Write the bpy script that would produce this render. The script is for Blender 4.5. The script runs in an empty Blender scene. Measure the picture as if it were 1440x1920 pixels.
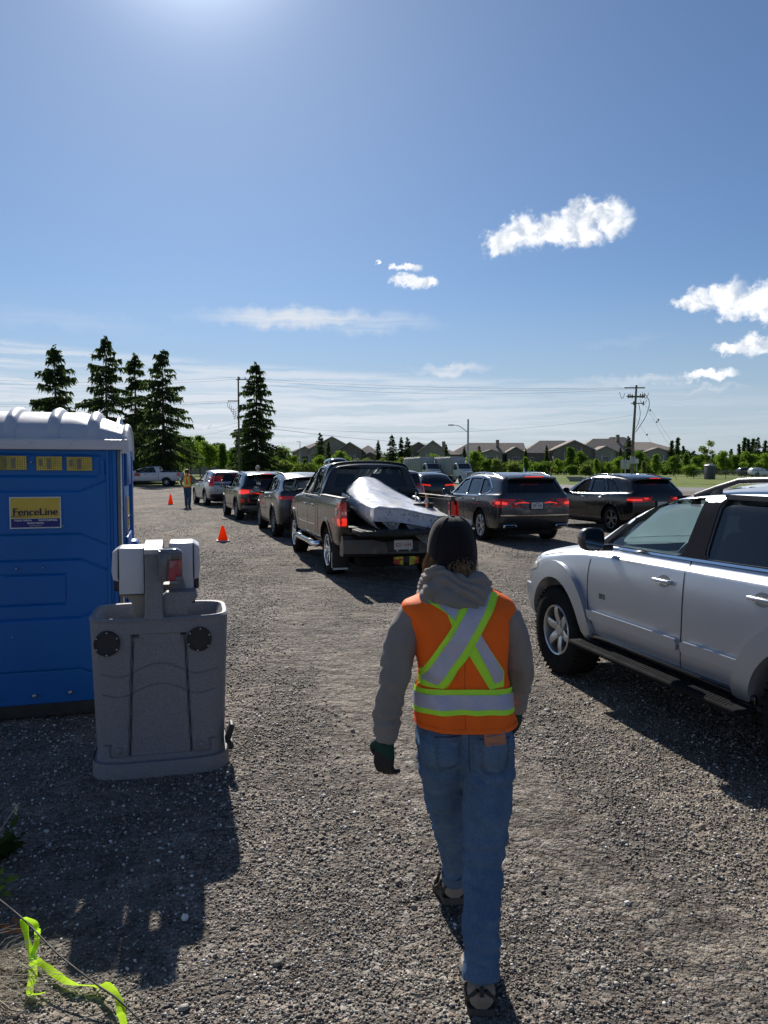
import bpy, bmesh, math, random
import numpy as np
from math import sin, cos, pi, radians, tan, atan2, sqrt
from mathutils import Vector, Matrix, noise
from mathutils.bvhtree import BVHTree
from mathutils.geometry import delaunay_2d_cdt

random.seed(11)
SC = bpy.context.scene
COL = SC.collection

# ------------------------------------------------------------------ camera
CAMZ = 1.8
PITCH = radians(3.33)
cam_d = bpy.data.cameras.new("camera")
cam = bpy.data.objects.new("camera", cam_d)
COL.objects.link(cam)
cam.location = (0, 0, CAMZ)
cam.rotation_euler = (radians(90) - PITCH, 0, 0)
cam_d.sensor_fit = 'VERTICAL'
cam_d.sensor_height = 24.0
cam_d.lens = 24.0 * 1443 / 1920
cam_d.clip_start = 0.05
cam_d.clip_end = 6000
SC.camera = cam

SC.view_settings.view_transform = 'Standard'
SC.view_settings.look = 'None'
SC.view_settings.gamma = 1.0
SC.view_settings.exposure = 0.52
SC.cycles.use_denoising = True
SC.cycles.max_bounces = 7
SC.cycles.diffuse_bounces = 3
SC.cycles.glossy_bounces = 4
SC.cycles.transmission_bounces = 6
SC.cycles.transparent_max_bounces = 8
SC.cycles.caustics_reflective = False
SC.cycles.caustics_refractive = False
SC.cycles.sample_clamp_indirect = 6

# ------------------------------------------------------------------ sun and sky
SUN_AZ = radians(-13.6)     # from +Y towards +X
SUN_EL = radians(35.6)
sd = bpy.data.lights.new("sun", 'SUN')
sd.energy = 4.6
sd.angle = radians(0.53)
sd.color = (1.0, 0.945, 0.86)
sun = bpy.data.objects.new("sun", sd)
COL.objects.link(sun)
tosun = Vector((sin(SUN_AZ) * cos(SUN_EL), cos(SUN_AZ) * cos(SUN_EL), sin(SUN_EL)))
sun.rotation_euler = tosun.to_track_quat('Z', 'Y').to_euler()
sun.location = tosun * 60

world = bpy.data.worlds.new("World")
SC.world = world
world.use_nodes = True


class NT:
	"""tiny node-tree writer"""
	def __init__(self, tree):
		self.t = tree
		self.n = tree.nodes
		self.l = tree.links

	def new(self, typ, **kw):
		n = self.n.new(typ)
		for k, v in kw.items():
			setattr(n, k, v)
		return n

	def link(self, a, b):
		self.l.new(a, b)

	def put(self, sock, v):
		if hasattr(v, 'is_output') or isinstance(v, bpy.types.NodeSocket):
			self.l.new(v, sock)
		else:
			sock.default_value = v

	def math(self, op, a, b=None, c=None, clamp=False):
		n = self.n.new('ShaderNodeMath')
		n.operation = op
		n.use_clamp = clamp
		self.put(n.inputs[0], a)
		if b is not None:
			self.put(n.inputs[1], b)
		if c is not None:
			self.put(n.inputs[2], c)
		return n.outputs[0]

	def vmath(self, op, a, b=None):
		n = self.n.new('ShaderNodeVectorMath')
		n.operation = op
		self.put(n.inputs[0], a)
		if b is not None:
			self.put(n.inputs[1], b)
		return n.outputs['Value'] if op in ('LENGTH', 'DOT_PRODUCT', 'DISTANCE') else n.outputs[0]

	def mix(self, f, a, b, blend='MIX'):
		n = self.n.new('ShaderNodeMix')
		n.data_type = 'RGBA'
		n.blend_type = blend
		self.put(n.inputs[0], f)
		self.put(n.inputs[6], a)
		self.put(n.inputs[7], b)
		return n.outputs[2]

	def noise(self, vec, scale, detail=4, rough=0.55, dist=0.0):
		n = self.n.new('ShaderNodeTexNoise')
		n.inputs['Scale'].default_value = scale
		n.inputs['Detail'].default_value = detail
		n.inputs['Roughness'].default_value = rough
		n.inputs['Distortion'].default_value = dist
		if vec is not None:
			self.l.new(vec, n.inputs['Vector'])
		return n.outputs['Fac']

	def maprange(self, v, a, b, c=0.0, d=1.0, smooth=True):
		n = self.n.new('ShaderNodeMapRange')
		if smooth:
			n.interpolation_type = 'SMOOTHSTEP'
		self.put(n.inputs[0], v)
		for i, q in enumerate((a, b, c, d)):
			n.inputs[i + 1].default_value = q
		return n.outputs[0]

	def mapping(self, vec, scale=(1, 1, 1), loc=(0, 0, 0), rot=(0, 0, 0)):
		n = self.n.new('ShaderNodeMapping')
		self.l.new(vec, n.inputs[0])
		n.inputs['Location'].default_value = loc
		n.inputs['Rotation'].default_value = rot
		n.inputs['Scale'].default_value = scale
		return n.outputs[0]


def build_world():
	w = NT(world.node_tree)
	w.n.clear()
	out = w.new('ShaderNodeOutputWorld')
	bg = w.new('ShaderNodeBackground')
	bg.inputs['Strength'].default_value = SKY_S
	w.link(bg.outputs[0], out.inputs[0])
	sky = w.new('ShaderNodeTexSky')
	sky.sky_type = 'NISHITA'
	sky.sun_disc = False
	sky.sun_elevation = SUN_EL
	sky.sun_rotation = SUN_AZ
	sky.altitude = 600
	sky.air_density = 1.0
	sky.dust_density = 0.35
	sky.ozone_density = 1.6
	tc = w.new('ShaderNodeTexCoord')
	d = w.vmath('NORMALIZE', tc.outputs['Generated'])
	sep = w.new('ShaderNodeSeparateXYZ')
	w.link(d, sep.inputs[0])
	az = w.math('MULTIPLY', w.math('ARCTAN2', sep.outputs[0], sep.outputs[1]), 57.29578)
	el = w.math('MULTIPLY', w.math('ARCSINE', sep.outputs[2]), 57.29578)
	cmb = w.new('ShaderNodeCombineXYZ')
	w.link(az, cmb.inputs[0])
	w.link(el, cmb.inputs[1])
	P = cmb.outputs[0]            # compass direction and height above the horizon, in degrees
	# domain warp
	nz = w.new('ShaderNodeTexNoise')
	nz.inputs['Scale'].default_value = 0.55
	nz.inputs['Detail'].default_value = 7
	nz.inputs['Roughness'].default_value = 0.62
	w.link(P, nz.inputs['Vector'])
	wv = w.vmath('SUBTRACT', nz.outputs['Color'], (0.5, 0.5, 0.5))
	wn = w.new('ShaderNodeVectorMath', operation='SCALE')
	w.link(wv, wn.inputs[0])
	wn.inputs['Scale'].default_value = 2.3
	PW = w.vmath('ADD', P, wn.outputs[0])
	fld = None
	for (a, e, ra, re) in CUMULUS:
		q = w.vmath('SUBTRACT', PW, (a, e, 0))
		q = w.vmath('MULTIPLY', q, (1 / ra, 1 / re, 0))
		m = w.math('SUBTRACT', 1.0, w.vmath('LENGTH', q))
		fld = m if fld is None else w.math('SMOOTH_MAX', fld, m, 0.12)
	fine = w.noise(P, 2.2, 7, 0.57)
	fld = w.math('ADD', fld, w.math('MULTIPLY', w.math('SUBTRACT', fine, 0.5), 0.85))
	dens = w.maprange(fld, -0.06, 0.58)
	tex = w.noise(PW, 0.9, 8, 0.6)
	n2 = w.noise(w.vmath('ADD', PW, (0.1, -0.7, 0)), 0.75, 3, 0.5)
	lum = w.math('MULTIPLY_ADD', tex, 0.5, w.math('MULTIPLY', n2, 0.75))
	lumr = w.maprange(lum, 0.44, 0.72)
	ccol = w.mix(lumr, (4.6, 5.2, 6.1, 1), (9.0, 9.1, 9.3, 1))
	# thin high streaks (cirrus)
	Ps = w.mapping(w.vmath('ADD', P, w.vmath('MULTIPLY', wv, (2.0, 0.5, 0))), scale=(0.045, 1.05, 1), rot=(0, 0, radians(2.2)))
	st = w.noise(Ps, 1.9, 7, 0.62, 0.3)
	band = w.math('MULTIPLY', w.maprange(w.math('ADD', el, w.math('MULTIPLY', w.math('ADD', az, 26.5), 0.055)), 8.6, 7.9, 0, 1), w.maprange(el, 0.0, 3.0, .5, 1))
	left = w.maprange(az, 30, -10, 0.22, 1)
	base = w.maprange(st, 0.38, 0.60)
	strat = w.math('MULTIPLY', w.math('MULTIPLY', w.math('MULTIPLY_ADD', base, 0.72, w.maprange(el, 7.5, 3.0, 0.12, 0.45)), band), left)
	# two separate feather clouds and a low bank
	ex = None
	for (a, e, ra, re, k) in WISPS:
		q = w.vmath('SUBTRACT', PW, (a, e, 0))
		q = w.vmath('MULTIPLY', q, (1 / ra, 1 / re, 0))
		m = w.math('MULTIPLY', w.maprange(w.math('SUBTRACT', 1.0, w.vmath('LENGTH', q)), 0, 0.9), k)
		ex = m if ex is None else w.math('MAXIMUM', ex, m)
	ex = w.math('MULTIPLY', ex, w.maprange(w.noise(Ps, 3.2, 6, 0.6, 0.4), 0.25, 0.62, .35, 1))
	thin = w.math('MAXIMUM', w.math('MULTIPLY', strat, 0.85), ex, clamp=True)
	hz = w.maprange(el, 14.0, -1.0, 0, 0.80)
	c0 = w.mix(1.0, sky.outputs[0], (0.435, 0.53, 0.64, 1), 'MULTIPLY')
	# bright aureole of the air around the sun
	cs = w.math('MAXIMUM', w.vmath('DOT_PRODUCT', d, tuple(tosun)), 0.0)
	glow = w.math('ADD', w.math('MULTIPLY', w.math('POWER', cs, 260), 9.0), w.math('MULTIPLY', w.math('POWER', cs, 8), 0.55))
	gc = w.new('ShaderNodeVectorMath', operation='SCALE')
	gc.inputs[0].default_value = (0.86, 0.93, 1.0)
	w.link(glow, gc.inputs['Scale'])
	c0 = w.mix(1.0, c0, gc.outputs[0], 'ADD')
	c0 = w.mix(hz, c0, (3.5, 4.05, 4.7, 1))
	c1 = w.mix(thin, c0, (5.9, 6.3, 6.9, 1))
	c2 = w.mix(dens, c1, ccol)
	w.link(c2, bg.inputs[0])


def pix(px, py):
	"""direction of a photograph pixel as (azimuth, elevation) in degrees"""
	a = (px - 720) / 1443
	b = (960 - py) / 1443
	dx, dy, dz = a, cos(PITCH) + b * sin(PITCH), -sin(PITCH) + b * cos(PITCH)
	return math.degrees(atan2(dx, dy)), math.degrees(math.atan2(dz, math.hypot(dx, dy)))


SKY_S = 0.088
CUMULUS = []
for (px, py, rx, ry) in [(945, 455, 46, 26), (985, 438, 50, 34), (1030, 430, 46, 28), (1075, 432, 50, 30), (1095, 402, 44, 26),
						 (1140, 398, 44, 30), (1150, 420, 38, 24), (1100, 445, 36, 16), (770, 528, 46, 15), (800, 530, 26, 10), (765, 500, 22, 8),
						 (743, 496, 9, 8), (708, 494, 7, 5), (1300, 570, 38, 16), (1345, 558, 50, 28), (1390, 575, 60, 26), (1430, 570, 50, 34),
						 (1470, 560, 60, 40), (1375, 648, 40, 14), (1420, 645, 50, 20), (1320, 703, 32, 11), (1350, 702, 30, 11), (396, 806, 12, 4)]:
	a, e = pix(px, py)
	CUMULUS.append((a, e, rx * 0.0397, ry * 0.0397))
WISPS = []
for (px, py, rx, ry, k) in [(560, 598, 250, 24, .95), (690, 606, 170, 26, .5), (845, 692, 90, 15, .95), (100, 600, 230, 22, .16),
							(1180, 715, 150, 12, .6), (1330, 730, 90, 8, .5), (1160, 640, 110, 12, .10)]:
	a, e = pix(px, py)
	WISPS.append((a, e, rx * 0.0397, ry * 0.0397, k))
build_world()

# ------------------------------------------------------------------ materials
_M = {}


def lin(c):
	if isinstance(c, str):
		c = c.lstrip('#')
		c = [int(c[i:i + 2], 16) / 255 for i in (0, 2, 4)]
		return tuple((x / 12.92 if x < 0.04045 else ((x + 0.055) / 1.055) ** 2.4) for x in c)
	return tuple(c)


def mat(name, col, rough=0.5, metal=0.0, spec=0.5, coat=0.0, var=0.12, vs=6.0, bump=0.0, bs=40.0, rv=0.08,
		trans=0.0, ior=1.45, emit=None, es=0.0, alpha=1.0, col2=None, c2s=3.0, c2lo=.45, c2hi=.6, flake=0.0, sheen=0.0, sub=0.0, coords='Object', crough=0.04):
	if name in _M:
		return _M[name]
	m = bpy.data.materials.new(name)
	m.use_nodes = True
	w = NT(m.node_tree)
	b = w.n['Principled BSDF']
	c = lin(col)
	tc = w.new('ShaderNodeTexCoord').outputs[coords]
	base = (c[0], c[1], c[2], 1)
	if col2 is not None:
		c2 = lin(col2)
		f2 = w.maprange(w.noise(tc, c2s, 5, .6, .4), c2lo, c2hi)
		base = w.mix(f2, base, (c2[0], c2[1], c2[2], 1))
	if var > 0:
		f = w.noise(tc, vs, 5, 0.6)
		k = w.maprange(f, 0.25, 0.75, 1 - var, 1 + var, smooth=False)
		cc = w.new('ShaderNodeCombineXYZ')
		for i in range(3):
			w.link(k, cc.inputs[i])
		base = w.mix(1.0, base, cc.outputs[0], 'MULTIPLY')
	w.put(b.inputs['Base Color'], base)
	if rv > 0:
		w.put(b.inputs['Roughness'], w.maprange(w.noise(tc, vs * 1.7, 4, .6), .3, .7, max(0.01, rough - rv), min(1, rough + rv), smooth=False))
	else:
		b.inputs['Roughness'].default_value = rough
	b.inputs['Metallic'].default_value = metal
	b.inputs['Specular IOR Level'].default_value = spec
	b.inputs['Coat Weight'].default_value = coat
	b.inputs['Coat Roughness'].default_value = crough
	b.inputs['Transmission Weight'].default_value = trans
	b.inputs['IOR'].default_value = ior
	b.inputs['Alpha'].default_value = alpha
	b.inputs['Sheen Weight'].default_value = sheen
	if sub:
		b.inputs['Subsurface Weight'].default_value = sub
		b.inputs['Subsurface Scale'].default_value = 0.02
	if emit is not None:
		e = lin(emit)
		b.inputs['Emission Color'].default_value = (e[0], e[1], e[2], 1)
		b.inputs['Emission Strength'].default_value = es
	if bump > 0:
		bn = w.new('ShaderNodeBump')
		bn.inputs['Strength'].default_value = bump
		bn.inputs['Distance'].default_value = 0.01
		w.link(w.noise(tc, bs, 5, .6), bn.inputs['Height'])
		w.link(bn.outputs[0], b.inputs['Normal'])
	_M[name] = m
	return m


def glassmat(name, tint, opac=0.5, rough=0.02):
	"""window glass: part mirror, part tinted see-through"""
	if name in _M:
		return _M[name]
	m = bpy.data.materials.new(name)
	m.use_nodes = True
	w = NT(m.node_tree)
	w.n.clear()
	out = w.new('ShaderNodeOutputMaterial')
	t = lin(tint)
	tr = w.new('ShaderNodeBsdfTransparent')
	tr.inputs[0].default_value = (t[0], t[1], t[2], 1)
	gl = w.new('ShaderNodeBsdfGlossy')
	gl.inputs['Roughness'].default_value = rough
	gl.inputs[0].default_value = (1, 1, 1, 1)
	di = w.new('ShaderNodeBsdfDiffuse')
	di.inputs[0].default_value = (0.012, 0.014, 0.016, 1)
	mx0 = w.new('ShaderNodeMixShader')
	mx0.inputs[0].default_value = opac
	w.link(tr.outputs[0], mx0.inputs[1])
	w.link(di.outputs[0], mx0.inputs[2])
	fr = w.new('ShaderNodeFresnel')
	fr.inputs[0].default_value = 1.5
	mx = w.new('ShaderNodeMixShader')
	w.link(fr.outputs[0], mx.inputs[0])
	w.link(mx0.outputs[0], mx.inputs[1])
	w.link(gl.outputs[0], mx.inputs[2])
	w.link(mx.outputs[0], out.inputs[0])
	_M[name] = m
	return m


# ------------------------------------------------------------------ object helpers
def tag(o, label=None, cat=None, group=None, kind=None):
	if label:
		o['label'] = label
	if cat:
		o['category'] = cat
	if group:
		o['group'] = group
	if kind:
		o['kind'] = kind
	return o


def empty(name, loc=(0, 0, 0), rz=0.0, label=None, cat=None, group=None):
	o = bpy.data.objects.new(name, None)
	o.empty_display_size = 0.2
	COL.objects.link(o)
	o.location = loc
	o.rotation_euler = (0, 0, rz)
	tag(o, label, cat, group)
	return o


def smooth_by_angle(me, ang=35):
	me.polygons.foreach_set('use_smooth', [True] * len(me.polygons))
	if ang < 180:
		try:
			me.set_sharp_from_angle(angle=radians(ang))
		except Exception:
			pass


def obj(name, me, mats, parent=None, smooth=35, loc=None, rot=None):
	if isinstance(me, bmesh.types.BMesh):
		m2 = bpy.data.meshes.new(name)
		me.to_mesh(m2)
		me.free()
		me = m2
	me.name = name
	if not isinstance(mats, (list, tuple)):
		mats = [mats]
	me.materials.clear()
	for m in mats:
		me.materials.append(m)
	if smooth:
		smooth_by_angle(me, smooth)
	o = bpy.data.objects.new(name, me)
	COL.objects.link(o)
	if parent is not None:
		o.parent = parent
	if loc is not None:
		o.location = loc
	if rot is not None:
		o.rotation_euler = rot
	return o


def copy_tree(o, parent=None):
	c = o.copy()
	COL.objects.link(c)
	c.parent = parent
	for ch in [x for x in ALLCH(o)]:
		copy_tree(ch, c)
	return c


def ALLCH(o):
	return list(o.children)


def pydata(name, v, f):
	me = bpy.data.meshes.new(name)
	me.from_pydata([tuple(p) for p in v], [], [tuple(q) for q in f])
	me.update()
	return me


def npmesh(name, V, F):
	"""mesh from numpy arrays, all faces with the same number of corners"""
	V = np.asarray(V, dtype=np.float32)
	F = np.asarray(F, dtype=np.int32)
	k = F.shape[1]
	me = bpy.data.meshes.new(name)
	me.vertices.add(len(V))
	me.vertices.foreach_set('co', V.ravel())
	me.loops.add(F.size)
	me.loops.foreach_set('vertex_index', F.ravel())
	me.polygons.add(len(F))
	me.polygons.foreach_set('loop_start', np.arange(0, F.size, k, dtype=np.int32))
	me.polygons.foreach_set('loop_total', np.full(len(F), k, dtype=np.int32))
	me.update(calc_edges=True)
	return me


def b_box(bm, c, s, rot=None, bev=0.0, seg=2, taper=None, mi=0):
	"""box of size s centred on c (rot = Euler xyz or Matrix)"""
	hx, hy, hz = s[0] / 2, s[1] / 2, s[2] / 2
	tx, ty = taper if taper else (1, 1)
	pts = []
	for z, kx, ky in ((-hz, 1, 1), (hz, tx, ty)):
		for x, y in ((-hx, -hy), (hx, -hy), (hx, hy), (-hx, hy)):
			pts.append(Vector((x * kx, y * ky, z)))
	M = Matrix.Identity(3)
	if rot is not None:
		M = rot if isinstance(rot, Matrix) else Matrix.Rotation(rot[2], 3, 'Z') @ Matrix.Rotation(rot[1], 3, 'Y') @ Matrix.Rotation(rot[0], 3, 'X')
	vs = [bm.verts.new(M @ p + Vector(c)) for p in pts]
	fs = []
	for q in ((3, 2, 1, 0), (4, 5, 6, 7), (0, 1, 5, 4), (1, 2, 6, 5), (2, 3, 7, 6), (3, 0, 4, 7)):
		f = bm.faces.new([vs[i] for i in q])
		f.material_index = mi
		fs.append(f)
	if bev > 0:
		es = list({e for f in fs for e in f.edges})
		bmesh.ops.bevel(bm, geom=es, offset=bev, segments=seg, profile=0.5, affect='EDGES', clamp_overlap=True, material=mi)
	return vs


def b_prism(bm, poly, a0, a1, axis='y', bev=0.0, seg=2, mi=0, scale1=1.0):
	"""extrude a 2D outline: axis 'y' -> poly is (x,z); 'x' -> (y,z); 'z' -> (x,y)"""
	def P(p, a):
		if axis == 'y':
			return (p[0], a, p[1])
		if axis == 'x':
			return (a, p[0], p[1])
		return (p[0], p[1], a)
	v0 = [bm.verts.new(P(p, a0)) for p in poly]
	v1 = [bm.verts.new(P(p, a1)) for p in poly]
	fs = [bm.faces.new(v0), bm.faces.new(v1[::-1])]
	n = len(poly)
	for i in range(n):
		fs.append(bm.faces.new((v0[i], v1[i], v1[(i + 1) % n], v0[(i + 1) % n])))
	for f in fs:
		f.material_index = mi
	bmesh.ops.recalc_face_normals(bm, faces=fs)
	if bev > 0:
		es = list({e for f in fs[:2] for e in f.edges})
		bmesh.ops.bevel(bm, geom=es, offset=bev, segments=seg, profile=0.5, affect='EDGES', clamp_overlap=True, material=mi)


def b_loft(bm, rings, cap=True, closed=True, mi=0):
	"""rings: list of lists of points"""
	R = [[bm.verts.new(p) for p in r] for r in rings]
	n = len(R[0])
	fs = []
	for i in range(len(R) - 1):
		for j in range(n if closed else n - 1):
			a, b = R[i][j], R[i][(j + 1) % n]
			c, d = R[i + 1][(j + 1) % n], R[i + 1][j]
			try:
				fs.append(bm.faces.new((a, b, c, d)))
			except Exception:
				pass
	if cap and closed:
		fs.append(bm.faces.new(R[0][::-1]))
		fs.append(bm.faces.new(R[-1]))
	for f in fs:
		f.material_index = mi
	bmesh.ops.recalc_face_normals(bm, faces=fs)
	return R


def frame_of(t, up=Vector((0, 0, 1))):
	t = t.normalized()
	if abs(t.dot(up)) > 0.95:
		up = Vector((0, 1, 0)) if abs(t.y) < .9 else Vector((1, 0, 0))
	a = t.cross(up).normalized()
	b = a.cross(t).normalized()
	return a, b


def b_tube(bm, pts, r, n=8, cap=True, mi=0):
	"""round tube through pts; r a number or a list"""
	pts = [Vector(p) for p in pts]
	rings = []
	pa = None
	for i, p in enumerate(pts):
		t = (pts[min(i + 1, len(pts) - 1)] - pts[max(i - 1, 0)])
		a, b = frame_of(t)
		if pa is not None:
			a = (pa - t.normalized() * pa.dot(t.normalized()))
			a.normalize()
			b = a.cross(t.normalized()).normalized()
		pa = a
		rr = r[i] if isinstance(r, (list, tuple)) else r
		rings.append([p + a * (rr * cos(2 * pi * k / n)) + b * (rr * sin(2 * pi * k / n)) for k in range(n)])
	return b_loft(bm, rings, cap, True, mi)


def b_lathe(bm, prof, n=32, c=(0, 0, 0), axis='z', mi=0, cap=False):
	"""prof: list of (radius, height)"""
	c = Vector(c)
	rings = []
	for r, h in prof:
		ring = []
		for k in range(n):
			a = 2 * pi * k / n
			u, v = r * cos(a), r * sin(a)
			p = {'z': (u, v, h), 'y': (u, h, v), 'x': (h, u, v)}[axis]
			ring.append(c + Vector(p))
		rings.append(ring)
	return b_loft(bm, rings, cap, True, mi)


def b_ell(bm, c, r, n=12, m=8, mi=0, rot=None):
	c = Vector(c)
	rings = []
	for i in range(m + 1):
		t = pi * i / m
		t = min(max(t, 0.02), pi - 0.02)
		ring = []
		for k in range(n):
			a = 2 * pi * k / n
			p = Vector((r[0] * sin(t) * cos(a), r[1] * sin(t) * sin(a), r[2] * cos(t)))
			if rot is not None:
				p = rot @ p
			ring.append(c + p)
		rings.append(ring)
	b_loft(bm, rings, True, True, mi)


def arc(c, r, a0, a1, n):
	return [(c[0] + r * cos(radians(a0 + (a1 - a0) * i / n)), c[1] + r * sin(radians(a0 + (a1 - a0) * i / n))) for i in range(n + 1)]


def rpoly(pts, r=0.02, n=3):
	"""outline with rounded corners (r a number or per-corner list)"""
	out = []
	N = len(pts)
	for i in range(N):
		p = Vector(pts[i])
		a = Vector(pts[i - 1])
		b = Vector(pts[(i + 1) % N])
		rr = r[i] if isinstance(r, (list, tuple)) else r
		da, db = (a - p), (b - p)
		k = min(rr, da.length * .45, db.length * .45)
		if k < 1e-4:
			out.append(tuple(p))
			continue
		p0 = p + da.normalized() * k
		p1 = p + db.normalized() * k
		for t in range(n + 1):
			s = t / n
			q = p0 * (1 - s) ** 2 + p * 2 * s * (1 - s) + p1 * s * s
			out.append(tuple(q))
	return out


def evaluated(o):
	dg = bpy.context.evaluated_depsgraph_get()
	dg.update()
	me = bpy.data.meshes.new_from_object(o.evaluated_get(dg))
	return me


def kill(o):
	me = o.data
	bpy.data.objects.remove(o)
	if me is not None and me.users == 0:
		bpy.data.meshes.remove(me)


def subdivided(bm, lv=2, crease=True):
	me = bpy.data.meshes.new('tmp')
	bm.to_mesh(me)
	bm.free()
	o = bpy.data.objects.new('tmp', me)
	COL.objects.link(o)
	s = o.modifiers.new('s', 'SUBSURF')
	s.levels = lv
	s.render_levels = lv
	s.use_limit_surface = False
	r = evaluated(o)
	kill(o)
	return r


def remeshed(bm, vox=0.01, smooth_it=6, fac=0.5):
	me = bpy.data.meshes.new('tmp')
	bm.to_mesh(me)
	bm.free()
	o = bpy.data.objects.new('tmp', me)
	COL.objects.link(o)
	r = o.modifiers.new('r', 'REMESH')
	r.mode = 'VOXEL'
	r.voxel_size = vox
	if smooth_it:
		s = o.modifiers.new('s', 'SMOOTH')
		s.iterations = smooth_it
		s.factor = fac
	res = evaluated(o)
	kill(o)
	return res


def boolean_diff(me, cutters, mats_n=2):
	"""me minus each cutter mesh (bmesh); faces of the cut take material slot 1"""
	o = bpy.data.objects.new('tmpb', me)
	COL.objects.link(o)
	d1, d2 = mat('tmp_a', '#808080'), mat('tmp_b', '#404040')
	me.materials.clear()
	me.materials.append(d1)
	me.materials.append(d2)
	cs = []
	for bmc in cutters:
		mc = bpy.data.meshes.new('tmpc')
		bmesh.ops.recalc_face_normals(bmc, faces=bmc.faces[:])
		for f in bmc.faces:
			f.material_index = 1
		bmc.to_mesh(mc)
		bmc.free()
		mc.materials.append(d1)
		mc.materials.append(d2)
		c = bpy.data.objects.new('tmpc', mc)
		COL.objects.link(c)
		cs.append(c)
		md = o.modifiers.new('b', 'BOOLEAN')
		md.operation = 'DIFFERENCE'
		md.solver = 'EXACT'
		md.object = c
	r = evaluated(o)
	bpy.data.objects.remove(o)
	for c in cs:
		kill(c)
	return r


def bvh_of(me):
	vs = [v.co.copy() for v in me.vertices]
	return BVHTree.FromPolygons(vs, [tuple(p.vertices) for p in me.polygons])


AX = {'y+': (Vector((0, 1, 0)), lambda u, v: Vector((u, 0, v))), 'y-': (Vector((0, -1, 0)), lambda u, v: Vector((u, 0, v))),
	  'x+': (Vector((1, 0, 0)), lambda u, v: Vector((0, u, v))), 'x-': (Vector((-1, 0, 0)), lambda u, v: Vector((0, u, v))),
	  'z+': (Vector((0, 0, 1)), lambda u, v: Vector((u, v, 0)))}


def fill2d(loops, grid):
	"""constrained triangulation of an outline (plus holes) with interior grid points"""
	vs, es = [], []
	for lp in loops:
		n0 = len(vs)
		dense = []
		for i in range(len(lp)):
			a, b = Vector(lp[i]), Vector(lp[(i + 1) % len(lp)])
			k = max(1, int((b - a).length / grid + .5))
			for t in range(k):
				dense.append(a + (b - a) * (t / k))
		vs += dense
		n = len(dense)
		es += [(n0 + i, n0 + (i + 1) % n) for i in range(n)]
	us = [v.x for v in vs]
	ws = [v.y for v in vs]
	nb = len(vs)
	u = min(us) + grid * .5
	bset = vs[:]
	while u < max(us):
		w_ = min(ws) + grid * .5
		while w_ < max(ws):
			vs.append(Vector((u, w_)))
			w_ += grid
		u += grid
	r = delaunay_2d_cdt([Vector((v[0], v[1])) for v in vs], es, [], 1, 1e-6)
	P, T = r[0], r[2]
	if len(loops) > 1:
		def inside(c, lp):
			k = False
			for i in range(len(lp)):
				a, b = lp[i - 1], lp[i]
				if (a[1] > c[1]) != (b[1] > c[1]) and c[0] < (b[0] - a[0]) * (c[1] - a[1]) / (b[1] - a[1]) + a[0]:
					k = not k
			return k
		T = [t for t in T if not any(inside((P[t[0]] + P[t[1]] + P[t[2]]) / 3, lp) for lp in loops[1:])]
	return P, T


def patch(bvh, loops, axis='y+', off=0.004, thick=0.012, grid=0.06, far=6.0, base=None, bm=None, mi=0, flat=None, drop=False):
	"""lay an outline onto a surface, looking along the axis, as a thin shell that follows the surface"""
	if loops and not isinstance(loops[0][0], (tuple, list, Vector)):
		loops = [loops]
	own = bm is None
	if own:
		bm = bmesh.new()
	A, mp = AX[axis]
	pv, pf = fill2d(loops, grid)
	out = []
	miss = []
	used = set(i for f in pf for i in f)
	for i, p in enumerate(pv):
		q = mp(p[0], p[1])
		if flat is not None:
			out.append(q + A * flat)
			continue
		hit = bvh.ray_cast(q + A * far, -A)
		if hit[0] is None or (base is not None and hit[0].dot(A) < base):
			out.append(None)
			if i in used:
				miss.append(i)
		else:
			out.append(hit[0] + A * off)
	if miss and drop:
		ms = set(miss)
		pf = [f for f in pf if not any(i in ms for i in f)]
		used -= ms
	elif miss:
		ok = [i for i in used if out[i] is not None]
		for i in miss:
			if not ok:
				out[i] = mp(pv[i][0], pv[i][1])
				continue
			j = min(ok, key=lambda k: (pv[k] - pv[i]).length_squared)
			out[i] = mp(pv[i][0], pv[i][1]) + A * out[j].dot(A)
	bmv = {i: bm.verts.new(out[i]) for i in used}
	fs = []
	for f in pf:
		try:
			fc = bm.faces.new([bmv[i] for i in f])
		except Exception:
			continue
		fc.normal_update()
		if fc.normal.dot(A) < 0:
			fc.normal_flip()
		fc.material_index = mi
		fs.append(fc)
	if thick > 0:
		be = [e for e in {e for f in fs for e in f.edges} if len(e.link_faces) == 1]
		r = bmesh.ops.extrude_edge_only(bm, edges=be)
		nv = [g for g in r['geom'] if isinstance(g, bmesh.types.BMVert)]
		for v in nv:
			v.co -= A * thick
		for g in r['geom']:
			if isinstance(g, bmesh.types.BMFace):
				g.material_index = mi
				g.smooth = False
		bmesh.ops.recalc_face_normals(bm, faces=fs + [g for g in r['geom'] if isinstance(g, bmesh.types.BMFace)])
	return bm


def strip2d(pts, w):
	"""polyline -> thin outline"""
	pts = [Vector(p) for p in pts]
	L, R = [], []
	for i, p in enumerate(pts):
		t = pts[min(i + 1, len(pts) - 1)] - pts[max(i - 1, 0)]
		n = Vector((-t.y, t.x)).normalized() * (w / 2)
		L.append(tuple(p + n))
		R.append(tuple(p - n))
	return L + R[::-1]


def smoothline(pts, k=4):
	"""Catmull-Rom through 2D/3D points"""
	P = [Vector(p) for p in pts]
	out = []
	for i in range(len(P) - 1):
		p0, p1, p2, p3 = P[max(i - 1, 0)], P[i], P[i + 1], P[min(i + 2, len(P) - 1)]
		for t in range(k):
			s = t / k
			out.append(0.5 * ((2 * p1) + (p2 - p0) * s + (2 * p0 - 5 * p1 + 4 * p2 - p3) * s * s + (3 * p1 - p0 - 3 * p2 + p3) * s ** 3))
	out.append(P[-1])
	return out


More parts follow.
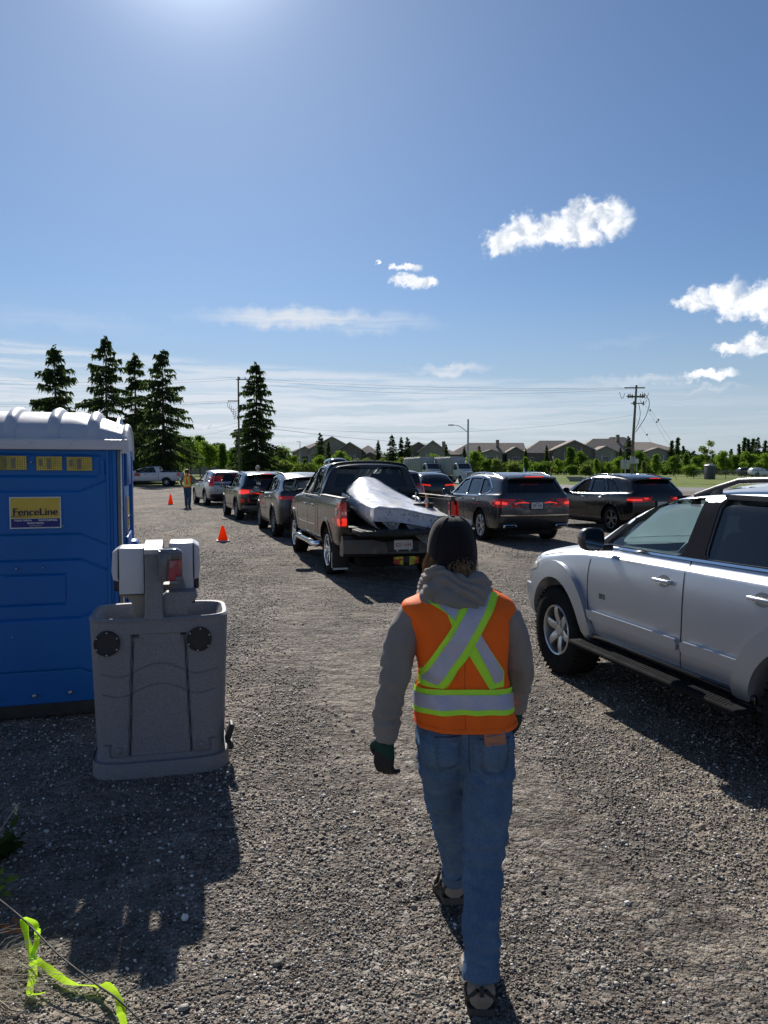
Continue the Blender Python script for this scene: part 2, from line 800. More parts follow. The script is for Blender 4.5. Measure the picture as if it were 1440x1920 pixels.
def text_mesh(name, body, size, m, parent, loc, rot, bold=0.0, sx=1.0, extrude=0.0006, align='CENTER'):
	cu = bpy.data.curves.new(name, 'FONT')
	cu.body = body
	cu.size = size
	cu.align_x = align
	cu.align_y = 'CENTER'
	cu.offset = bold
	cu.extrude = extrude
	o = bpy.data.objects.new('tmp', cu)
	COL.objects.link(o)
	me = evaluated(o)
	bpy.data.objects.remove(o)
	for v in me.vertices:
		v.co.x *= sx
	r = obj(name, me, m, parent, smooth=0)
	r.location = loc
	r.rotation_euler = rot
	return r


def gz(x, y):
	"""height of the gravel lot: nearly flat with faint ruts"""
	return 0.0
# ================================================================== GROUND
def tex_ground(name, kind):
	m = bpy.data.materials.new(name)
	m.use_nodes = True
	w = NT(m.node_tree)
	b = w.n['Principled BSDF']
	P = w.new('ShaderNodeTexCoord').outputs['Object']
	if kind == 'gravel':
		def vor(scale, out='Color'):
			n = w.new('ShaderNodeTexVoronoi')
			n.inputs['Scale'].default_value = scale
			n.inputs['Randomness'].default_value = 1.0
			w.link(P, n.inputs['Vector'])
			return n
		v1, v2, v3 = vor(110), vor(52), vor(20)
		s1 = w.new('ShaderNodeSeparateColor')
		w.link(v1.outputs['Color'], s1.inputs[0])
		s2 = w.new('ShaderNodeSeparateColor')
		w.link(v2.outputs['Color'], s2.inputs[0])
		s3 = w.new('ShaderNodeSeparateColor')
		w.link(v3.outputs['Color'], s3.inputs[0])
		c = w.mix(w.maprange(s1.outputs[0], 0.0, 1.0, 0, 1, False), (0.112, 0.096, 0.079, 1), (0.33, 0.291, 0.248, 1))
		c = w.mix(w.maprange(s2.outputs[1], .72, .95, 0, .75), c, (0.33, 0.31, 0.28, 1))
		c = w.mix(w.maprange(s3.outputs[1], .90, .99, 0, .7), c, (0.40, 0.37, 0.33, 1))
		c = w.mix(w.maprange(s2.outputs[2], .80, .95, 0, .5), c, (0.18, 0.115, 0.08, 1))
		c = w.mix(w.maprange(s2.outputs[0], .70, .9, 0, .6), c, (0.035, 0.035, 0.037, 1))
		# packed dusty wheel tracks running up the lot, and darker loose heaps
		Q = w.mapping(P, scale=(1.0, 0.12, 1), rot=(0, 0, radians(-15)))
		tr = w.noise(Q, 0.9, 5, .6, .5)
		c = w.mix(w.maprange(tr, .44, .60, 0, .62), c, (0.315, 0.268, 0.217, 1))
		pz = w.noise(P, 0.55, 6, .62, .6)
		pz2 = w.noise(w.mapping(P, scale=(.55, 1, 1), rot=(0, 0, radians(6))), 5.0, 5, .7, 1.0)
		k = w.math('MULTIPLY', w.maprange(pz, .3, .7, .78, 1.2), w.math('MULTIPLY', w.maprange(pz2, .32, .68, .62, 1.3), w.maprange(w.noise(P, 28.0, 4, .7), .3, .7, .72, 1.28)))
		cc = w.new('ShaderNodeCombineXYZ')
		for i in range(3):
			w.link(k, cc.inputs[i])
		c = w.mix(1.0, c, cc.outputs[0], 'MULTIPLY')
		w.link(c, b.inputs['Base Color'])
		b.inputs['Roughness'].default_value = 0.93
		b.inputs['Specular IOR Level'].default_value = 0.25
		v4 = vor(7.5)
		h = w.math('MULTIPLY', w.math('SUBTRACT', 1, v1.outputs['Distance']), .35)
		h = w.math('ADD', h, w.math('MULTIPLY', w.math('SUBTRACT', 1, v4.outputs['Distance']), 1.3))
		h = w.math('ADD', h, w.math('MULTIPLY', w.math('SUBTRACT', 1, v2.outputs['Distance']), .6))
		h = w.math('ADD', h, w.math('MULTIPLY', w.math('SUBTRACT', 1, v3.outputs['Distance']), .9))
		h = w.math('ADD', h, w.math('MULTIPLY', w.noise(P, 5.0, 7, .7, .2), 3.0))
		bn = w.new('ShaderNodeBump')
		bn.inputs['Strength'].default_value = 1.0
		bn.inputs['Distance'].default_value = 0.035
		w.link(h, bn.inputs['Height'])
		w.link(bn.outputs[0], b.inputs['Normal'])
	elif kind == 'grass':
		n1 = w.noise(P, 0.06, 6, .6, .3)
		n2 = w.noise(P, 1.3, 6, .7)
		n3 = w.noise(w.mapping(P, scale=(1, .35, 1)), 7, 4, .7)
		c = w.mix(w.maprange(n1, .35, .65), (0.115, 0.165, 0.038, 1), (0.20, 0.235, 0.065, 1))
		c = w.mix(w.maprange(n2, .50, .75, 0, .6), c, (0.29, 0.275, 0.11, 1))
		c = w.mix(w.maprange(n3, .40, .62, 0, .55), c, (0.055, 0.085, 0.020, 1))
		w.link(c, b.inputs['Base Color'])
		b.inputs['Roughness'].default_value = 0.95
		b.inputs['Specular IOR Level'].default_value = 0.1
		bn = w.new('ShaderNodeBump')
		bn.inputs['Strength'].default_value = .8
		bn.inputs['Distance'].default_value = .12
		w.link(w.math('ADD', n3, n2), bn.inputs['Height'])
		w.link(bn.outputs[0], b.inputs['Normal'])
	elif kind == 'asphalt':
		n1 = w.noise(P, .4, 5, .6)
		n2 = w.noise(P, 60, 4, .7)
		c = w.mix(n1, (0.105, 0.105, 0.106, 1), (0.165, 0.163, 0.158, 1))
		c = w.mix(w.maprange(n2, .4, .7, 0, .4), c, (0.2, 0.2, 0.19, 1))
		w.link(c, b.inputs['Base Color'])
		b.inputs['Roughness'].default_value = .85
	elif kind == 'pebble':
		g = w.new('ShaderNodeNewGeometry')
		rp = w.new('ShaderNodeValToRGB')
		w.link(g.outputs['Random Per Island'], rp.inputs[0])
		cr = rp.color_ramp
		cr.interpolation = 'LINEAR'
		cols = [(0, (.06, .052, .044)), (.25, (.125, .11, .092)), (.5, (.205, .18, .15)), (.62, (.25, .185, .14)), (.72, (.19, .18, .17)),
				(.84, (.34, .31, .27)), (.93, (.54, .51, .46)), (1, (.85, .82, .77))]
		cr.elements[0].position = 0
		cr.elements[0].color = (*cols[0][1], 1)
		cr.elements[1].position = 1
		cr.elements[1].color = (*cols[-1][1], 1)
		for p, q in cols[1:-1]:
			e = cr.elements.new(p)
			e.color = (*q, 1)
		w.link(rp.outputs[0], b.inputs['Base Color'])
		b.inputs['Roughness'].default_value = .62
		b.inputs['Specular IOR Level'].default_value = .45
		bn = w.new('ShaderNodeBump')
		bn.inputs['Strength'].default_value = .5
		bn.inputs['Distance'].default_value = .003
		w.link(w.noise(P, 260, 3, .6), bn.inputs['Height'])
		w.link(bn.outputs[0], b.inputs['Normal'])
	return m


def sheet(name, outline, z, m, grid=None, amp=0.0, parent=None):
	bm = bmesh.new()
	vs = [bm.verts.new((x, y, z)) for x, y in outline]
	f = bm.faces.new(vs)
	f.normal_update()
	if f.normal.z < 0:
		f.normal_flip()
	bmesh.ops.triangulate(bm, faces=[f])
	o = obj(name, bm, m, smooth=0)
	o['kind'] = 'structure'
	return o


def wob(pts, amp, step, sd):
	"""uneven natural edge"""
	out = []
	n = len(pts)
	for i in range(n):
		a, b = Vector(pts[i]), Vector(pts[(i + 1) % n])
		k = max(1, int((b - a).length / step))
		nn = Vector((-(b - a).y, (b - a).x)).normalized()
		for t in range(k):
			p = a + (b - a) * t / k
			out.append(tuple(p + nn * (noise.noise(Vector((p.x * .13, p.y * .13, sd))) * amp * 2 + noise.noise(Vector((p.x * .9, p.y * .9, sd))) * amp * .5)))
	return out


M_GRAVEL = tex_ground('gravel', 'gravel')
M_GRASS = tex_ground('lawn', 'grass')
M_ASPH = tex_ground('asphalt', 'asphalt')
M_PEB = tex_ground('pebbles', 'pebble')

# the ground: one grass sheet out to the horizon
sheet('ground', [(-2600, -400), (2600, -400), (2600, 3600), (-2600, 3600)], -0.03, M_GRASS)


def gravel_lot():
	"""gravel sheet: fine undulating grid near by, coarse far off"""
	xs = np.concatenate([np.arange(-90, -12, 3.0), np.arange(-12, -4, .5), np.arange(-4, 5, .10), np.arange(5, 14, .5), np.arange(14, 60, 3.0)])
	ys = np.concatenate([np.arange(-14, 1, 2.0), np.arange(1, 7, .10), np.arange(7, 20, .5), np.arange(20, 76.1, 2.0)])
	V = []
	for y in ys:
		for x in xs:
			# right edge of the lot swings left with distance
			lim_r = 60 if y < 44 else 60 - (y - 44) * 1.7
			yy = y
			xx = x
			if y > 44:
				lim = max(8.0, 60 - (y - 44) * 2.6)
				if x > lim:
					xx = lim + noise.noise(Vector((y * .2, 3, 1))) * .8
			if y >= 74:
				yy = 75 + noise.noise(Vector((x * .15, 7, 2))) * 1.6
			zz = 0.0
			if y < 24:
				k = 1 if y < 12 else (24 - y) / 12
				zz = k * (0.012 * noise.noise(Vector((x * 1.1, y * .6, .3))) + 0.006 * noise.noise(Vector((x * 4.3, y * 3.1, .9)))) - 0.004
			V.append((xx, yy, zz))
	nx, ny = len(xs), len(ys)
	F = [(j * nx + i, j * nx + i + 1, (j + 1) * nx + i + 1, (j + 1) * nx + i) for j in range(ny - 1) for i in range(nx - 1)]
	o = obj('gravel_lot', npmesh('gravel_lot', V, F), M_GRAVEL, smooth=180)
	o['kind'] = 'structure'


gravel_lot()
sheet('road', wob([(95, 36), (58, 47), (24, 58), (10, 74), (7, 90), (5, 140), (12, 140), (15, 92), (20, 78), (34, 63), (64, 54), (100, 44)], .25, 4, 5), -0.022, M_ASPH)
sheet('path', [(-70, 146), (95, 139), (95, 141), (-70, 148)], -0.024, M_ASPH)


def pebbles():
	rng = np.random.default_rng(5)
	phi = (1 + 5 ** .5) / 2
	ico = np.array([(-1, phi, 0), (1, phi, 0), (-1, -phi, 0), (1, -phi, 0), (0, -1, phi), (0, 1, phi), (0, -1, -phi), (0, 1, -phi),
					(phi, 0, -1), (phi, 0, 1), (-phi, 0, -1), (-phi, 0, 1)], float)
	ico /= np.linalg.norm(ico[0])
	icf = np.array([(0, 11, 5), (0, 5, 1), (0, 1, 7), (0, 7, 10), (0, 10, 11), (1, 5, 9), (5, 11, 4), (11, 10, 2), (10, 7, 6), (7, 1, 8),
					(3, 9, 4), (3, 4, 2), (3, 2, 6), (3, 6, 8), (3, 8, 9), (4, 9, 5), (2, 4, 11), (6, 2, 10), (8, 6, 7), (9, 8, 1)])
	oc = np.array([(1, 0, 0), (-1, 0, 0), (0, 1, 0), (0, -1, 0), (0, 0, 1), (0, 0, -1)], float)
	ocf = np.array([(0, 2, 4), (2, 1, 4), (1, 3, 4), (3, 0, 4), (2, 0, 5), (1, 2, 5), (3, 1, 5), (0, 3, 5)])
	Vs, Fs, off = [], [], 0
	for (y0, y1, n, r0, r1, base, faces) in [(1.9, 3.2, 42000, .0022, .0075, ico, icf), (3.2, 5.2, 46000, .003, .0095, ico, icf),
											 (5.2, 9.0, 56000, .0045, .013, oc, ocf), (9.0, 16.0, 56000, .006, .014, oc, ocf), (14.0, 34.0, 60000, .007, .018, oc, ocf), (1.9, 9.0, 1600, .010, .020, ico, icf)]:
		y = np.sqrt(rng.uniform(y0 ** 2, y1 ** 2, n)) if y1 < 30 else y0 + (y1 - y0) * rng.random(n) ** 1.3
		x = rng.uniform(-1, 1, n) * (y * .56 + .35)
		r = r0 + (r1 - r0) * rng.power(.55, n) if False else r0 + (r1 - r0) * rng.random(n) ** 2.2
		if r0 >= .01 and y0 < 2:
			r = rng.uniform(.009, .017, n)
		# patches of looser and more packed stone
		keep = np.array([noise.noise(Vector(((a + .28 * b) * 1.1, b * .16, 4.4))) + .5 * noise.noise(Vector((a * 2.3, b * 1.6, 9.4))) > -.06 + .7 * (random.random() - .5) for a, b in zip(x, y)])
		x, y, r = x[keep], y[keep], r[keep]
		n = len(x)
		k = len(base)
		S = rng.uniform(.62, 1.3, (n, 1, 3)) * np.array([1, 1, .75])
		jit = rng.uniform(.82, 1.16, (n, k, 1))
		P = base[None] * jit * S
		a = rng.uniform(0, 2 * pi, n)
		ca, sa = np.cos(a), np.sin(a)
		t = rng.normal(0, .35, n)
		ct, st = np.cos(t), np.sin(t)
		X = P[..., 0]
		Y = P[..., 1] * ct[:, None] - P[..., 2] * st[:, None]
		Z = P[..., 1] * st[:, None] + P[..., 2] * ct[:, None]
		X2 = X * ca[:, None] - Y * sa[:, None]
		Y2 = X * sa[:, None] + Y * ca[:, None]
		g = np.array([0.012 * noise.noise(Vector((p * 1.1, q * .6, .3))) + 0.006 * noise.noise(Vector((p * 4.3, q * 3.1, .9))) - .004 if q < 12 else 0 for p, q in zip(x, y)])
		W = np.stack([X2 * r[:, None] + x[:, None], Y2 * r[:, None] + y[:, None], Z * r[:, None] + (g + r * .36)[:, None]], -1)
		Vs.append(W.reshape(-1, 3))
		Fs.append((faces[None] + (np.arange(n) * k)[:, None, None] + off).reshape(-1, 3))
		off += n * k
	o = obj('gravel', npmesh('gravel', np.concatenate(Vs), np.concatenate(Fs)), M_PEB, smooth=180)
	tag(o, 'loose grey and brown gravel stones scattered over the lot', 'gravel', kind='stuff')


pebbles()

# ================================================================== TREES
M_NEEDLE = mat('spruce_needles', (0.030, 0.050, 0.026), .8, var=.5, vs=2.2, rv=0, spec=.2)
M_BARK = mat('bark', (0.12, 0.09, 0.07), .9, var=.35, vs=5, bump=.6, bs=20)


def leafmat(name, c, c2):
	m = bpy.data.materials.new(name)
	m.use_nodes = True
	w = NT(m.node_tree)
	w.n.clear()
	out = w.new('ShaderNodeOutputMaterial')
	g = w.new('ShaderNodeNewGeometry')
	col = w.mix(g.outputs['Random Per Island'], (*c, 1), (*c2, 1))
	d = w.new('ShaderNodeBsdfDiffuse')
	t = w.new('ShaderNodeBsdfTranslucent')
	w.link(col, d.inputs[0])
	w.link(w.mix(1.0, col, (1.25, 1.35, .7, 1), 'MULTIPLY'), t.inputs[0])
	mx = w.new('ShaderNodeMixShader')
	mx.inputs[0].default_value = .48
	w.link(d.outputs[0], mx.inputs[1])
	w.link(t.outputs[0], mx.inputs[2])
	w.link(mx.outputs[0], out.inputs[0])
	return m


M_LEAF = [leafmat('leaf_fresh', (.11, .19, .035), (.21, .29, .06)), leafmat('leaf_mid', (.075, .135, .028), (.14, .21, .05)),
		  leafmat('leaf_olive', (.12, .165, .055), (.21, .24, .10)), leafmat('leaf_dark', (.030, .055, .018), (.06, .095, .03))]
M_SPRUCE = leafmat('spruce_needles_b', (.032, .052, .028), (.075, .10, .05))


def spruce_mesh(H, R, seed, gap=.25, lean=0.0):
	"""needle sprays: small triangles along drooping limbs"""
	rng = random.Random(seed)
	V, F = [], []
	bt = bmesh.new()
	b_tube(bt, [(0, 0, -.2), (lean * .3, 0, H * .5), (lean, 0, H * .98)], [H * .016, H * .010, .02], 8)
	z = H * .10
	while z < H * .985:
		t = z / H
		# crown outline: broad low, ragged
		rr = R * (1 - t) ** .74 * (1 + .42 * noise.noise(Vector((z * .75, seed, 0)))) + .10
		if t < .16:
			rr *= .75
		nb = rng.randint(6, 9) if t < .8 else rng.randint(4, 6)
		a0 = rng.random() * 6.28
		for k in range(nb):
			if rng.random() < gap * .6:
				continue
			a = a0 + k * 2 * pi / nb + rng.uniform(-.4, .4)
			L = rr * rng.uniform(.45, 1.25)
			zb = z + rng.uniform(-.38, .38)
			up = .34 if t > .7 else (.05 if t > .35 else -.12)
			ca, sa = cos(a), sin(a)
			pts = []
			ns = max(3, int(L / .42))
			for i in range(ns + 1):
				s = i / ns
				dz = L * (up * s - .42 * s * s + .22 * s ** 4)
				pts.append(Vector((ca * L * s + lean * t, sa * L * s, zb + dz)))
			if L > R * .35:
				b_tube(bt, [pts[0], pts[len(pts) // 2], pts[-1]], [.05, .03, .01], 4)
			side = Vector((-sa, ca, 0))
			for i in range(1, ns + 1):
				p = pts[i]
				s = i / ns
				wd = (.22 + .30 * (1 - s)) * min(1, L / 1.6 + .3)
				for sg in (-1, 1):
					for q in range(4):
						o = p + Vector((ca, sa, 0)) * rng.uniform(-.2, .2) + side * sg * wd * rng.uniform(.0, .75) + Vector((0, 0, rng.uniform(-.14, .05)))
						tip = o + side * sg * wd * rng.uniform(.2, .7) + Vector((ca, sa, 0)) * rng.uniform(.0, .45) + Vector((0, 0, -rng.uniform(.05, .62)))
						wv = Vector((ca, sa, 0)) * rng.uniform(.06, .13) + Vector((0, 0, rng.uniform(-.1, .1)))
						n0 = len(V)
						V += [o - wv, o + wv, tip + wv * .3, tip - wv * .4]
						F.append((n0, n0 + 1, n0 + 2, n0 + 3))
				# hanging spray and the upward tuft on the limb
				n0 = len(V)
				d = Vector((ca, sa, 0)) * .26
				V += [p - d, p + d, p + d * .5 + Vector((0, 0, -rng.uniform(.1, .36))), p - d * .8 + Vector((0, 0, -rng.uniform(.08, .25)))]
				F.append((n0, n0 + 1, n0 + 2, n0 + 3))
		z += H * .016 + rng.uniform(.14, .38)
	for i in range(14):
		a = rng.random() * 6.28
		n0 = len(V)
		zz = H * rng.uniform(.94, 1.0)
		p = Vector((lean, 0, zz))
		V += [p, p + Vector((.05, .05, .12)), p + Vector((cos(a) * .3, sin(a) * .3, .2)), p + Vector((cos(a) * .3, sin(a) * .3, .05))]
		F.append((n0, n0 + 1, n0 + 2, n0 + 3))
	return npmesh('crown', V, F), bt


def leafy_mesh(H, R, seed, leaf=.26, n=2600, shape='round', trunk=.16):
	rng = random.Random(seed)
	V, F = [], []
	bt = bmesh.new()
	th = H * (.30 if shape != 'shrub' else .1)
	b_tube(bt, [(0, 0, -.2), (.05, 0, th), (rng.uniform(-.2, .2), rng.uniform(-.2, .2), H * .75)], [trunk, trunk * .7, trunk * .2], 7)
	cl = []
	nc = {'round': 17, 'tall': 17, 'shrub': 13, 'poplar': 14, 'loose': 13}[shape]
	for i in range(nc):
		if shape == 'round':
			a, rr, zz = rng.random() * 6.28, R * rng.uniform(.1, .72), H * rng.uniform(.34, .88)
			rr *= 1.1 - .6 * max(0, zz / H - .55) / .4
			s = R * rng.uniform(.26, .46)
		elif shape == 'tall':
			zz = H * (.26 + .66 * i / nc)
			a, rr = rng.random() * 6.28, R * rng.uniform(.05, .6) * (1.2 - zz / H)
			s = R * rng.uniform(.34, .55) * (1.25 - .6 * zz / H)
		elif shape == 'shrub':
			a, rr, zz = rng.random() * 6.28, R * rng.uniform(.1, .75), H * rng.uniform(.18, .78)
			s = R * rng.uniform(.25, .42)
		elif shape == 'loose':
			a, rr, zz = rng.random() * 6.28, R * rng.uniform(.2, .85), H * rng.uniform(.34, .95)
			s = R * rng.uniform(.18, .32)
		else:
			zz = H * (.08 + .86 * i / nc)
			a, rr = rng.random() * 6.28, R * .15
			s = R * (.75 if i < nc * .7 else .75 * (1.25 - zz / H) * 1.6)
		c = Vector((cos(a) * rr, sin(a) * rr, zz))
		cl.append((c, s, rng.uniform(.8, 1.3)))
		if shape in ('round', 'loose', 'tall'):
			b_tube(bt, [(0, 0, min(zz * .7, H * .5)), c * .6 + Vector((0, 0, zz * .38)), c], [trunk * .35, trunk * .2, .015], 5)
	for c, s, kz in cl:
		m = int(n / nc)
		for i in range(m):
			# most leaves near the outside of each clump, a few stray ones
			d = Vector((rng.gauss(0, 1), rng.gauss(0, 1), rng.gauss(0, 1)))
			d.normalize()
			q = s * (rng.random() ** .45) * (1.0 + .35 * noise.noise(d * 2.1 + c))
			if rng.random() < .06:
				q *= 1.35
			p = c + Vector((d.x * q, d.y * q, d.z * q * kz))
			u = Vector((rng.gauss(0, 1), rng.gauss(0, 1), rng.gauss(0, .6))).normalized()
			v = u.orthogonal().normalized()
			v = v * cos(1.3 * i) + u.cross(v) * sin(1.3 * i)
			l = leaf * rng.uniform(.6, 1.3)
			n0 = len(V)
			V += [p, p + u * l * .5 + v * l * .42, p + u * l, p + u * l * .5 - v * l * .42]
			F.append((n0, n0 + 1, n0 + 2, n0 + 3))
	return npmesh('crown', V, F), bt


_TP = {}


def tree(kind, px, y, top=None, rz=None, name='tree', label='', cat='tree', group=None, leafm=None, sx=1.0, x=None, H=None, seed=1, **kw):
	"""kind names a prototype; px only finds the bearing, y is the distance; H in metres"""
	if x is None:
		x = (px - 720) / 1443 * y
	if H is None:
		H = 1.8 + (y) * tan(math.atan((960 - top) / 1443) - PITCH)
	key = kind
	if key not in _TP:
		if kind.startswith('spruce'):
			s = int(kind[-1])
			H0, R0 = 15, [4.5, 4.5, 3.8, 4.6, 4.2, 2.6][s]
			me, bt = spruce_mesh(H0, R0, s * 7 + 3, gap=[.25, .38, .5, .3, .12, .2][s])
			lm = M_SPRUCE
		else:
			sh, s = kind[:-1], int(kind[-1])
			H0 = {'round': 8, 'tall': 8, 'shrub': 3, 'poplar': 12, 'loose': 9}[sh]
			R0 = {'round': 3.0, 'tall': 1.9, 'shrub': 2.0, 'poplar': 1.1, 'loose': 2.6}[sh]
			nn = {'round': 4200, 'tall': 3400, 'shrub': 2200, 'poplar': 2600, 'loose': 1900}[sh]
			me, bt = leafy_mesh(H0, R0, s * 13 + len(sh), shape=sh, n=nn, leaf=.34, trunk=.14)
			lm = M_LEAF[1]
		mt = bpy.data.meshes.new('trunk')
		bt.to_mesh(mt)
		bt.free()
		mt.materials.append(M_BARK)
		smooth_by_angle(mt, 60)
		me.materials.append(lm)
		_TP[key] = (H0, me, mt)
	H0, me, mt = _TP[key]
	t = empty(name, (x, y, 0), random.random() * 6.28 if rz is None else rz, label, cat, group)
	c = bpy.data.objects.new('crown', me)
	COL.objects.link(c)
	c.parent = t
	if leafm is not None:
		c.material_slots[0].link = 'OBJECT'
		c.material_slots[0].material = leafm
	tr = bpy.data.objects.new('trunk', mt)
	COL.objects.link(tr)
	tr.parent = t
	k = H / H0
	for o in (c, tr):
		o.scale = (k * sx, k * sx, k)
	return t


# five big spruces on the left
tree('spruce0', 108, 96, 648, name='spruce_tree', label='round topped dark spruce standing alone at the far left', sx=.92)
tree('spruce1', 203, 84, 632, name='spruce_tree', label='tallest ragged spruce rising behind the blue toilet roof', sx=.92)
tree('spruce2', 257, 92, 664, name='spruce_tree', label='thin see-through spruce squeezed between two fuller spruces', sx=1.05)
tree('spruce3', 308, 80, 657, name='spruce_tree', label='pointed spruce growing behind the white crew cab pickup', sx=.98)
tree('spruce4', 482, 108, 680, name='spruce_tree', label='dense dark spruce beside the left utility pole', sx=.95)
tree('spruce3', 262, 100, 775, name='spruce_tree', label='lower spruce filling in behind the thin spruce', sx=1.5, seed=4)
tree('spruce2', 462, 112, 790, name='spruce_tree', label='short spruce tucked against the left utility pole', sx=1.1)

# leafy trees behind the lawn on the left
TL = [('round0', 358, 150, 818, 0, 'full bright tree right of the pointed spruce'), ('round1', 392, 156, 825, 0, 'bright bushy tree in the middle of the far left row'),
	  ('tall0', 418, 152, 828, 1, 'upright tree behind the roof of the farthest queueing car'), ('round2', 340, 170, 808, 3, 'dark tree standing behind the bright left row'),
	  ('tall1', 376, 166, 812, 1, 'slim mid green tree poking above the left row'), ('round1', 436, 165, 838, 1, 'mid green tree just left of the wooden utility pole'),
	  ('round2', 536, 150, 832, 0, 'bright tree just right of the dense spruce'), ('tall2', 520, 160, 846, 1, 'small tree half behind the dense spruce'),
	  ('round0', 408, 175, 830, 3, 'dark green tree deep behind the left row'), ('shrub0', 528, 140, 862, 2, 'olive bush below the tree right of the spruce'),
	  ('round0', 300, 160, 842, 3, 'shaded tree low behind the white crew cab pickup'), ('round2', 262, 165, 848, 3, 'shaded tree between the big spruce trunks')]
for k, px, y, top, lm, lb in TL:
	tree(k, px, y, top, name='leafy_tree', label=lb, leafm=M_LEAF[lm], group='leafy trees behind the left lawn')

# band of trees and bushes in front of the apartment houses: bearing, distance, top, kind, leaf colour, label
TM = [(598, 190, 845, 'round1', 0, 'bright round tree before the left apartment gable'), (572, 200, 852, 'tall0', 1, 'slim tree at the left end of the left apartment house'),
	  (640, 185, 838, 'round0', 0, 'widest bright tree over the tall pickup cab'), (690, 180, 850, 'round2', 2, 'olive tree just right of the roof box'),
	  (715, 178, 852, 'round1', 2, 'pale olive tree above the dark pickup cab light'), (738, 182, 856, 'shrub1', 0, 'bright bush between small spruces and pickup cab'),
	  (756, 176, 850, 'round0', 2, 'olive tree left of the refuse trucks'), (782, 188, 846, 'tall1', 1, 'mid green tree peeking above the left refuse truck'),
	  (812, 184, 841, 'round2', 0, 'bright tree above the gap between refuse trucks'), (838, 190, 848, 'round1', 1, 'mid green tree above the right refuse truck'),
	  (858, 186, 850, 'tall2', 0, 'bright slim tree left of the street light'), (892, 180, 838, 'round0', 0, 'bright tree right of the street light'),
	  (914, 176, 852, 'round1', 1, 'mid green tree above the grey crossover roof'), (934, 174, 850, 'round2', 2, 'olive tree above the middle of the grey crossover'),
	  (962, 178, 858, 'shrub0', 2, 'olive bush above the rear of the grey crossover'), (985, 176, 848, 'tall0', 0, 'pale slim tree left of the person in red'),
	  (1008, 184, 862, 'shrub1', 1, 'low bush behind the person in red'), (1046, 168, 852, 'round1', 0, 'bright tree just right of the person in red'),
	  (1068, 186, 828, 'tall1', 1, 'tall tree before the wide right gable'), (1088, 190, 838, 'round0', 1, 'round tree touching the tall tree before the right gable'),
	  (1098, 166, 866, 'shrub2', 2, 'olive bush above the concrete block'), (1118, 172, 852, 'tall2', 0, 'pale slim tree right of the concrete block'),
	  (1138, 170, 858, 'round2', 0, 'bright low tree behind the black crossover roof'), (1158, 168, 848, 'round1', 0, 'bright tree left of the square white sign'),
	  (1206, 150, 856, 'tall0', 2, 'pale young tree just right of the utility pole'), (1228, 156, 842, 'tall1', 0, 'fuller young tree right of the utility pole'),
	  (1198, 186, 838, 'round0', 1, 'mid green tree behind the utility pole'), (1262, 160, 844, 'round2', 1, 'wide tree at the right end of the apartments'),
	  (1286, 166, 842, 'tall2', 1, 'upright tree between apartments and portable toilet'), (1310, 172, 844, 'round1', 1, 'round tree just left of the distant portable toilet'),
	  (1296, 150, 868, 'shrub0', 0, 'small bright bush beside the distant portable toilet'), (1352, 170, 838, 'round0', 0, 'broad bright tree right of the distant portable toilet'),
	  (1376, 174, 842, 'round2', 1, 'mid green tree behind the fence line'), (1402, 165, 838, 'round1', 0, 'bright tree above the far parked van'),
	  (1434, 160, 842, 'round0', 0, 'bright tree at the right edge of the view'), (1324, 190, 820, 'loose0', 2, 'thin feathery tree standing above the row'),
	  (1024, 190, 858, 'round2', 3, 'dark tree behind the person in red'), (742, 205, 866, 'shrub2', 3, 'dark bush at the foot of the small spruces'),
	  (875, 196, 862, 'shrub1', 1, 'mid bush behind the street light foot'), (1180, 176, 866, 'shrub2', 1, 'low bush behind the white sign'),
	  (1245, 180, 868, 'shrub1', 3, 'dark hedge bush at the right apartment wall'), (1420, 186, 856, 'round2', 3, 'dark tree behind the right edge trees'),
	  (660, 196, 862, 'shrub2', 3, 'dark bush under the left apartment balcony'), (900, 200, 866, 'shrub0', 3, 'dark bush behind the bright tree by the light'),
	  (1075, 178, 868, 'shrub0', 1, 'low bush at the foot of the tall tree'), (1335, 196, 850, 'round1', 3, 'dark tree straight behind the portable toilet'),
	  (608, 182, 866, 'shrub1', 0, 'bright bush over the front of the pickup roof'), (720, 196, 862, 'shrub1', 1, 'mid bush in the shade of the small spruces'),
	  (950, 196, 860, 'round1', 3, 'dark tree behind the olive bushes'), (1130, 196, 856, 'round2', 3, 'dark tree before the dark gable windows'),
	  (1388, 200, 850, 'round0', 3, 'dark tree behind the far parked van')]
for px, y, top, k, lm, lb in TM:
	tree(k, px, y, top + 7 if top < 862 else top + 3, name='shrub' if k.startswith('shrub') else 'leafy_tree', cat='bush' if k.startswith('shrub') else 'tree', label=lb,
		 leafm=M_LEAF[lm], group='trees before the apartment houses', sx=1.22 if k.startswith('tall') else 1.12)
# small spruces and poplars
TS = [(601, 210, 812, 'spruce4', 'narrow spruce in front of the highest left gable'), (616, 214, 826, 'spruce5', 'slender dark spruce beside the left gable'),
	  (709, 215, 824, 'spruce5', 'thin spruce before the low linking roof'), (735, 205, 815, 'spruce4', 'tallest of the small dark spruces near the centre'),
	  (752, 208, 818, 'spruce5', 'dark spruce right of the tallest small spruce'), (764, 206, 820, 'spruce4', 'dark spruce at the right of the central trio'),
	  (836, 212, 832, 'spruce5', 'thin spruce between the middle gables'), (870, 214, 836, 'spruce5', 'small spruce left of the lamp pole'),
	  (1177, 205, 818, 'spruce4', 'spruce rising just left of the utility pole'), (1024, 214, 834, 'spruce5', 'thin spruce in front of the long dark roof'),
	  (1162, 214, 838, 'spruce5', 'little dark spruce under the large right roof'), (898, 216, 836, 'spruce4', 'small spruce before the long roof ridge'),
	  (1418, 170, 820, 'spruce4', 'dark spruce inside the right hand tree row'), (985, 218, 840, 'spruce5', 'tiny spruce tip over the olive bushes')]
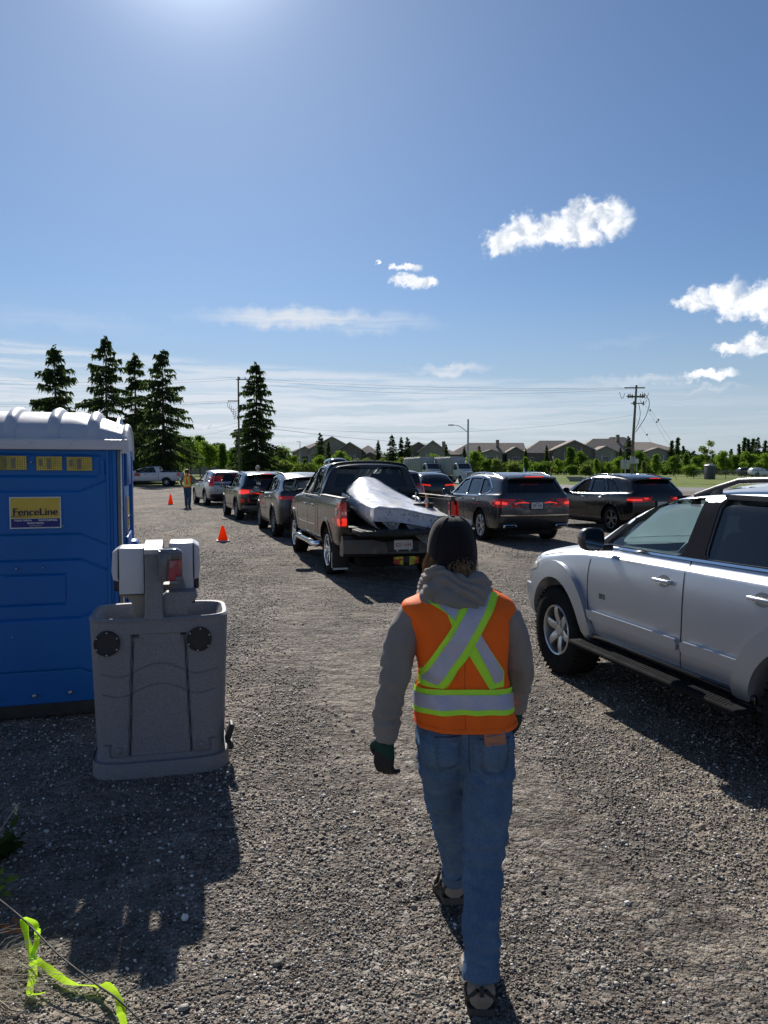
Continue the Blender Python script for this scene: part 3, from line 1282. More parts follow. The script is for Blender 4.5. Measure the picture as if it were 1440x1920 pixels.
for px, y, top, k, lb in TS:
	tree(k, px, y, top, name='spruce_tree', cat='tree', label=lb, group='small spruces by the apartments', sx=.85)
TPP = [(1258, 260, 821, 'left of two dark poplars at the apartment end'), (1269, 262, 815, 'taller of two dark poplars at the apartment end'),
	   (1280, 265, 832, 'short poplar beside the apartment end poplars'), (1384, 240, 828, 'leftmost poplar of the right hand poplar group'),
	   (1393, 240, 815, 'tallest poplar of the right hand group'), (1401, 242, 818, 'poplar close behind the tallest right hand poplar'),
	   (1409, 241, 817, 'poplar in the middle of the right hand group'), (1432, 240, 821, 'dark poplar near the right edge of view'),
	   (1440, 243, 824, 'poplar cut by the right edge of view'), (1370, 245, 838, 'small poplar left of the poplar group'), (1368, 230, 842, 'stubby poplar above the broad bright tree'),
	   (446, 200, 812, 'dark poplar behind the left utility pole')]
for px, y, top, lb in TPP:
	tree('poplar0', px, y, top, name='poplar_tree', label=lb, leafm=M_LEAF[3], group='poplars on the skyline', sx=1.0)
# far woods closing the horizon beyond the houses
def far_woods():
	rng = random.Random(3)
	V, F = [], []
	for i in range(26000):
		a = rng.uniform(-34, 34)
		x = 420 * tan(radians(a))
		y = 420 + rng.uniform(-12, 12)
		h = 9 + 4 * noise.noise(Vector((x * .03, 0, 5))) + 3 * noise.noise(Vector((x * .15, 0, 8)))
		z = rng.random() ** .8 * max(3, h)
		p = Vector((x, y, z))
		u = Vector((rng.gauss(0, 1), rng.gauss(0, 1), rng.gauss(0, .5))).normalized()
		v = u.orthogonal()
		l = rng.uniform(.9, 2.0)
		n0 = len(V)
		V += [p, p + u * l * .5 + v * l * .5, p + u * l, p + u * l * .5 - v * l * .5]
		F.append((n0, n0 + 1, n0 + 2, n0 + 3))
	o = obj('far_woods', npmesh('far_woods', V, F), leafmat('leaf_far', (.035, .055, .028), (.07, .095, .045)), smooth=0)
	tag(o, 'distant dark green woods closing the horizon behind the houses', 'woods', kind='stuff')


far_woods()


def hedge_band():
	rng = random.Random(12)
	V, F = [], []
	for i in range(46000):
		px = rng.uniform(535, 1460)
		y = rng.uniform(192, 204)
		x = (px - 720) / 1443 * y
		h = 3.0 + 1.1 * noise.noise(Vector((x * .22, 1, 3))) + .9 * noise.noise(Vector((x * .8, y * .3, 6)))
		z = h * rng.random() ** .7
		p = Vector((x, y, z))
		u = Vector((rng.gauss(0, 1), rng.gauss(0, 1), rng.gauss(0, .6))).normalized()
		v = u.orthogonal()
		l = rng.uniform(.25, .6)
		n0 = len(V)
		V += [p, p + u * l * .5 + v * l * .45, p + u * l, p + u * l * .5 - v * l * .45]
		F.append((n0, n0 + 1, n0 + 2, n0 + 3))
	o = obj('hedge', npmesh('hedge', V, F), leafmat('leaf_hedge', (.09, .135, .04), (.18, .23, .075)), smooth=0)
	tag(o, 'unbroken band of light green shrubs at the feet of the apartment houses', 'hedge', kind='stuff')


hedge_band()

# ================================================================== APARTMENT HOUSES
M_SHING = mat('roof_shingles', (.29, .245, .21), .9, var=.25, vs=1.5, bump=.5, bs=8, spec=.2)
M_SIDING = mat('wall_beige', (.27, .245, .22), .85, var=.1, vs=.4)
M_SIDEDK = mat('wall_brown', (.17, .145, .13), .85, var=.15, vs=.5)
M_STONE = mat('wall_stone', (.21, .18, .155), .9, var=.4, vs=2.2)
M_TRIM = mat('trim_white', (.55, .55, .53), .6, var=.05)
M_WIN = mat('window_dark', (.03, .035, .042), .12, var=.1, spec=.7)


def px_x(px, y):
	return (px - 720) / 1443 * y


def z_of(py, y):
	return 1.8 + y * tan(math.atan((960 - py) / 1443) - PITCH)


def house_wing(bw, br, x0, x1, y0, dep, eave, ridge, hipl=True, hipr=True, ov=.7):
	b_box(bw, ((x0 + x1) / 2, y0 + dep / 2, eave / 2), (x1 - x0, dep, eave))
	a, b, c, d = x0 - ov, x1 + ov, y0 - ov, y0 + dep + ov
	ym = (c + d) / 2
	run = (d - c) / 2
	hl = a + (run if hipl else 0)
	hr = b - (run if hipr else 0)
	if hl > hr:
		hl = hr = (a + b) / 2
	e = eave - .1
	pts = [(a, c, e), (b, c, e), (b, d, e), (a, d, e), (hl, ym, ridge), (hr, ym, ridge)]
	vs = [br.verts.new(p) for p in pts]
	for q in ((0, 1, 5, 4), (1, 2, 5), (2, 3, 4, 5), (3, 0, 4)):
		br.faces.new([vs[i] for i in q])
	b_box(br, ((a + b) / 2, (c + d) / 2, e - .12), (b - a, d - c, .22))


def gable(bw, br, bt, x0, x1, y0, dep, eave, peak, ov=.6):
	"""front gable facing the lot"""
	xm = (x0 + x1) / 2
	b_prism(bw, [(x0, 0), (x1, 0), (x1, eave), (xm, peak - .3), (x0, eave)], y0, y0 + dep, 'y')
	k = (peak - eave) / ((x1 - x0) / 2)
	for s in (-1, 1):
		xe = xm + s * ((x1 - x0) / 2 + ov)
		ze = eave - k * ov
		pts = [(xm, y0 - ov, peak), (xe, y0 - ov, ze), (xe, y0 + dep, ze), (xm, y0 + dep, peak)]
		up = [br.verts.new(p) for p in pts]
		dn = [br.verts.new((p[0], p[1], p[2] - .3)) for p in pts]
		fs = [br.faces.new(up), br.faces.new(dn[::-1])]
		for i in range(4):
			fs.append(br.faces.new((up[i], dn[i], dn[(i + 1) % 4], up[(i + 1) % 4])))
		bmesh.ops.recalc_face_normals(br, faces=fs)
		b_tube(bt, [(xm, y0 - ov - .03, peak - .22), (xe, y0 - ov - .03, ze - .2)], .07, 4)


def windows_on(root, xs, zs, y, w=1.5, h=1.5, balcony=()):
	first = None
	for i, x in enumerate(xs):
		for j, z in enumerate(zs):
			if first is None:
				bm = bmesh.new()
				b_box(bm, (0, 0, 0), (w, .12, h))
				f = obj('window', bm, M_TRIM, root, smooth=0)
				bp = bmesh.new()
				b_box(bp, (0, -.05, 0), (w - .22, .08, h - .22))
				p = obj('pane', bp, M_WIN, f, smooth=0)
				bb = bmesh.new()
				b_box(bb, (0, -.07, 0), (.08, .10, h - .2))
				first = (f, p)
				f.location = (x, y, z)
			else:
				f = first[0].copy()
				COL.objects.link(f)
				f.location = (x, y, z)
				p = first[1].copy()
				COL.objects.link(p)
				p.parent = f
	return first


def balcony(root, x, y, z, w=3.4):
	bm = bmesh.new()
	b_box(bm, (0, -.8, -.08), (w, 1.7, .16))
	for i in range(9):
		b_box(bm, (-w / 2 + .05 + i * (w - .1) / 8, -1.6, .5), (.05, .05, 1.0))
	b_box(bm, (0, -1.6, 1.02), (w, .07, .08))
	for s in (-1, 1):
		b_box(bm, (s * (w / 2 - .08), -1.58, 1.2), (.2, .2, 2.7))
	o = obj('balcony', bm, M_TRIM, root, smooth=0)
	o.location = (x, y, z)


def house(name, label, parts, D):
	"""parts: ('wing', px0, px1, eave_py, ridge_py, hipl, hipr) or ('gable', px0, px1, eave_py, peak_py)"""
	xc = px_x((min(p[1] for p in parts) + max(p[2] for p in parts)) / 2, D)
	r = empty(name, (xc, D, 0), 0, label, 'building')
	bw, bd, br, bt = bmesh.new(), bmesh.new(), bmesh.new(), bmesh.new()
	fronts = []
	for p in parts:
		x0, x1 = px_x(p[1], D) - xc, px_x(p[2], D) - xc
		e, t = z_of(p[3], D), z_of(p[4] + (4 if p[0] == 'gable' else -1), D)
		if p[0] == 'wing':
			house_wing(bw, br, x0, x1, 0 + p[7], 14, e, t, p[5], p[6])
			fronts.append((x0, x1, p[7], e, 'w'))
		else:
			bg = bmesh.new()
			gable(bg, br, bt, x0, x1, p[6], 9, e, t)
			obj('gable', bg, M_SIDING if p[5] else M_SIDEDK, r, smooth=0)
			fronts.append((x0, x1, p[6], e, 'g'))
	obj('wall', bw, M_SIDEDK, r, smooth=0)
	bd.free()
	rf = obj('roof', br, M_SHING, r, smooth=0)
	if len(bt.verts):
		obj('trim', bt, M_TRIM, r, smooth=0)
	n = 0
	for (x0, x1, y, e, k) in fronts:
		ww = x1 - x0
		zs = [z for z in (1.7, 4.4, 7.0) if z + .9 < e]
		m = max(1, int(ww / 5.2))
		xs = [x0 + ww * (i + .5) / m for i in range(m)]
		if k == 'w' and n < 100:
			windows_on(r, xs, zs, y - .03)
			n += len(xs) * len(zs)
		elif k == 'g':
			windows_on(r, [x0 + ww * .5], zs, y - .03, 2.4, 1.9)
			if ww > 6:
				for z in zs[1:]:
					balcony(r, x0 + ww * .5, y, z - 1.1, min(4.2, ww * .5))
	return r, rf


h1, rf1 = house('apartment_building', 'left brown apartment house with the highest gable above the pickup cab',
				[('wing', 545, 680, 846, 828, True, True, 5), ('gable', 552, 590, 846, 832, True, 2), ('gable', 582, 664, 840, 814, True, 0), ('wing', 655, 722, 856, 833, True, True, 8),
				 ('gable', 636, 678, 842, 825, False, -3), ('gable', 676, 712, 855, 843, False, 4)], 240)
h2, rf2 = house('apartment_building', 'middle apartment house with twin brown gables behind the refuse trucks',
				[('wing', 758, 862, 851, 832, True, True, 6), ('gable', 758, 812, 843, 824, False, 1), ('gable', 784, 836, 845, 822, True, -3)], 250)
h3, rf3 = house('apartment_building', 'long right apartment house with many hipped grey roofs',
				[('wing', 848, 990, 850, 829, True, False, 6), ('gable', 952, 984, 846, 833, False, 2), ('wing', 985, 1110, 848, 825, True, True, 4), ('gable', 1036, 1112, 842, 821, False, -1),
				 ('wing', 1090, 1205, 845, 821, True, True, 5), ('gable', 1112, 1150, 845, 832, True, -2), ('wing', 1130, 1235, 843, 817, True, True, 9), ('wing', 1200, 1275, 843, 828, False, True, 3),
				 ('gable', 1210, 1248, 845, 835, True, -1), ('gable', 900, 942, 849, 838, True, 1)], 262)
for rf, lst in ((rf3, [(940, 825, 262), (1173, 815, 262)]), (rf2, [(836, 828, 250)])):
	for px, py, D in lst:
		bm = bmesh.new()
		b_box(bm, (px_x(px, D) - rf.parent.location.x, 10, z_of(py, D) - .8), (1.1, 1.1, 2.4), bev=.05)
		obj('chimney', bm, M_STONE, rf, smooth=0)

# low dark sheds between the trees
for i, (px, w_, lb) in enumerate([(1420, 7, 'low dark garage roof behind the far parked van'), (392, 9, 'grey shed among the left trees')]):
	D = 200
	r = empty('shed', (px_x(px, D), D, 0), 0, lb, 'building')
	bm = bmesh.new()
	b_box(bm, (0, 0, 1.3), (w_, 6, 2.6))
	obj('wall', bm, M_SIDING, r, smooth=0)
	bm = bmesh.new()
	b_prism(bm, [(-w_ / 2 - .4, 2.6), (w_ / 2 + .4, 2.6), (0, 4.0)], -3.4, 3.4, 'y')
	obj('roof', bm, M_SHING, r, smooth=0)

# ================================================================== POLES, WIRES, LAMP, SIGNS
M_POLE = mat('weathered_pole', (.16, .135, .11), .9, var=.3, vs=3, bump=.4, bs=12)
M_STEEL = mat('galvanised', (.36, .37, .38), .45, metal=.6, var=.15)
M_WIRE = mat('wire_black', (.03, .03, .032), .6, var=0, rv=0)
M_DKP = mat('dark_fitting', (.05, .05, .055), .5, var=.1)


def utility_pole_right():
	r = empty('utility_pole', (px_x(1184, 95), 95, 0), 0, 'leaning wooden utility pole with crossarms right of the square white sign', 'utility pole')
	T = z_of(722, 95)
	bm = bmesh.new()
	b_tube(bm, [(-.05, 0, -.5), (.12, 0, T * .5), (.38, 0, T)], [.20, .17, .12], 10)
	obj('pole', bm, M_POLE, r)
	bm = bmesh.new()
	z1 = z_of(727, 95)
	b_box(bm, (.2, .1, z1), (2.5, .12, .14))
	obj('crossarm', bm, M_POLE, r, smooth=0)
	bm = bmesh.new()
	z2 = z_of(743, 95)
	b_box(bm, (.3, .1, z2), (2.1, .12, .14))
	b_box(bm, (.3, -.2, z2 - .1), (1.9, .12, .14))
	obj('crossarm', bm, M_POLE, r, smooth=0)
	bm = bmesh.new()
	z3 = z_of(756, 95)
	b_box(bm, (.55, .1, z3), (1.5, .10, .12))
	obj('crossarm', bm, M_POLE, r, smooth=0)
	for dx, zz in [(-1.0, z2), (-.75, z2 + .05), (-.45, z2 - .02), (.75, z2 + .05), (1.05, z2), (1.35, z2 + .1), (1.2, z3), (-.2, z3)]:
		bm = bmesh.new()
		b_lathe(bm, [(.02, -.25), (.09, -.22), (.05, -.1), (.1, -.05), (.05, .05), (.1, .12), (.02, .3)], 8, (.25 + dx * .85, 0, zz), 'z')
		obj('insulator', bm, M_DKP, r)
	for k, (x0, x1, zz) in enumerate([(-1.7, -1.0, z2 + .5), (1.1, 1.9, z2 + .5), (.8, 1.7, z2 - .3)]):
		bm = bmesh.new()
		pts = smoothline([(x0, 0, zz), ((x0 + x1) / 2, 0, zz - .8), (x1, 0, zz - .1)], 6)
		b_tube(bm, pts, .028, 4)
		obj('jumper_wire', bm, M_WIRE, r)
	bm = bmesh.new()
	b_tube(bm, smoothline([(1.5, 0, z2 + .2), (2.0, 0, z2 - .8), (1.6, 0, z2 - 2.4), (.9, 0, z2 - 3.6), (.35, 0, z2 - 4.4)], 6), .04, 5)
	obj('jumper_wire', bm, M_WIRE, r)
	bm = bmesh.new()
	b_tube(bm, smoothline([(.7, 0, z3 - .1), (.9, 0, z3 - 1.2), (.75, 0, z3 - 2.2), (.35, 0, z3 - 3.2)], 6), .035, 5)
	obj('jumper_wire', bm, M_WIRE, r)
	bm = bmesh.new()
	b_box(bm, (.0, -.3, z_of(863, 95)), (.65, .12, .9), bev=.03)
	obj('notice_box', bm, mat('grey_box', (.36, .38, .4), .5), r)
	return r, T


upr, TR = utility_pole_right()


def utility_pole_left():
	r = empty('utility_pole', (px_x(449, 100), 100, 0), 0, 'thin wooden utility pole on the left half hidden by the dense spruce', 'utility pole')
	T = z_of(706, 100)
	bm = bmesh.new()
	b_tube(bm, [(0, 0, -.5), (0, 0, T)], [.14, .10], 9)
	obj('pole', bm, M_POLE, r)
	for zz, w_, dx in [(z_of(712, 100), 1.9, .7), (z_of(752, 100), 1.5, -.6)]:
		bm = bmesh.new()
		b_box(bm, (dx, -.1, zz), (w_, .1, .12))
		obj('crossarm', bm, M_POLE, r, smooth=0)
	for a in range(5):
		bm = bmesh.new()
		zz = z_of(755, 100) - a * .3
		b_tube(bm, smoothline([(-1.3 + a * .2, 0, zz + .2), (-1.4 + a * .25, 0, zz - .5), (-.6, 0, zz - .9), (0, 0, zz - .6)], 5), .025, 4)
		obj('jumper_wire', bm, M_WIRE, r)
	for dx in (.2, .9, 1.5):
		bm = bmesh.new()
		b_lathe(bm, [(.02, 0), (.08, .03), (.05, .12), (.07, .18), (.02, .3)], 8, (dx, -.1, z_of(712, 100) + .06), 'z')
		obj('insulator', bm, M_DKP, r)


utility_pole_left()


def wire(a, b, sag, r, label, n=24):
	a, b = Vector(a), Vector(b)
	bm = bmesh.new()
	pts = []
	for i in range(n + 1):
		t = i / n
		p = a.lerp(b, t)
		p.z -= sag * 4 * t * (1 - t)
		pts.append(p)
	b_tube(bm, pts, r, 5)
	o = obj('overhead_wire', bm, M_WIRE, None)
	tag(o, label, 'wire', 'overhead wires')


def WP(px, py, y):
	return (px_x(px, y), y, z_of(py, y))


wire(WP(449, 708, 100), WP(1170, 727, 95), .55, .0105, 'upper wire strung between the two utility poles')
wire(WP(449, 711, 100), WP(1180, 728, 95), .75, .0105, 'second wire strung just under the upper one')
wire(WP(449, 717, 100), WP(1188, 729, 95), 1.0, .0105, 'lowest of three wires between the pole tops')
wire(WP(-180, 700, 104), WP(445, 707, 100), .9, .0105, 'upper wire running left from the left pole top')
wire(WP(-180, 708, 104), WP(449, 711, 100), .9, .0105, 'lower wire running left from the left pole top')
wire(WP(-180, 752, 104), WP(445, 751, 100), .5, .0105, 'upper cable crossing behind the big spruces')
wire(WP(-180, 758, 104), WP(445, 754, 100), .5, .012, 'lower cable crossing behind the big spruces')
wire(WP(449, 792, 100), WP(1182, 779, 95), 1.7, .0105, 'long low wire sagging to the right pole')
wire(WP(330, 806, 140), WP(449, 792, 100), .4, .0105, 'thin service wire dropping to the left pole')
wire(WP(350, 815, 140), WP(449, 798, 100), .5, .0105, 'lower service wire below the first at the left pole')
wire(WP(449, 796, 100), WP(905, 832, 230), 1.0, .022, 'far wire descending behind the street light')
wire(WP(1207, 760, 95), WP(1262, 850, 120), .1, .0105, 'left guy wire slanting down right of the pole')
wire(WP(1212, 760, 95), WP(1272, 848, 120), .1, .0105, 'right guy wire slanting down right of the pole')
wire(WP(1190, 785, 95), WP(1224, 835, 105), .05, .0105, 'short lower guy wire beside the pole')
for i, (px, py) in enumerate([(1229, 791), (1232, 787), (1211, 815), (1216, 769)]):
	bm = bmesh.new()
	p = WP(px, py, 100 if i != 2 else 98)
	b_ell(bm, p, (.10, .10, .16), 8, 6)
	o = obj('strain_insulator', bm, M_DKP)
	tag(o, ['black strain insulator on the left guy wire', 'black strain insulator on the right guy wire', 'black strain insulator on the short guy wire', 'topmost black strain insulator near the pole'][i], 'insulator')


def street_light():
	D = 112
	r = empty('street_light', (px_x(877, D), D, 0), 0, 'tall grey street light with one arm reaching left', 'street light')
	T = z_of(786, D)
	bm = bmesh.new()
	b_tube(bm, [(0, 0, -.3), (0, 0, T)], [.17, .12], 10)
	obj('pole', bm, M_STEEL, r)
	za, ze = z_of(811, D), z_of(797, D)
	bm = bmesh.new()
	b_tube(bm, smoothline([(0, 0, za), (-.6, 0, za + .45), (-1.4, 0, ze - .1), (-2.2, 0, ze)], 5), .05, 6)
	obj('arm', bm, M_STEEL, r)
	bm = bmesh.new()
	b_box(bm, (-2.5, 0, ze), (.85, .34, .16), bev=.06)
	obj('lamp_head', bm, M_DKP, r)


street_light()


def simple_lamp(px, py, D, label):
	r = empty('street_light', (px_x(px, D), D, 0), 0, label, 'street light')
	bm = bmesh.new()
	b_tube(bm, [(0, 0, -.3), (0, 0, z_of(py, D))], [.12, .09], 8)
	obj('pole', bm, M_STEEL, r)
	bm = bmesh.new()
	b_box(bm, (-.6, 0, z_of(py, D)), (1.3, .25, .14), bev=.05)
	obj('lamp_head', bm, M_DKP, r)


simple_lamp(563, 828, 215, 'small distant street light left of the apartment gable')
simple_lamp(1058, 846, 190, 'small distant street light among the right hand trees')


def sign_board():
	D = 84
	r = empty('sign_board', (px_x(1171.5, D), D, 0), 0, 'square pale sign on a post left of the utility pole', 'sign')
	bm = bmesh.new()
	b_box(bm, (0, 0, z_of(871, D)), (.98, .05, .95), bev=.015)
	obj('panel', bm, mat('sign_back', (.42, .44, .43), .5, metal=.2, var=.1), r)
	bm = bmesh.new()
	b_box(bm, (0, -.06, z_of(871, D) / 2 + .3), (.09, .07, z_of(871, D) + .8))
	obj('post', bm, M_STEEL, r, smooth=0)


sign_board()


def slim_sign():
	D = 90
	r = empty('post_with_plate', (px_x(1192, D), D, 0), 0, 'thin steel post standing beside the utility pole foot', 'post')
	bm = bmesh.new()
	b_tube(bm, [(-.25, -1, 0), (-.25, -1, 2.9)], .045, 6)
	obj('post', bm, M_STEEL, r)
	bm = bmesh.new()
	b_box(bm, (-.25, -1.06, 2.5), (.4, .03, .5), bev=.01)
	obj('plate', bm, M_TRIM, r)


slim_sign()


def fence():
	D0 = 118
	r = empty('chain_link_fence', (px_x(1300, D0), D0, 0), 0, 'low chain link fence with steel posts beside the distant toilet', 'fence')
	bp = None
	L = 26
	for i in range(12):
		bm = bmesh.new()
		b_tube(bm, [(i * 2.4, i * -.12, 0), (i * 2.4, i * -.12, 1.35)], .05, 6)
		obj('post', bm, M_DKP, r)
	for z in (1.32, .12):
		bm = bmesh.new()
		b_tube(bm, [(0, 0, z), (26.4, -1.3, z)], .028, 5)
		obj('rail', bm, M_STEEL, r)
	bm = bmesh.new()
	for i in range(110):
		x = i * .24
		for s in (-1, 1):
			b_tube(bm, [(x, -x * .05, .12 if s > 0 else 1.32), (x + .9, -(x + .9) * .05, 1.32 if s > 0 else .12)], .006, 3, cap=False)
	obj('mesh_panel', bm, M_STEEL, r)


fence()

# stakes with ropes for the young trees
for i, (px, y, l, lb) in enumerate([(1262, 112, 2.2, 'leaning tree stake on the lawn nearest the utility pole'), (1284, 122, 1.8, 'leaning tree stake in the middle of the lawn'), (1290, 120, 1.6, 'leaning tree stake close to the distant toilet')]):
	bm = bmesh.new()
	x = px_x(px, y)
	b_tube(bm, [(x - .7, y, l), (x + .5, y, 0)], .035, 5)
	o = obj('tree_stake', bm, M_POLE)
	tag(o, lb, 'stake')


def far_toilet():
	D = 115
	r = empty('portable_toilet', (px_x(1330, D), D, 0), radians(8), 'distant dark grey portable toilet standing on the lawn', 'portable toilet')
	bm = bmesh.new()
	b_box(bm, (0, 0, 1.0), (1.15, 1.15, 2.0), bev=.04)
	obj('cabin', bm, mat('dark_plastic', (.045, .05, .06), .5), r)
	bm = bmesh.new()
	b_prism(bm, [(-.62, 1.98), (.62, 1.98), (.62, 2.06), (.42, 2.22), (0, 2.3), (-.42, 2.22), (-.62, 2.06)], -.62, .62, 'y', bev=.02)
	obj('roof', bm, mat('roof_translucent', (.35, .36, .38), .4), r)
	for s, nm in ((-.29, 'door'), (.3, 'side_panel')):
		bm = bmesh.new()
		b_box(bm, (s, -.59, .98), (.5, .04, 1.8), bev=.01)
		obj(nm, bm, mat('dark_plastic2', (.06, .065, .075), .5), r)
	for x in (-.42, -.14, .16, .44):
		bm = bmesh.new()
		b_box(bm, (x, -.62, 1.82), (.16, .02, .10))
		obj('vent', bm, mat('vent_grey', (.16, .16, .17), .6), r, smooth=0)


far_toilet()

M_CONC = mat('concrete', (.28, .27, .25), .9, var=.2, vs=3, bump=.4, bs=15)
bm = bmesh.new()
b_prism(bm, [(-1.0, .62), (1.0, .62), (1.0, 0), (-.45, 0), (-.7, .35)], -.4, .4, 'y', bev=.03)
o = obj('concrete_block', bm, M_CONC)
o.location = (px_x(1076, 98), 98, 0)
tag(o, 'grey concrete block lying on the lawn behind the black crossover', 'concrete block')
bm = bmesh.new()
b_box(bm, (0, 0, .12), (2.8, 1.2, .3), bev=.05)
o = obj('concrete_slab', bm, M_CONC)
o.location = (px_x(1082, 118), 118, 0)
tag(o, 'flat pale slab on the lawn behind the concrete block', 'concrete slab')
# ================================================================== VEHICLES
M_TYRE = mat('tyre_rubber', (.018, .018, .018), .95, var=.25, vs=12, bump=.35, bs=60, spec=.05)
M_RIM = mat('alloy_silver', (.55, .56, .57), .28, metal=.9, var=.05)
M_RIMD = mat('alloy_dark', (.035, .036, .04), .3, metal=.5, var=.05)
M_CHROME = mat('chrome', (.75, .76, .77), .10, metal=1, var=.03, rv=.03)
M_BLKPL = mat('black_plastic', (.022, .022, .024), .55, var=.12, bump=.2, bs=120)
M_BLKGL = mat('black_gloss', (.010, .010, .012), .12, var=0, coat=.6)
M_INT = mat('cabin_dark', (.022, .022, .024), .8, var=.1)
M_SEAT = mat('seat_grey', (.07, .07, .075), .85, var=.15)
M_UNDER = mat('underbody', (.012, .012, .012), .9, var=.1)
M_REDL = mat('lamp_red', (.55, .014, .012), .2, var=.1, coat=.5, vs=20, emit=(1, .02, .01), es=.02)
M_REDB = mat('lamp_red_lit', (.5, .02, .01), .2, var=.1, coat=1, emit=(1, .035, .015), es=.55)
M_CLRL = mat('lamp_clear', (.45, .46, .48), .12, var=.1, coat=1, vs=30)
M_MIRR = mat('mirror_glass', (.16, .19, .20), .03, metal=1, var=0, rv=0)
M_PLATE = mat('plate_white', (.62, .62, .60), .45, var=.08, vs=20)
M_PLTXT = mat('plate_red_text', (.38, .03, .03), .5, var=0)
M_SEAM = mat('seam_dark', (.008, .008, .008), .8, var=0, rv=0)
G_DARK = glassmat('glass_privacy', (.10, .11, .12), .75)
G_MID = glassmat('glass_tint', (.42, .47, .46), .12)
G_CLR = glassmat('glass_clear', (.72, .78, .76), .03)


def paint(name, c, metal=.35, rough=.34, coat=.45, var=.04, crough=.05):
	m = mat(name, c, rough, metal=metal, coat=coat, var=var, vs=3, rv=.05, spec=.5, crough=crough)
	return m


def make_wheel(R, rr, wd, nsp, style, rimm):
	"""wheel with its outer face towards +y"""
	root = bpy.data.objects.new('wheel', None)
	COL.objects.link(root)
	bm = bmesh.new()
	h = wd / 2
	b_lathe(bm, [(rr - .01, -h + .02), (rr + .01, -h), (R * .90, -h), (R * .975, -h + .025), (R, -h + .05), (R, -.03), (R - .008, -.026), (R - .008, -.018), (R, -.014),
				 (R, .014), (R - .008, .018), (R - .008, .026), (R, .03), (R, h - .05), (R * .975, h - .025), (R * .90, h), (rr + .02, h - .004), (rr, h - .02)], 48, axis='y')
	# shoulder lugs
	nl = 44
	for i in range(nl):
		a = 2 * pi * i / nl
		for s in (-1, 1):
			b_box(bm, (R * .974 * cos(a), s * (h - .030), R * .974 * sin(a)), (.018, .045, .012), rot=Matrix.Rotation(-a, 3, 'Y'))
	obj('tyre', bm, M_TYRE, root, smooth=50)
	bm = bmesh.new()
	b_lathe(bm, [(rr, h - .018), (rr - .008, h - .008), (rr - .020, h - .014), (rr - .026, h - .045), (rr - .03, -h + .03), (rr, -h + .02)], 48, axis='y')
	ys = h - .030
	hub = .07
	if style == 'six':
		b_lathe(bm, [(.0, ys - .01), (.045, ys - .01), (.05, ys - .02), (.075, ys - .022), (.085, ys - .045), (.085, ys - .07)], 24, axis='y')
	else:
		b_lathe(bm, [(.0, ys), (.03, ys), (.035, ys - .008), (.07, ys - .012), (.08, ys - .05)], 24, axis='y')

	def spoke(a, w0, w1, r0=.06, r1=None, y0=None, y1=None, tw=0.0):
		r1 = r1 or rr - .018
		y0 = ys - .018 if y0 is None else y0
		y1 = ys if y1 is None else y1
		rings = []
		for t in (0, .25, .55, .85, 1):
			r = r0 + (r1 - r0) * t
			w_ = w0 + (w1 - w0) * t
			y = y0 + (y1 - y0) * t + .012 * sin(pi * t)
			aa = a + tw * t
			ca, sa = cos(aa), sin(aa)
			ring = []
			for (u, v) in ((-w_ / 2, -.035), (-w_ / 2, -.006), (-w_ * .3, 0), (w_ * .3, 0), (w_ / 2, -.006), (w_ / 2, -.035)):
				ring.append(Vector((r * ca - u * sa, y + v, r * sa + u * ca)))
			rings.append(ring)
		b_loft(bm, rings)
	for i in range(nsp):
		a = 2 * pi * i / nsp + .3
		if style == 'six':
			spoke(a, .075, .060)
			b_lathe(bm, [(0, ys - .012), (.010, ys - .012), (.010, ys - .03)], 8, (.058 * cos(a + .5), 0, .058 * sin(a + .5)), axis='y')
		elif style == 'five':
			spoke(a, .085, .110)
		elif style == 'double':
			spoke(a, .030, .022, tw=.13)
			spoke(a, .030, .022, tw=-.13)
		elif style == 'star':
			spoke(a, .050, .030, tw=.24)
			spoke(a, .050, .030, tw=-.24)
		else:
			spoke(a, .04, .032)
	obj('rim', bm, rimm, root, smooth=40)
	bm = bmesh.new()
	b_lathe(bm, [(.0, .0), (rr * .62, .0), (rr * .64, -.02), (rr - .03, -.03)], 24, axis='y')
	obj('brake_disc', bm, M_UNDER, root, smooth=40)
	return root


_WH = {}


def put_wheel(root, x, y, R, rr, wd, nsp, style, rimm, steer=0.0):
	key = (R, rr, wd, nsp, style, rimm.name)
	if key not in _WH:
		w_ = make_wheel(R, rr, wd, nsp, style, rimm)
		_WH[key] = w_
	else:
		w_ = copy_tree(_WH[key])
	w_.parent = root
	w_.location = (x, y, R)
	w_.rotation_euler = (0, random.uniform(0, 6), steer if y > 0 else pi + steer)
	w_.rotation_mode = 'XYZ'
	w_.rotation_euler = (0, 0, steer if y > 0 else pi + steer)
	return w_


def lerp(a, b, t):
	return a + (b - a) * t


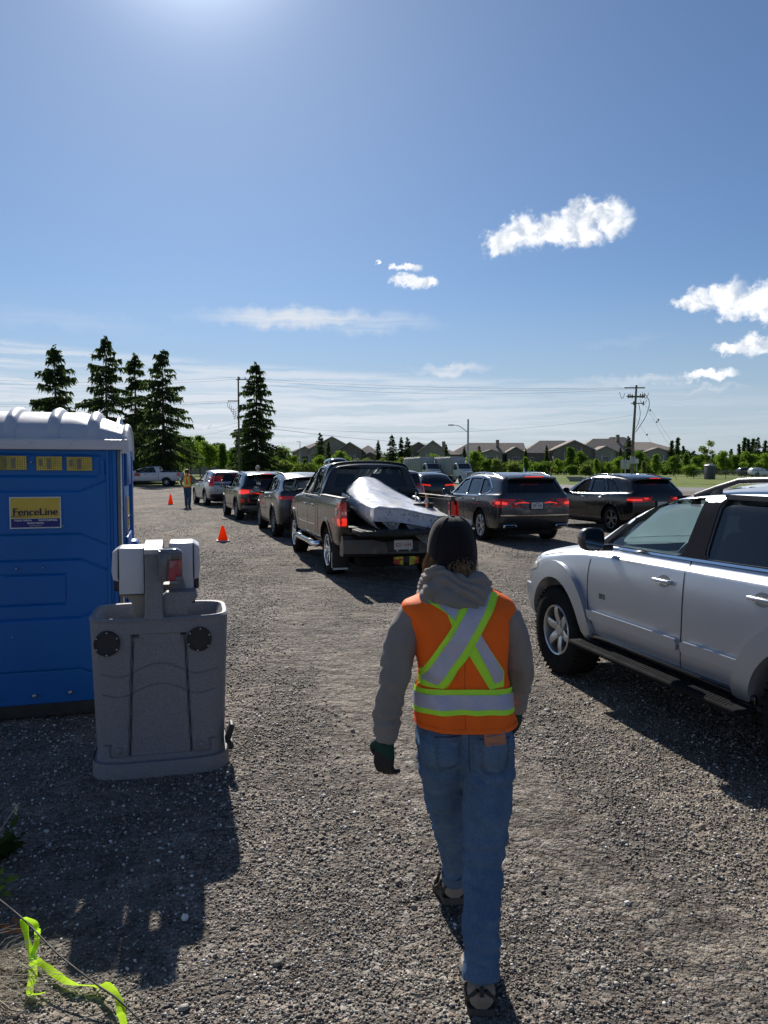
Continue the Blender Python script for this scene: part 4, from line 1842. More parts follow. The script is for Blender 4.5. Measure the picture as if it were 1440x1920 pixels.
def body_cage(p):
	L, w, H = p['L'], p['W'] / 2, p['H']
	f = p.get('floor', .24)
	nz, hz, bz, bzr = p['nz'], p['hz'], p['bz'], p['bzr']
	cx, rfx, rr = p['cx'], p['rfx'], p['rr']
	gw = p.get('gw', .74)
	rd = p.get('rdrop', .06)
	fo, wb = p['fo'], p['wb']
	sl = p.get('slab', 0.0)

	def R(*rows):
		return [Vector((L / 2 - s, y, z)) for (s, y, z) in rows]
	lo = p.get('lo', .50)
	rings = [
		R((.16, 0, f + .05), (.16, .4 * w, f + .05), (.24, .80 * w, f + .05), (.02, .80 * w, lo), (.02, .81 * w, lo + .22), (.10, .80 * w, nz - .10), (.15, .76 * w, nz - .03), (.17, .60 * w, nz), (.13, .35 * w, nz + .01), (.12, 0, nz + .015)),
		R((.32, 0, f), (.32, .42 * w, f), (.36, .90 * w, f), (.18, .925 * w, lo), (.20, .935 * w, lo + .25), (.34, .92 * w, nz - .05), (.36, .86 * w, nz + .015), (.30, .62 * w, nz + .05), (.28, .36 * w, nz + .06), (.28, 0, nz + .065)),
		R((fo, 0, f), (fo, .44 * w, f), (fo, .93 * w, f), (fo, w, lo), (fo, w, lerp(nz, bz, .4) - .18), (fo, .965 * w, lerp(nz, bz, .45) - .02), (fo, .88 * w, lerp(nz, hz, .6) + .01), (fo, .64 * w, lerp(nz, hz, .65) + .04), (fo, .36 * w, lerp(nz, hz, .65) + .055), (fo, 0, lerp(nz, hz, .65) + .06)),
		R((cx, 0, f), (cx, .45 * w, f), (cx, .94 * w, f), (cx, w, lo), (cx, w, bz - .16), (cx, .965 * w, bz - .015), (cx - .02, .905 * w, bz + .015), (cx - .04, .80 * w, hz + .03), (cx - .12, .42 * w, hz + .05), (cx - .16, 0, hz + .055)),
	]
	s4 = rfx + .12
	rings.append(R((s4, 0, f), (s4, .45 * w, f), (s4, .94 * w, f), (s4, w, lo), (s4, w, bz - .14), (s4, .965 * w, bz), (s4, .91 * w, bz + .04), (rfx + .02, gw * w, H - .115), (rfx - .03, .42 * w, H - .065), (rfx - .05, 0, H - .055)))
	s5 = lerp(rfx, L - rr, .48)
	rings.append(R((s5, 0, f), (s5, .45 * w, f), (s5, .94 * w, f), (s5, w, lo), (s5, w, bz - .13), (s5, .965 * w, lerp(bz, bzr, .4)), (s5, .91 * w, lerp(bz, bzr, .4) + .04), (s5, gw * w + .005, H - .06), (s5, .42 * w, H - .006), (s5, 0, H)))
	if p.get('pickup'):
		cr, zr = p['cabrear'], p['rail']
		a = cr - .22
		rings.append(R((a, 0, f), (a, .45 * w, f), (a, .94 * w, f), (a, w, lo), (a, w, bz - .12), (a, .97 * w, bzr), (a, .92 * w, bzr + .04), (a, gw * w, H - .08), (a, .42 * w, H - .03), (a, 0, H - .02)))
		b = cr
		rings.append(R((b, 0, f), (b, .45 * w, f), (b, .94 * w, f), (b, w, lo), (b, w, bz - .12), (b, .97 * w, zr - .06), (b, .93 * w, zr - .01), (b - .06, (gw - .03) * w, H - .14), (b - .04, .42 * w, H - .09), (b - .03, 0, H - .08)))
		c = cr + .05
		for s in (c, cr + .16, L - .25):
			rings.append(R((s, 0, f), (s, .45 * w, f), (s, .94 * w, f), (s, w, lo), (s, w, bz - .12), (s, .975 * w, zr - .07), (s, .955 * w, zr - .01), (s, .86 * w, zr), (s, .42 * w, zr), (s, 0, zr)))
		s = L - .06
		rings.append(R((s, 0, f + .15), (s, .45 * w, f + .15), (s, .92 * w, f + .15), (s, .97 * w, lo), (s, .975 * w, bz - .12), (s, .965 * w, zr - .07), (s, .94 * w, zr - .01), (s, .86 * w, zr), (s, .42 * w, zr), (s, 0, zr)))
		last_b = 0.0
	else:
		a = L - wb * 0 - p.get('rear_in', .62)
		t = L - rr
		rings.append(R((a, 0, f), (a, .45 * w, f), (a, .94 * w, f), (a, w * .995, lo), (a, w * .985, bz - .10), (a, .945 * w, bzr - .01), (a, .885 * w, bzr + .04), (t - .26, (gw - .01) * w, H - rd * .6 - .075), (t - .28, .42 * w, H - rd * .6 - .02), (t - .28, 0, H - rd * .6 - .012)))
		rings.append(R((L - .26, 0, f + .06), (L - .26, .45 * w, f + .06), (L - .28, .91 * w, f + .06), (L - .17, w * .965, lo), (L - .16, w * .95, bz - .10), (L - .19, .905 * w, bzr), (L - .21, .85 * w, bzr + .045), (t - .03, (gw - .03) * w, H - rd - .10), (t - .02, .42 * w, H - rd - .045), (t - .02, 0, H - rd - .035)))
		rings.append(R((L - .10, 0, f + .14), (L - .10, .42 * w, f + .14), (L - .13, .82 * w, f + .14), (L - .03, .87 * w, lo + .03), (L - .035, .86 * w, bz - .12), (L - .08, .82 * w, bzr + .0), (L - .10, .775 * w, bzr + .06), (t + .05, (gw - .08) * w, H - rd - .13), (t + .055, .40 * w, H - rd - .075), (t + .06, 0, H - rd - .065)))
		last_b = .045
	bm = bmesh.new()
	cr_l = bm.edges.layers.float.get('crease_edge') or bm.edges.layers.float.new('crease_edge')
	G = []
	for r in rings:
		row = {}
		for j, q in enumerate(r):
			row[j] = bm.verts.new(q)
			if j not in (0, 9):
				row[-j] = bm.verts.new((q.x, -q.y, q.z))
		G.append(row)
	order = [0, 1, 2, 3, 4, 5, 6, 7, 8, 9, -8, -7, -6, -5, -4, -3, -2, -1]
	n = len(order)
	for i in range(len(G) - 1):
		for k in range(n):
			a, b = order[k], order[(k + 1) % n]
			try:
				bm.faces.new((G[i][a], G[i][b], G[i + 1][b], G[i + 1][a]))
			except Exception:
				pass
	for gi, bulge in ((0, .05), (len(G) - 1, -last_b)):
		g = G[gi]
		rows = [[g[2], g[1], g[0], g[-1], g[-2]]]
		for j in (3, 4, 5, 6):
			A = g[j].co
			mid = []
			for fr in (.52, 0, -.52):
				mid.append(bm.verts.new((A.x + bulge * (1 - fr * fr * 1.2) * (1 if j < 5 else .8), A.y * fr, A.z + (.0 if j < 5 else .01))))
			rows.append([g[j]] + mid + [g[-j]])
		rows.append([g[7], g[8], g[9], g[-8], g[-7]])
		for a in range(len(rows) - 1):
			for b in range(4):
				bm.faces.new((rows[a][b], rows[a][b + 1], rows[a + 1][b + 1], rows[a + 1][b]))
	bm.edges.ensure_lookup_table()
	c5 = p.get('crease', .45)
	for i in range(1, len(G) - 1):
		for s in (1, -1):
			for j, c in ((5, c5), (6, c5 * .8), (7, .35)):
				e = bm.edges.get((G[i][s * j], G[i + 1][s * j]))
				if e:
					e[cr_l] = c
	if p.get('pickup'):
		nG = len(G)
		for gi in (nG - 5, nG - 4):
			for s in (1, -1):
				for j in (5, 6, 7, 8):
					e = bm.edges.get((G[gi][s * j], G[gi][s * (j + 1) if j + 1 < 9 else 9]))
					if e:
						e[cr_l] = .6
		for gi in range(nG - 4, nG):
			for s in (1, -1):
				if gi + 1 < nG:
					for j in (6, 7):
						e = bm.edges.get((G[gi][s * j], G[gi + 1][s * j]))
						if e:
							e[cr_l] = .7
		for s in (1, -1):
			for j in (3, 4, 5, 6):
				e = bm.edges.get((G[nG - 1][s * j], G[nG - 1][s * (j + 1)]))
				if e:
					e[cr_l] = .7
	bmesh.ops.recalc_face_normals(bm, faces=bm.faces[:])
	return bm


def vehicle(name, label, cat, p, loc, heading, group=None, level=3):
	"""p is the description of one car; loc is the ground point under its middle; heading in degrees from +Y towards +X"""
	L, w, H = p['L'], p['W'] / 2, p['H']
	X = lambda s: L / 2 - s
	root = empty(name, (loc[0], loc[1], p.get('lift', 0)), radians(90 - heading), label, cat, group)
	PM = p['paint']
	cage = body_cage(p)
	base = subdivided(cage, level)
	bvh = bvh_of(base)
	R, tw = p['R'], p['tw']
	ax = [X(p['fo']), X(p['fo'] + p['wb'])]
	ar = p.get('arch', R + .065)
	cut = []
	for x in ax:
		for s in (-1, 1):
			bm = bmesh.new()
			prof = [(x + a_[0], R + a_[1]) for a_ in arc((0, 0), ar, 0, 180, 22)]
			prof = [(x + ar, -.1)] + prof + [(x - ar, -.1)]
			b_prism(bm, prof, s * (w - tw - .10), s * (w + .4), 'y')
			cut.append(bm)
	wins = [[(X(s), z) for s, z in q] for q in p['wins']]
	rw = [rpoly(q, p.get('wr', .05), 3) for q in wins]
	# cabin cavity
	if p.get('hollow', True):
		bm = bmesh.new()
		gwi = p.get('gw', .74) * w - .07
		c0, c1 = p['cabin']           # s range of the cabin floor
		t0, t1 = p['cabtop']
		zb, zt = p['bz'] - .32, H - .13
		zm = p['bz'] - .02
		wi = .90 * w - .07
		vs = []
		for (z, yy, a, b) in ((zb, wi, c0, c1), (zm, wi, c0 + .02, c1), (zt, gwi, t0, t1)):
			vs.append([(X(a), yy, z), (X(b), yy, z), (X(b), -yy, z), (X(a), -yy, z)])
		b_loft(bm, vs)
		cut.append(bm)
		for q in rw:
			for s in (-1, 1):
				bm = bmesh.new()
				b_prism(bm, q, s * .30 * w, s * (w + .4), 'y')
				cut.append(bm)
		if 'wsh' in p:
			bm = bmesh.new()
			b_prism(bm, rpoly(p['wsh'], .06, 3), X(t0 + .35), X(-.5), 'x')
			cut.append(bm)
		bm = bmesh.new()
		rg = rpoly(p['rglass'], .06, 3)
		if p.get('pickup'):
			b_prism(bm, rg, X(t1 - .25), X(L + 1), 'x')
		else:
			b_prism(bm, rg, X(t1 - .35), X(L + 1), 'x')
		cut.append(bm)
	if p.get('pickup'):
		bm = bmesh.new()
		b_box(bm, (X(0) - lerp(p['cabrear'] + .12, L + .5, .5), 0, p['bedz'] + 1), (L + .5 - p['cabrear'] - .12, 2 * w - .26, 2.0))
		cut.append(bm)
	body = boolean_diff(base, cut)
	body.materials.clear()
	o = obj('body', body, [PM, M_INT], root, smooth=38)
	# glass, set a little into the openings
	gside = p.get('gside', [G_MID, G_DARK, G_DARK])
	opened = p.get('open', ())
	for i, q in enumerate(rw):
		c = Vector((sum(a[0] for a in q) / len(q), sum(a[1] for a in q) / len(q)))
		big = [tuple(c + (Vector(a) - c) * 1.03) for a in q]
		for ax_ in ('y+', 'y-'):
			if (i, ax_) in opened:
				continue
			obj('side_window', patch(bvh, big, ax_, -.014, .004, .12), gside[min(i, len(gside) - 1)], root, smooth=80)
	if 'wsh' in p:
		q = rpoly(p['wsh'], .06, 3)
		obj('windscreen', patch(bvh, [(a * 1.02, b) for a, b in q], 'x+', -.012, .004, .14), p.get('gfront', G_CLR), root, smooth=80)
	q = rpoly(p['rglass'], .06, 3)
	rwg = obj('rear_window', patch(bvh, [(a * 1.015, b) for a, b in q], 'x-', -.010, .004, .12), p.get('grear', G_DARK), root, smooth=80)
	# dark surround tying the side windows together
	if 'surround' in p:
		out = rpoly([(X(s), z) for s, z in p['surround']], p.get('wr', .05) * 1.4, 4)
		for ax_ in ('y+', 'y-'):
			obj('window_surround', patch(bvh, [out] + rw, ax_, .006, .012, .07), p.get('surm', M_BLKGL), root, smooth=60)
	if 'beltline' in p:
		for ax_ in ('y+', 'y-'):
			obj('belt_trim', patch(bvh, strip2d([(X(s), z) for s, z in p['beltline']], p.get('beltw', .018)), ax_, .010, .012, .08), p.get('beltm', M_CHROME), root, smooth=60)
	# panel gaps and mouldings
	for nm, line, wd_, m_, of, th in p.get('lines', []):
		for ax_ in ('y+', 'y-'):
			pts = smoothline([(X(s), z) for s, z in line], 4) if len(line) > 2 else [Vector((X(s), z)) for s, z in line]
			obj(nm, patch(bvh, strip2d(pts, wd_), ax_, of, th, .08), m_, root, smooth=60)
	for nm, poly, m_, of, th in p.get('sidepanels', []):
		for ax_ in ('y+', 'y-'):
			obj(nm, patch(bvh, rpoly([(X(s), z) for s, z in poly], .03, 2), ax_, of, th, .08), m_, root, smooth=60)
	for nm, poly, m_, of, th in p.get('rearpanels', []):
		obj(nm, patch(bvh, rpoly(poly, .02, 2), 'x-', of, th, .08), m_, root, smooth=60)
	for nm, poly, m_, of, th in p.get('frontpanels', []):
		obj(nm, patch(bvh, rpoly(poly, .02, 2), 'x+', of, th, .08), m_, root, smooth=60)
	# wheel arch lips
	for x in ax:
		aw = p.get('archw', .045)
		bot = p.get('archbot', -12)
		outer = [(x + a_[0], R + a_[1]) for a_ in arc((0, 0), ar + aw, bot, 180 - bot, 24)]
		inner = [(x + a_[0], R + a_[1]) for a_ in arc((0, 0), ar - .006, 180 - bot, bot, 24)]
		for ax_ in ('y+', 'y-'):
			obj('wheel_arch_trim', patch(bvh, outer + inner, ax_, p.get('archoff', .012), .05, .07, drop=True), p.get('archm', M_BLKPL), root, smooth=50)
	# lamps on both flanks of the tail
	for nm, side, rear, m_, of in p.get('taillamps', []):
		for s in (1, -1):
			bm = bmesh.new()
			if rear:
				patch(bvh, [(s * a, b) for a, b in rpoly(rear, .02, 2)], 'x-', of, .03, .05, bm=bm)
			if side:
				patch(bvh, rpoly([(X(a), b) for a, b in side], .02, 2), 'y+' if s > 0 else 'y-', of, .02, .05, bm=bm)
			obj(nm, bm, m_, root, smooth=50)
	for nm, front, side, m_, of in p.get('headlamps', []):
		for s in (1, -1):
			bm = bmesh.new()
			if front:
				patch(bvh, [(s * a, b) for a, b in rpoly(front, .03, 2)], 'x+', of, .03, .05, bm=bm)
			if side:
				patch(bvh, rpoly([(X(a), b) for a, b in side], .03, 2), 'y+' if s > 0 else 'y-', of, .02, .05, bm=bm)
			obj(nm, bm, m_, root, smooth=50)
	# handles
	for (s, z) in p.get('handles', []):
		for sg, ax_ in ((1, 'y+'), (-1, 'y-')):
			hit = bvh.ray_cast(Vector((X(s), sg * 3, z)), Vector((0, -sg, 0)))
			if hit[0] is None:
				continue
			y = hit[0].y
			bm = bmesh.new()
			b_box(bm, (X(s), y + sg * .028, z), (.19, .022, .030), bev=.010, seg=2)
			for e in (-.07, .08):
				b_box(bm, (X(s) + e, y + sg * .008, z), (.035, .036, .026), bev=.006)
			h_ = obj('door_handle', bm, p.get('handlem', M_CHROME), root, smooth=60)
			bm = bmesh.new()
			patch(bvh, [(X(s) + a_[0] * .065, z + a_[1] * .042) for a_ in arc((0, 0), 1, 0, 342, 18)], ax_, .002, .004, .04, bm=bm)
			obj('handle_recess', bm, M_SEAM if not p.get('recm') else p['recm'], h_, smooth=60)
	# mirrors
	ms, mz, msz = p.get('mirror', (p['cx'] + .42, p['bz'] + .06, (.12, .22, .17)))
	for sg in (1, -1):
		hit = bvh.ray_cast(Vector((X(ms), sg * 3, min(mz - .05, p['bz'] - .04))), Vector((0, -sg, 0)))
		y = abs(hit[0].y) if hit[0] is not None else .92 * w
		mr = bpy.data.objects.new('mirror', None)
		bm = bmesh.new()
		cy = y + .06 + msz[1] / 2
		rings = []
		for (dx, k) in ((-.5, .93), (-.42, 1.0), (0, .97), (.35, .82), (.5, .5)):
			ring = []
			for a_ in range(16):
				t = 2 * pi * a_ / 16
				cy_ = math.copysign(abs(cos(t)) ** .6, cos(t))
				cz_ = math.copysign(abs(sin(t)) ** .7, sin(t))
				ring.append(Vector((X(ms) + dx * msz[0], sg * (cy + cy_ * msz[1] / 2 * k), mz + .02 + cz_ * msz[2] / 2 * k)))
			rings.append(ring)
		b_loft(bm, rings)
		b_box(bm, (X(ms) + .01, sg * (y + .03), mz - msz[2] * .28), (.07, .14, .05), bev=.012)
		mo = obj('mirror', bm, p.get('mirm', M_BLKPL), root, smooth=60)
		bm = bmesh.new()
		ring = []
		for a_ in range(20):
			t = 2 * pi * a_ / 20
			cy_ = math.copysign(abs(cos(t)) ** .6, cos(t))
			cz_ = math.copysign(abs(sin(t)) ** .7, sin(t))
			ring.append(bm.verts.new((X(ms) - .51 * msz[0] - .004, sg * (cy + cy_ * msz[1] / 2 * .84), mz + .02 + cz_ * msz[2] / 2 * .84)))
		bm.faces.new(ring)
		obj('mirror_glass', bm, M_MIRR, mo, smooth=0)
	# roof rails
	if 'rails' in p:
		r0, r1, hh, rm = p['rails']
		for sg in (1, -1):
			bm = bmesh.new()
			yy = sg * (p.get('gw', .74) * w - .065)
			pts = []
			for i in range(11):
				t = i / 10
				s = lerp(r0, r1, t)
				hit = bvh.ray_cast(Vector((X(s), yy, 4)), Vector((0, 0, -1)))
				z = hit[0].z if hit[0] is not None else H
				pts.append((X(s), yy, z + hh * min(1, 5 * min(t, 1 - t)) + .002))
			b_tube(bm, pts, p.get('railr', .016), 8)
			for i in (0, 1, 5, 9, 10):
				b_box(bm, (pts[i][0], yy, pts[i][2] - hh * .5), (.08, .03, hh), bev=.006)
			obj('roof_rail', bm, rm, root, smooth=60)
	# third brake light, spoiler, plate
	if 'spoiler' in p:
		s0, s1, zz, ww, th = p['spoiler']
		bm = bmesh.new()
		rings = []
		for t in np.linspace(-1, 1, 9):
			yy = t * ww
			dz = -.035 * t * t
			rings.append([Vector((X(s0), yy, zz + dz + .0)), Vector((X(lerp(s0, s1, .5)), yy, zz + dz + .012)), Vector((X(s1) + .03 * t * t, yy, zz + dz - .03)), Vector((X(s1) + .03 * t * t + .01, yy, zz + dz - .03 - th)), Vector((X(s0) - .05, yy, zz + dz - .07))])
		b_loft(bm, rings)
		obj('spoiler', bm, p.get('spoilm', PM), root, smooth=50)
	if 'stop' in p:
		sx, sz, sw, sh, sm = p['stop']
		bm = bmesh.new()
		b_box(bm, (X(sx), 0, sz), (.03, sw, sh), bev=.006)
		obj('high_brake_light', bm, sm, root, smooth=40)
	if 'plate' in p:
		px_, pz_, txt, tm = p['plate']
		hit = bvh.ray_cast(Vector((-8, 0, pz_)), Vector((1, 0, 0)))
		xx = (hit[0].x if hit[0] is not None else X(L)) - p.get('plate_off', .02)
		bm = bmesh.new()
		b_box(bm, (xx, px_, pz_), (.02, .36, .19), bev=.006)
		hd = obj('plate_holder', bm, M_BLKPL, root, smooth=0)
		bm = bmesh.new()
		b_box(bm, (xx - .013, px_, pz_), (.006, .30, .152), bev=.003)
		pl = obj('number_plate', bm, M_PLATE, root, smooth=0)
		if txt:
			text_mesh('plate_text', txt, .10, tm, pl, (xx - .0175, px_, pz_ - .012), (radians(90), 0, radians(-90)), bold=0, sx=.84)
			text_mesh('plate_text', 'Alberta', .032, tm, pl, (xx - .0175, px_, pz_ + .058), (radians(90), 0, radians(-90)), bold=.0005)
	# wheels
	for i, x in enumerate(ax):
		for s in (1, -1):
			put_wheel(root, x, s * (w - tw / 2 - p.get('inset', .025)), R, p['rim'][0], tw, p['rim'][1], p['rim'][2], p['rim'][3], steer=p.get('steer', 0) if i == 0 else 0)
	# underbody with axles
	bm = bmesh.new()
	b_box(bm, (0, 0, .27), (L * .86, 1.15, .16), bev=.03)
	for x in ax:
		b_tube(bm, [(x, -w + .2, R), (x, w - .2, R)], .045, 8)
	b_box(bm, (ax[1] - .25, .0, .30), (.25, .9, .16), bev=.05)
	obj('underbody', bm, M_UNDER, root, smooth=40)
	# seats, wheel, dash
	if p.get('hollow', True):
		s_f = p['seat_s']
		for k, s in enumerate(s_f):
			ys = (-.38, .38)
			for y in ys:
				bm = bmesh.new()
				b_box(bm, (X(s) + .24, y, p['bz'] - .34), (.52, .50, .18), bev=.06)
				b_box(bm, (X(s) - .06, y, p['bz'] - .05), (.16, .50, .62), rot=(0, radians(-10), 0), bev=.06, taper=(.8, .86))
				b_box(bm, (X(s) - .13, y, p['bz'] + .34), (.10, .27, .18), rot=(0, radians(-8), 0), bev=.045)
				b_tube(bm, [(X(s) - .10, y - .05, p['bz'] + .2), (X(s) - .12, y - .05, p['bz'] + .3)], .008, 5)
				b_tube(bm, [(X(s) - .10, y + .05, p['bz'] + .2), (X(s) - .12, y + .05, p['bz'] + .3)], .008, 5)
				obj('seat', bm, M_SEAT, root, smooth=50)
		bm = bmesh.new()
		dsx = p['cabin'][0] + .12
		b_prism(bm, [(X(dsx - .15), p['bz'] - .30), (X(dsx - .15), p['bz'] - .03), (X(dsx + .10), p['bz'] + .03), (X(dsx + .26), p['bz'] - .02), (X(dsx + .30), p['bz'] - .3)], -.80 * w, .80 * w, 'y', bev=.03)
		obj('dashboard', bm, M_INT, root, smooth=50)
		bm = bmesh.new()
		c = Vector((X(dsx + .42), .38, p['bz'] + .0))
		rot = Matrix.Rotation(radians(-24), 3, 'Y')
		pts = []
		for a_ in range(25):
			t = 2 * pi * a_ / 24
			pts.append(c + rot @ Vector((0, .185 * cos(t), .185 * sin(t))))
		b_tube(bm, pts, .016, 8, cap=False)
		b_ell(bm, c + rot @ Vector((.02, 0, 0)), (.04, .07, .06), 10, 6)
		for t in (0, pi, -pi / 2):
			b_tube(bm, [c, c + rot @ Vector((0, .18 * cos(t), .18 * sin(t)))], .012, 6)
		obj('steering_wheel', bm, p.get('wheelm', M_INT), root, smooth=60)
	return root, bvh, X


def suv(L=4.6, W=1.87, H=1.70, wb=2.7, fo=.90, R=.36, tw=.24, **kw):
	"""sensible crossover; s is measured back from the nose"""
	p = dict(L=L, W=W, H=H, wb=wb, fo=fo, R=R, tw=tw, nz=.88, hz=1.02, bz=1.06, bzr=1.12, cx=1.28, rfx=1.98, rr=.36, gw=.72, rdrop=.05,
			 paint=paint('p_grey', (.1, .1, .1)))
	rear = L - .62
	p['wins'] = [[(1.55, 1.10), (2.08, 1.50), (2.42, 1.545), (2.50, 1.105)], [(2.62, 1.105), (2.56, 1.55), (3.20, 1.55), (3.42, 1.12)], [(3.50, 1.13), (3.30, 1.545), (3.72, 1.51), (4.02, 1.21)]]
	p['surround'] = [(1.44, 1.075), (2.05, 1.545), (2.6, 1.59), (3.3, 1.59), (3.76, 1.545), (4.12, 1.20), (4.05, 1.13)]
	p['cabin'] = (1.45, L - .32)
	p['cabtop'] = (2.12, L - .62)
	p['wsh'] = [(-.66, 1.12), (.66, 1.12), (.55, 1.52), (-.55, 1.52)]
	p['rglass'] = [(-.62, 1.16), (.62, 1.16), (.52, 1.50), (-.52, 1.50)]
	p['seat_s'] = (2.45, 3.35)
	p['rim'] = (.235, 5, 'double', M_RIM)
	p['handles'] = [(2.40, .97), (3.30, .98)]
	p['lines'] = [('door_gap', [(1.62, .42), (1.50, .62), (1.46, .85), (1.42, 1.06)], .010, M_SEAM, .0015, .002),
				  ('door_gap', [(2.56, 1.07), (2.58, .8), (2.57, .40)], .010, M_SEAM, .0015, .002),
				  ('door_gap', [(3.66, 1.10), (3.56, .86), (3.33, .62), (3.27, .42)], .010, M_SEAM, .0015, .002)]
	p.update(kw)
	return p


def scale_s(p, ks, kz, keys=('wins', 'surround', 'lines', 'handles', 'beltline', 'sidepanels')):
	return p
def from_wheel(p, pt, heading, which='RL'):
	"""ground point under the car's middle from the contact point of one wheel"""
	L, w = p['L'], p['W'] / 2
	s = p['fo'] + (p['wb'] if which[0] == 'R' else 0)
	lx, ly = L / 2 - s, (w - p['tw'] / 2) * (1 if which[1] == 'L' else -1)
	a = radians(90 - heading)
	return (pt[0] - (lx * cos(a) - ly * sin(a)), pt[1] - (lx * sin(a) + ly * cos(a)))


# ---------------------------------------------------------------- silver four wheel drive, near right
P_SILVER = paint('paint_silver', (.43, .46, .51), metal=.55, rough=.36, coat=.6, crough=.14, var=.02)
L = 4.80
sil = suv(L=4.80, W=1.90, H=1.715, wb=2.79, fo=.88, R=.388, tw=.265, nz=1.00, hz=1.14, bz=1.115, bzr=1.155, cx=1.28, rfx=1.90, rr=.22, gw=.735, rdrop=.03, floor=.34, lo=.56,
		  paint=P_SILVER, arch=.47, archw=.135, archoff=.040, archm=P_SILVER, archbot=-5, inset=.0, wr=.06, rear_in=.5)
sil['wins'] = [[(1.47, 1.195), (1.96, 1.555), (2.50, 1.595), (2.46, 1.205)], [(2.67, 1.21), (2.66, 1.595), (3.30, 1.59), (3.42, 1.225)], [(3.54, 1.235), (3.44, 1.585), (4.24, 1.55), (4.34, 1.27)]]
sil['surround'] = [(1.32, 1.168), (1.90, 1.588), (2.4, 1.622), (3.4, 1.625), (4.32, 1.60), (4.46, 1.24), (3.6, 1.20)]
sil['surm'] = mat('black_textured', (.026, .028, .034), .8, var=.3, vs=90, bump=.12, bs=260, spec=0)
sil['cabin'] = (1.46, 4.5)
sil['cabtop'] = (2.04, 4.42)
sil['wsh'] = [(-.70, 1.20), (.70, 1.20), (.60, 1.55), (-.60, 1.55)]
sil['rglass'] = [(-.62, 1.25), (.62, 1.25), (.54, 1.55), (-.54, 1.55)]
sil['seat_s'] = (2.48, 3.34)
sil['rim'] = (.222, 6, 'six', mat('alloy_six', (.50, .50, .49), .34, metal=.85, var=.12))
sil['handles'] = [(2.38, 1.03), (3.28, 1.05)]
sil['handlem'] = P_SILVER
sil['recm'] = mat('handle_cup', (.20, .20, .20), .3, metal=.8)
sil['beltline'] = [(1.36, 1.176), (2.6, 1.196), (3.6, 1.214), (4.4, 1.245)]
sil['beltw'] = .016
sil['lines'] = [('door_gap', [(1.50, .50), (1.43, .66), (1.41, .85), (1.41, 1.02), (1.44, 1.155)], .010, M_SEAM, .0015, .002),
				('door_gap', [(2.565, 1.19), (2.59, 1.0), (2.59, .72), (2.56, .46)], .010, M_SEAM, .0015, .002),
				('door_gap', [(3.70, 1.21), (3.60, .98), (3.34, .84), (3.20, .68), (3.16, .47)], .010, M_SEAM, .0015, .002),
				('door_gap', [(.50, 1.00), (.95, 1.075), (1.40, 1.12)], .008, M_SEAM, .0015, .002)]
sil['sidepanels'] = [('door_moulding', [(1.46, .595), (1.42, .672), (2.565, .672), (2.57, .595)], P_SILVER, .030, .035),
					 ('door_moulding', [(2.61, .595), (2.61, .672), (3.24, .672), (3.16, .595)], P_SILVER, .030, .035),
					 ('sill_trim', [(1.42, .39), (1.42, .45), (3.16, .45), (3.16, .39)], M_BLKPL, .012, .02),
					 ('bumper_corner', [(.03, .42), (.00, .70), (.36, .72), (.40, .42)], P_SILVER, .028, .04)]
sil['headlamps'] = [('headlight', [(.52, .80), (.78, .78), (.80, .96), (.54, .93)], [(.10, .80), (.14, .95), (.40, 1.0), (.44, .88)], mat('headlight_lens', (.55, .55, .50), .12, coat=1), .006)]
sil['frontpanels'] = [('grille', [(-.45, .78), (.45, .78), (.48, .96), (-.48, .96)], M_BLKPL, .012, .02), ('front_bumper', [(-.86, .42), (.86, .42), (.86, .70), (-.86, .70)], P_SILVER, .04, .06)]
sil['taillamps'] = [('tail_light', [(4.62, .85), (4.60, 1.25), (4.8, 1.25), (4.8, .85)], [(.72, .85), (.72, 1.25), (.9, 1.25), (.9, .85)], M_REDL, .01)]
sil['mirror'] = (1.66, 1.235, (.13, .19, .18))
sil['mirm'] = mat('mirror_black', (.02, .02, .022), .35, var=.2, vs=80, coat=.3)
sil['rails'] = (2.30, 4.45, .075, mat('rail_black', (.05, .05, .055), .4, coat=.2))
sil['railr'] = .021
sil['gside'] = [glassmat('glass_front_door', (.62, .74, .71), .10), glassmat('glass_rear_door', (.06, .075, .08), .70), G_DARK]
sil['gfront'] = glassmat('glass_screen', (.70, .84, .80), .05)
sil['wheelm'] = mat('wheel_grey', (.16, .16, .16), .5)
SIL_H = -15.5
sroot, sbvh, sX = vehicle('parked_suv', 'silver four wheel drive with roof rails and black running board at right', 'car', sil, from_wheel(sil, (1.61, 6.66), SIL_H, 'FL'), SIL_H, level=3)
# running boards
for sg in (1, -1):
	bm = bmesh.new()
	y0 = sg * (.95 + .075)
	b_box(bm, (sX(2.32), y0 - sg * .015, .405), (1.90, .165, .04), bev=.018, seg=3)
	for k in range(5):
		b_box(bm, (sX(1.6 + k * .36), sg * .88, .40), (.06, .2, .03))
	rb = obj('running_board', bm, mat('board_rubber', (.016, .016, .017), .92, var=.2, spec=.08), sroot, smooth=60)
	bm = bmesh.new()
	for i in range(64):
		for j in range(5):
			b_box(bm, (sX(1.46 + i * .027 + (j % 2) * .013), y0 + sg * (-.065 + j * .026), .4255), (.012, .018, .006), taper=(.6, .6))
	obj('tread_pad', bm, mat('board_rubber', (.016, .016, .017), .92), rb, smooth=0)
	bm = bmesh.new()
	b_box(bm, (sX(2.32), sg * .925, .455), (1.86, .03, .06), bev=.01)
	obj('sill_chrome', bm, M_BLKGL, rb, smooth=60)
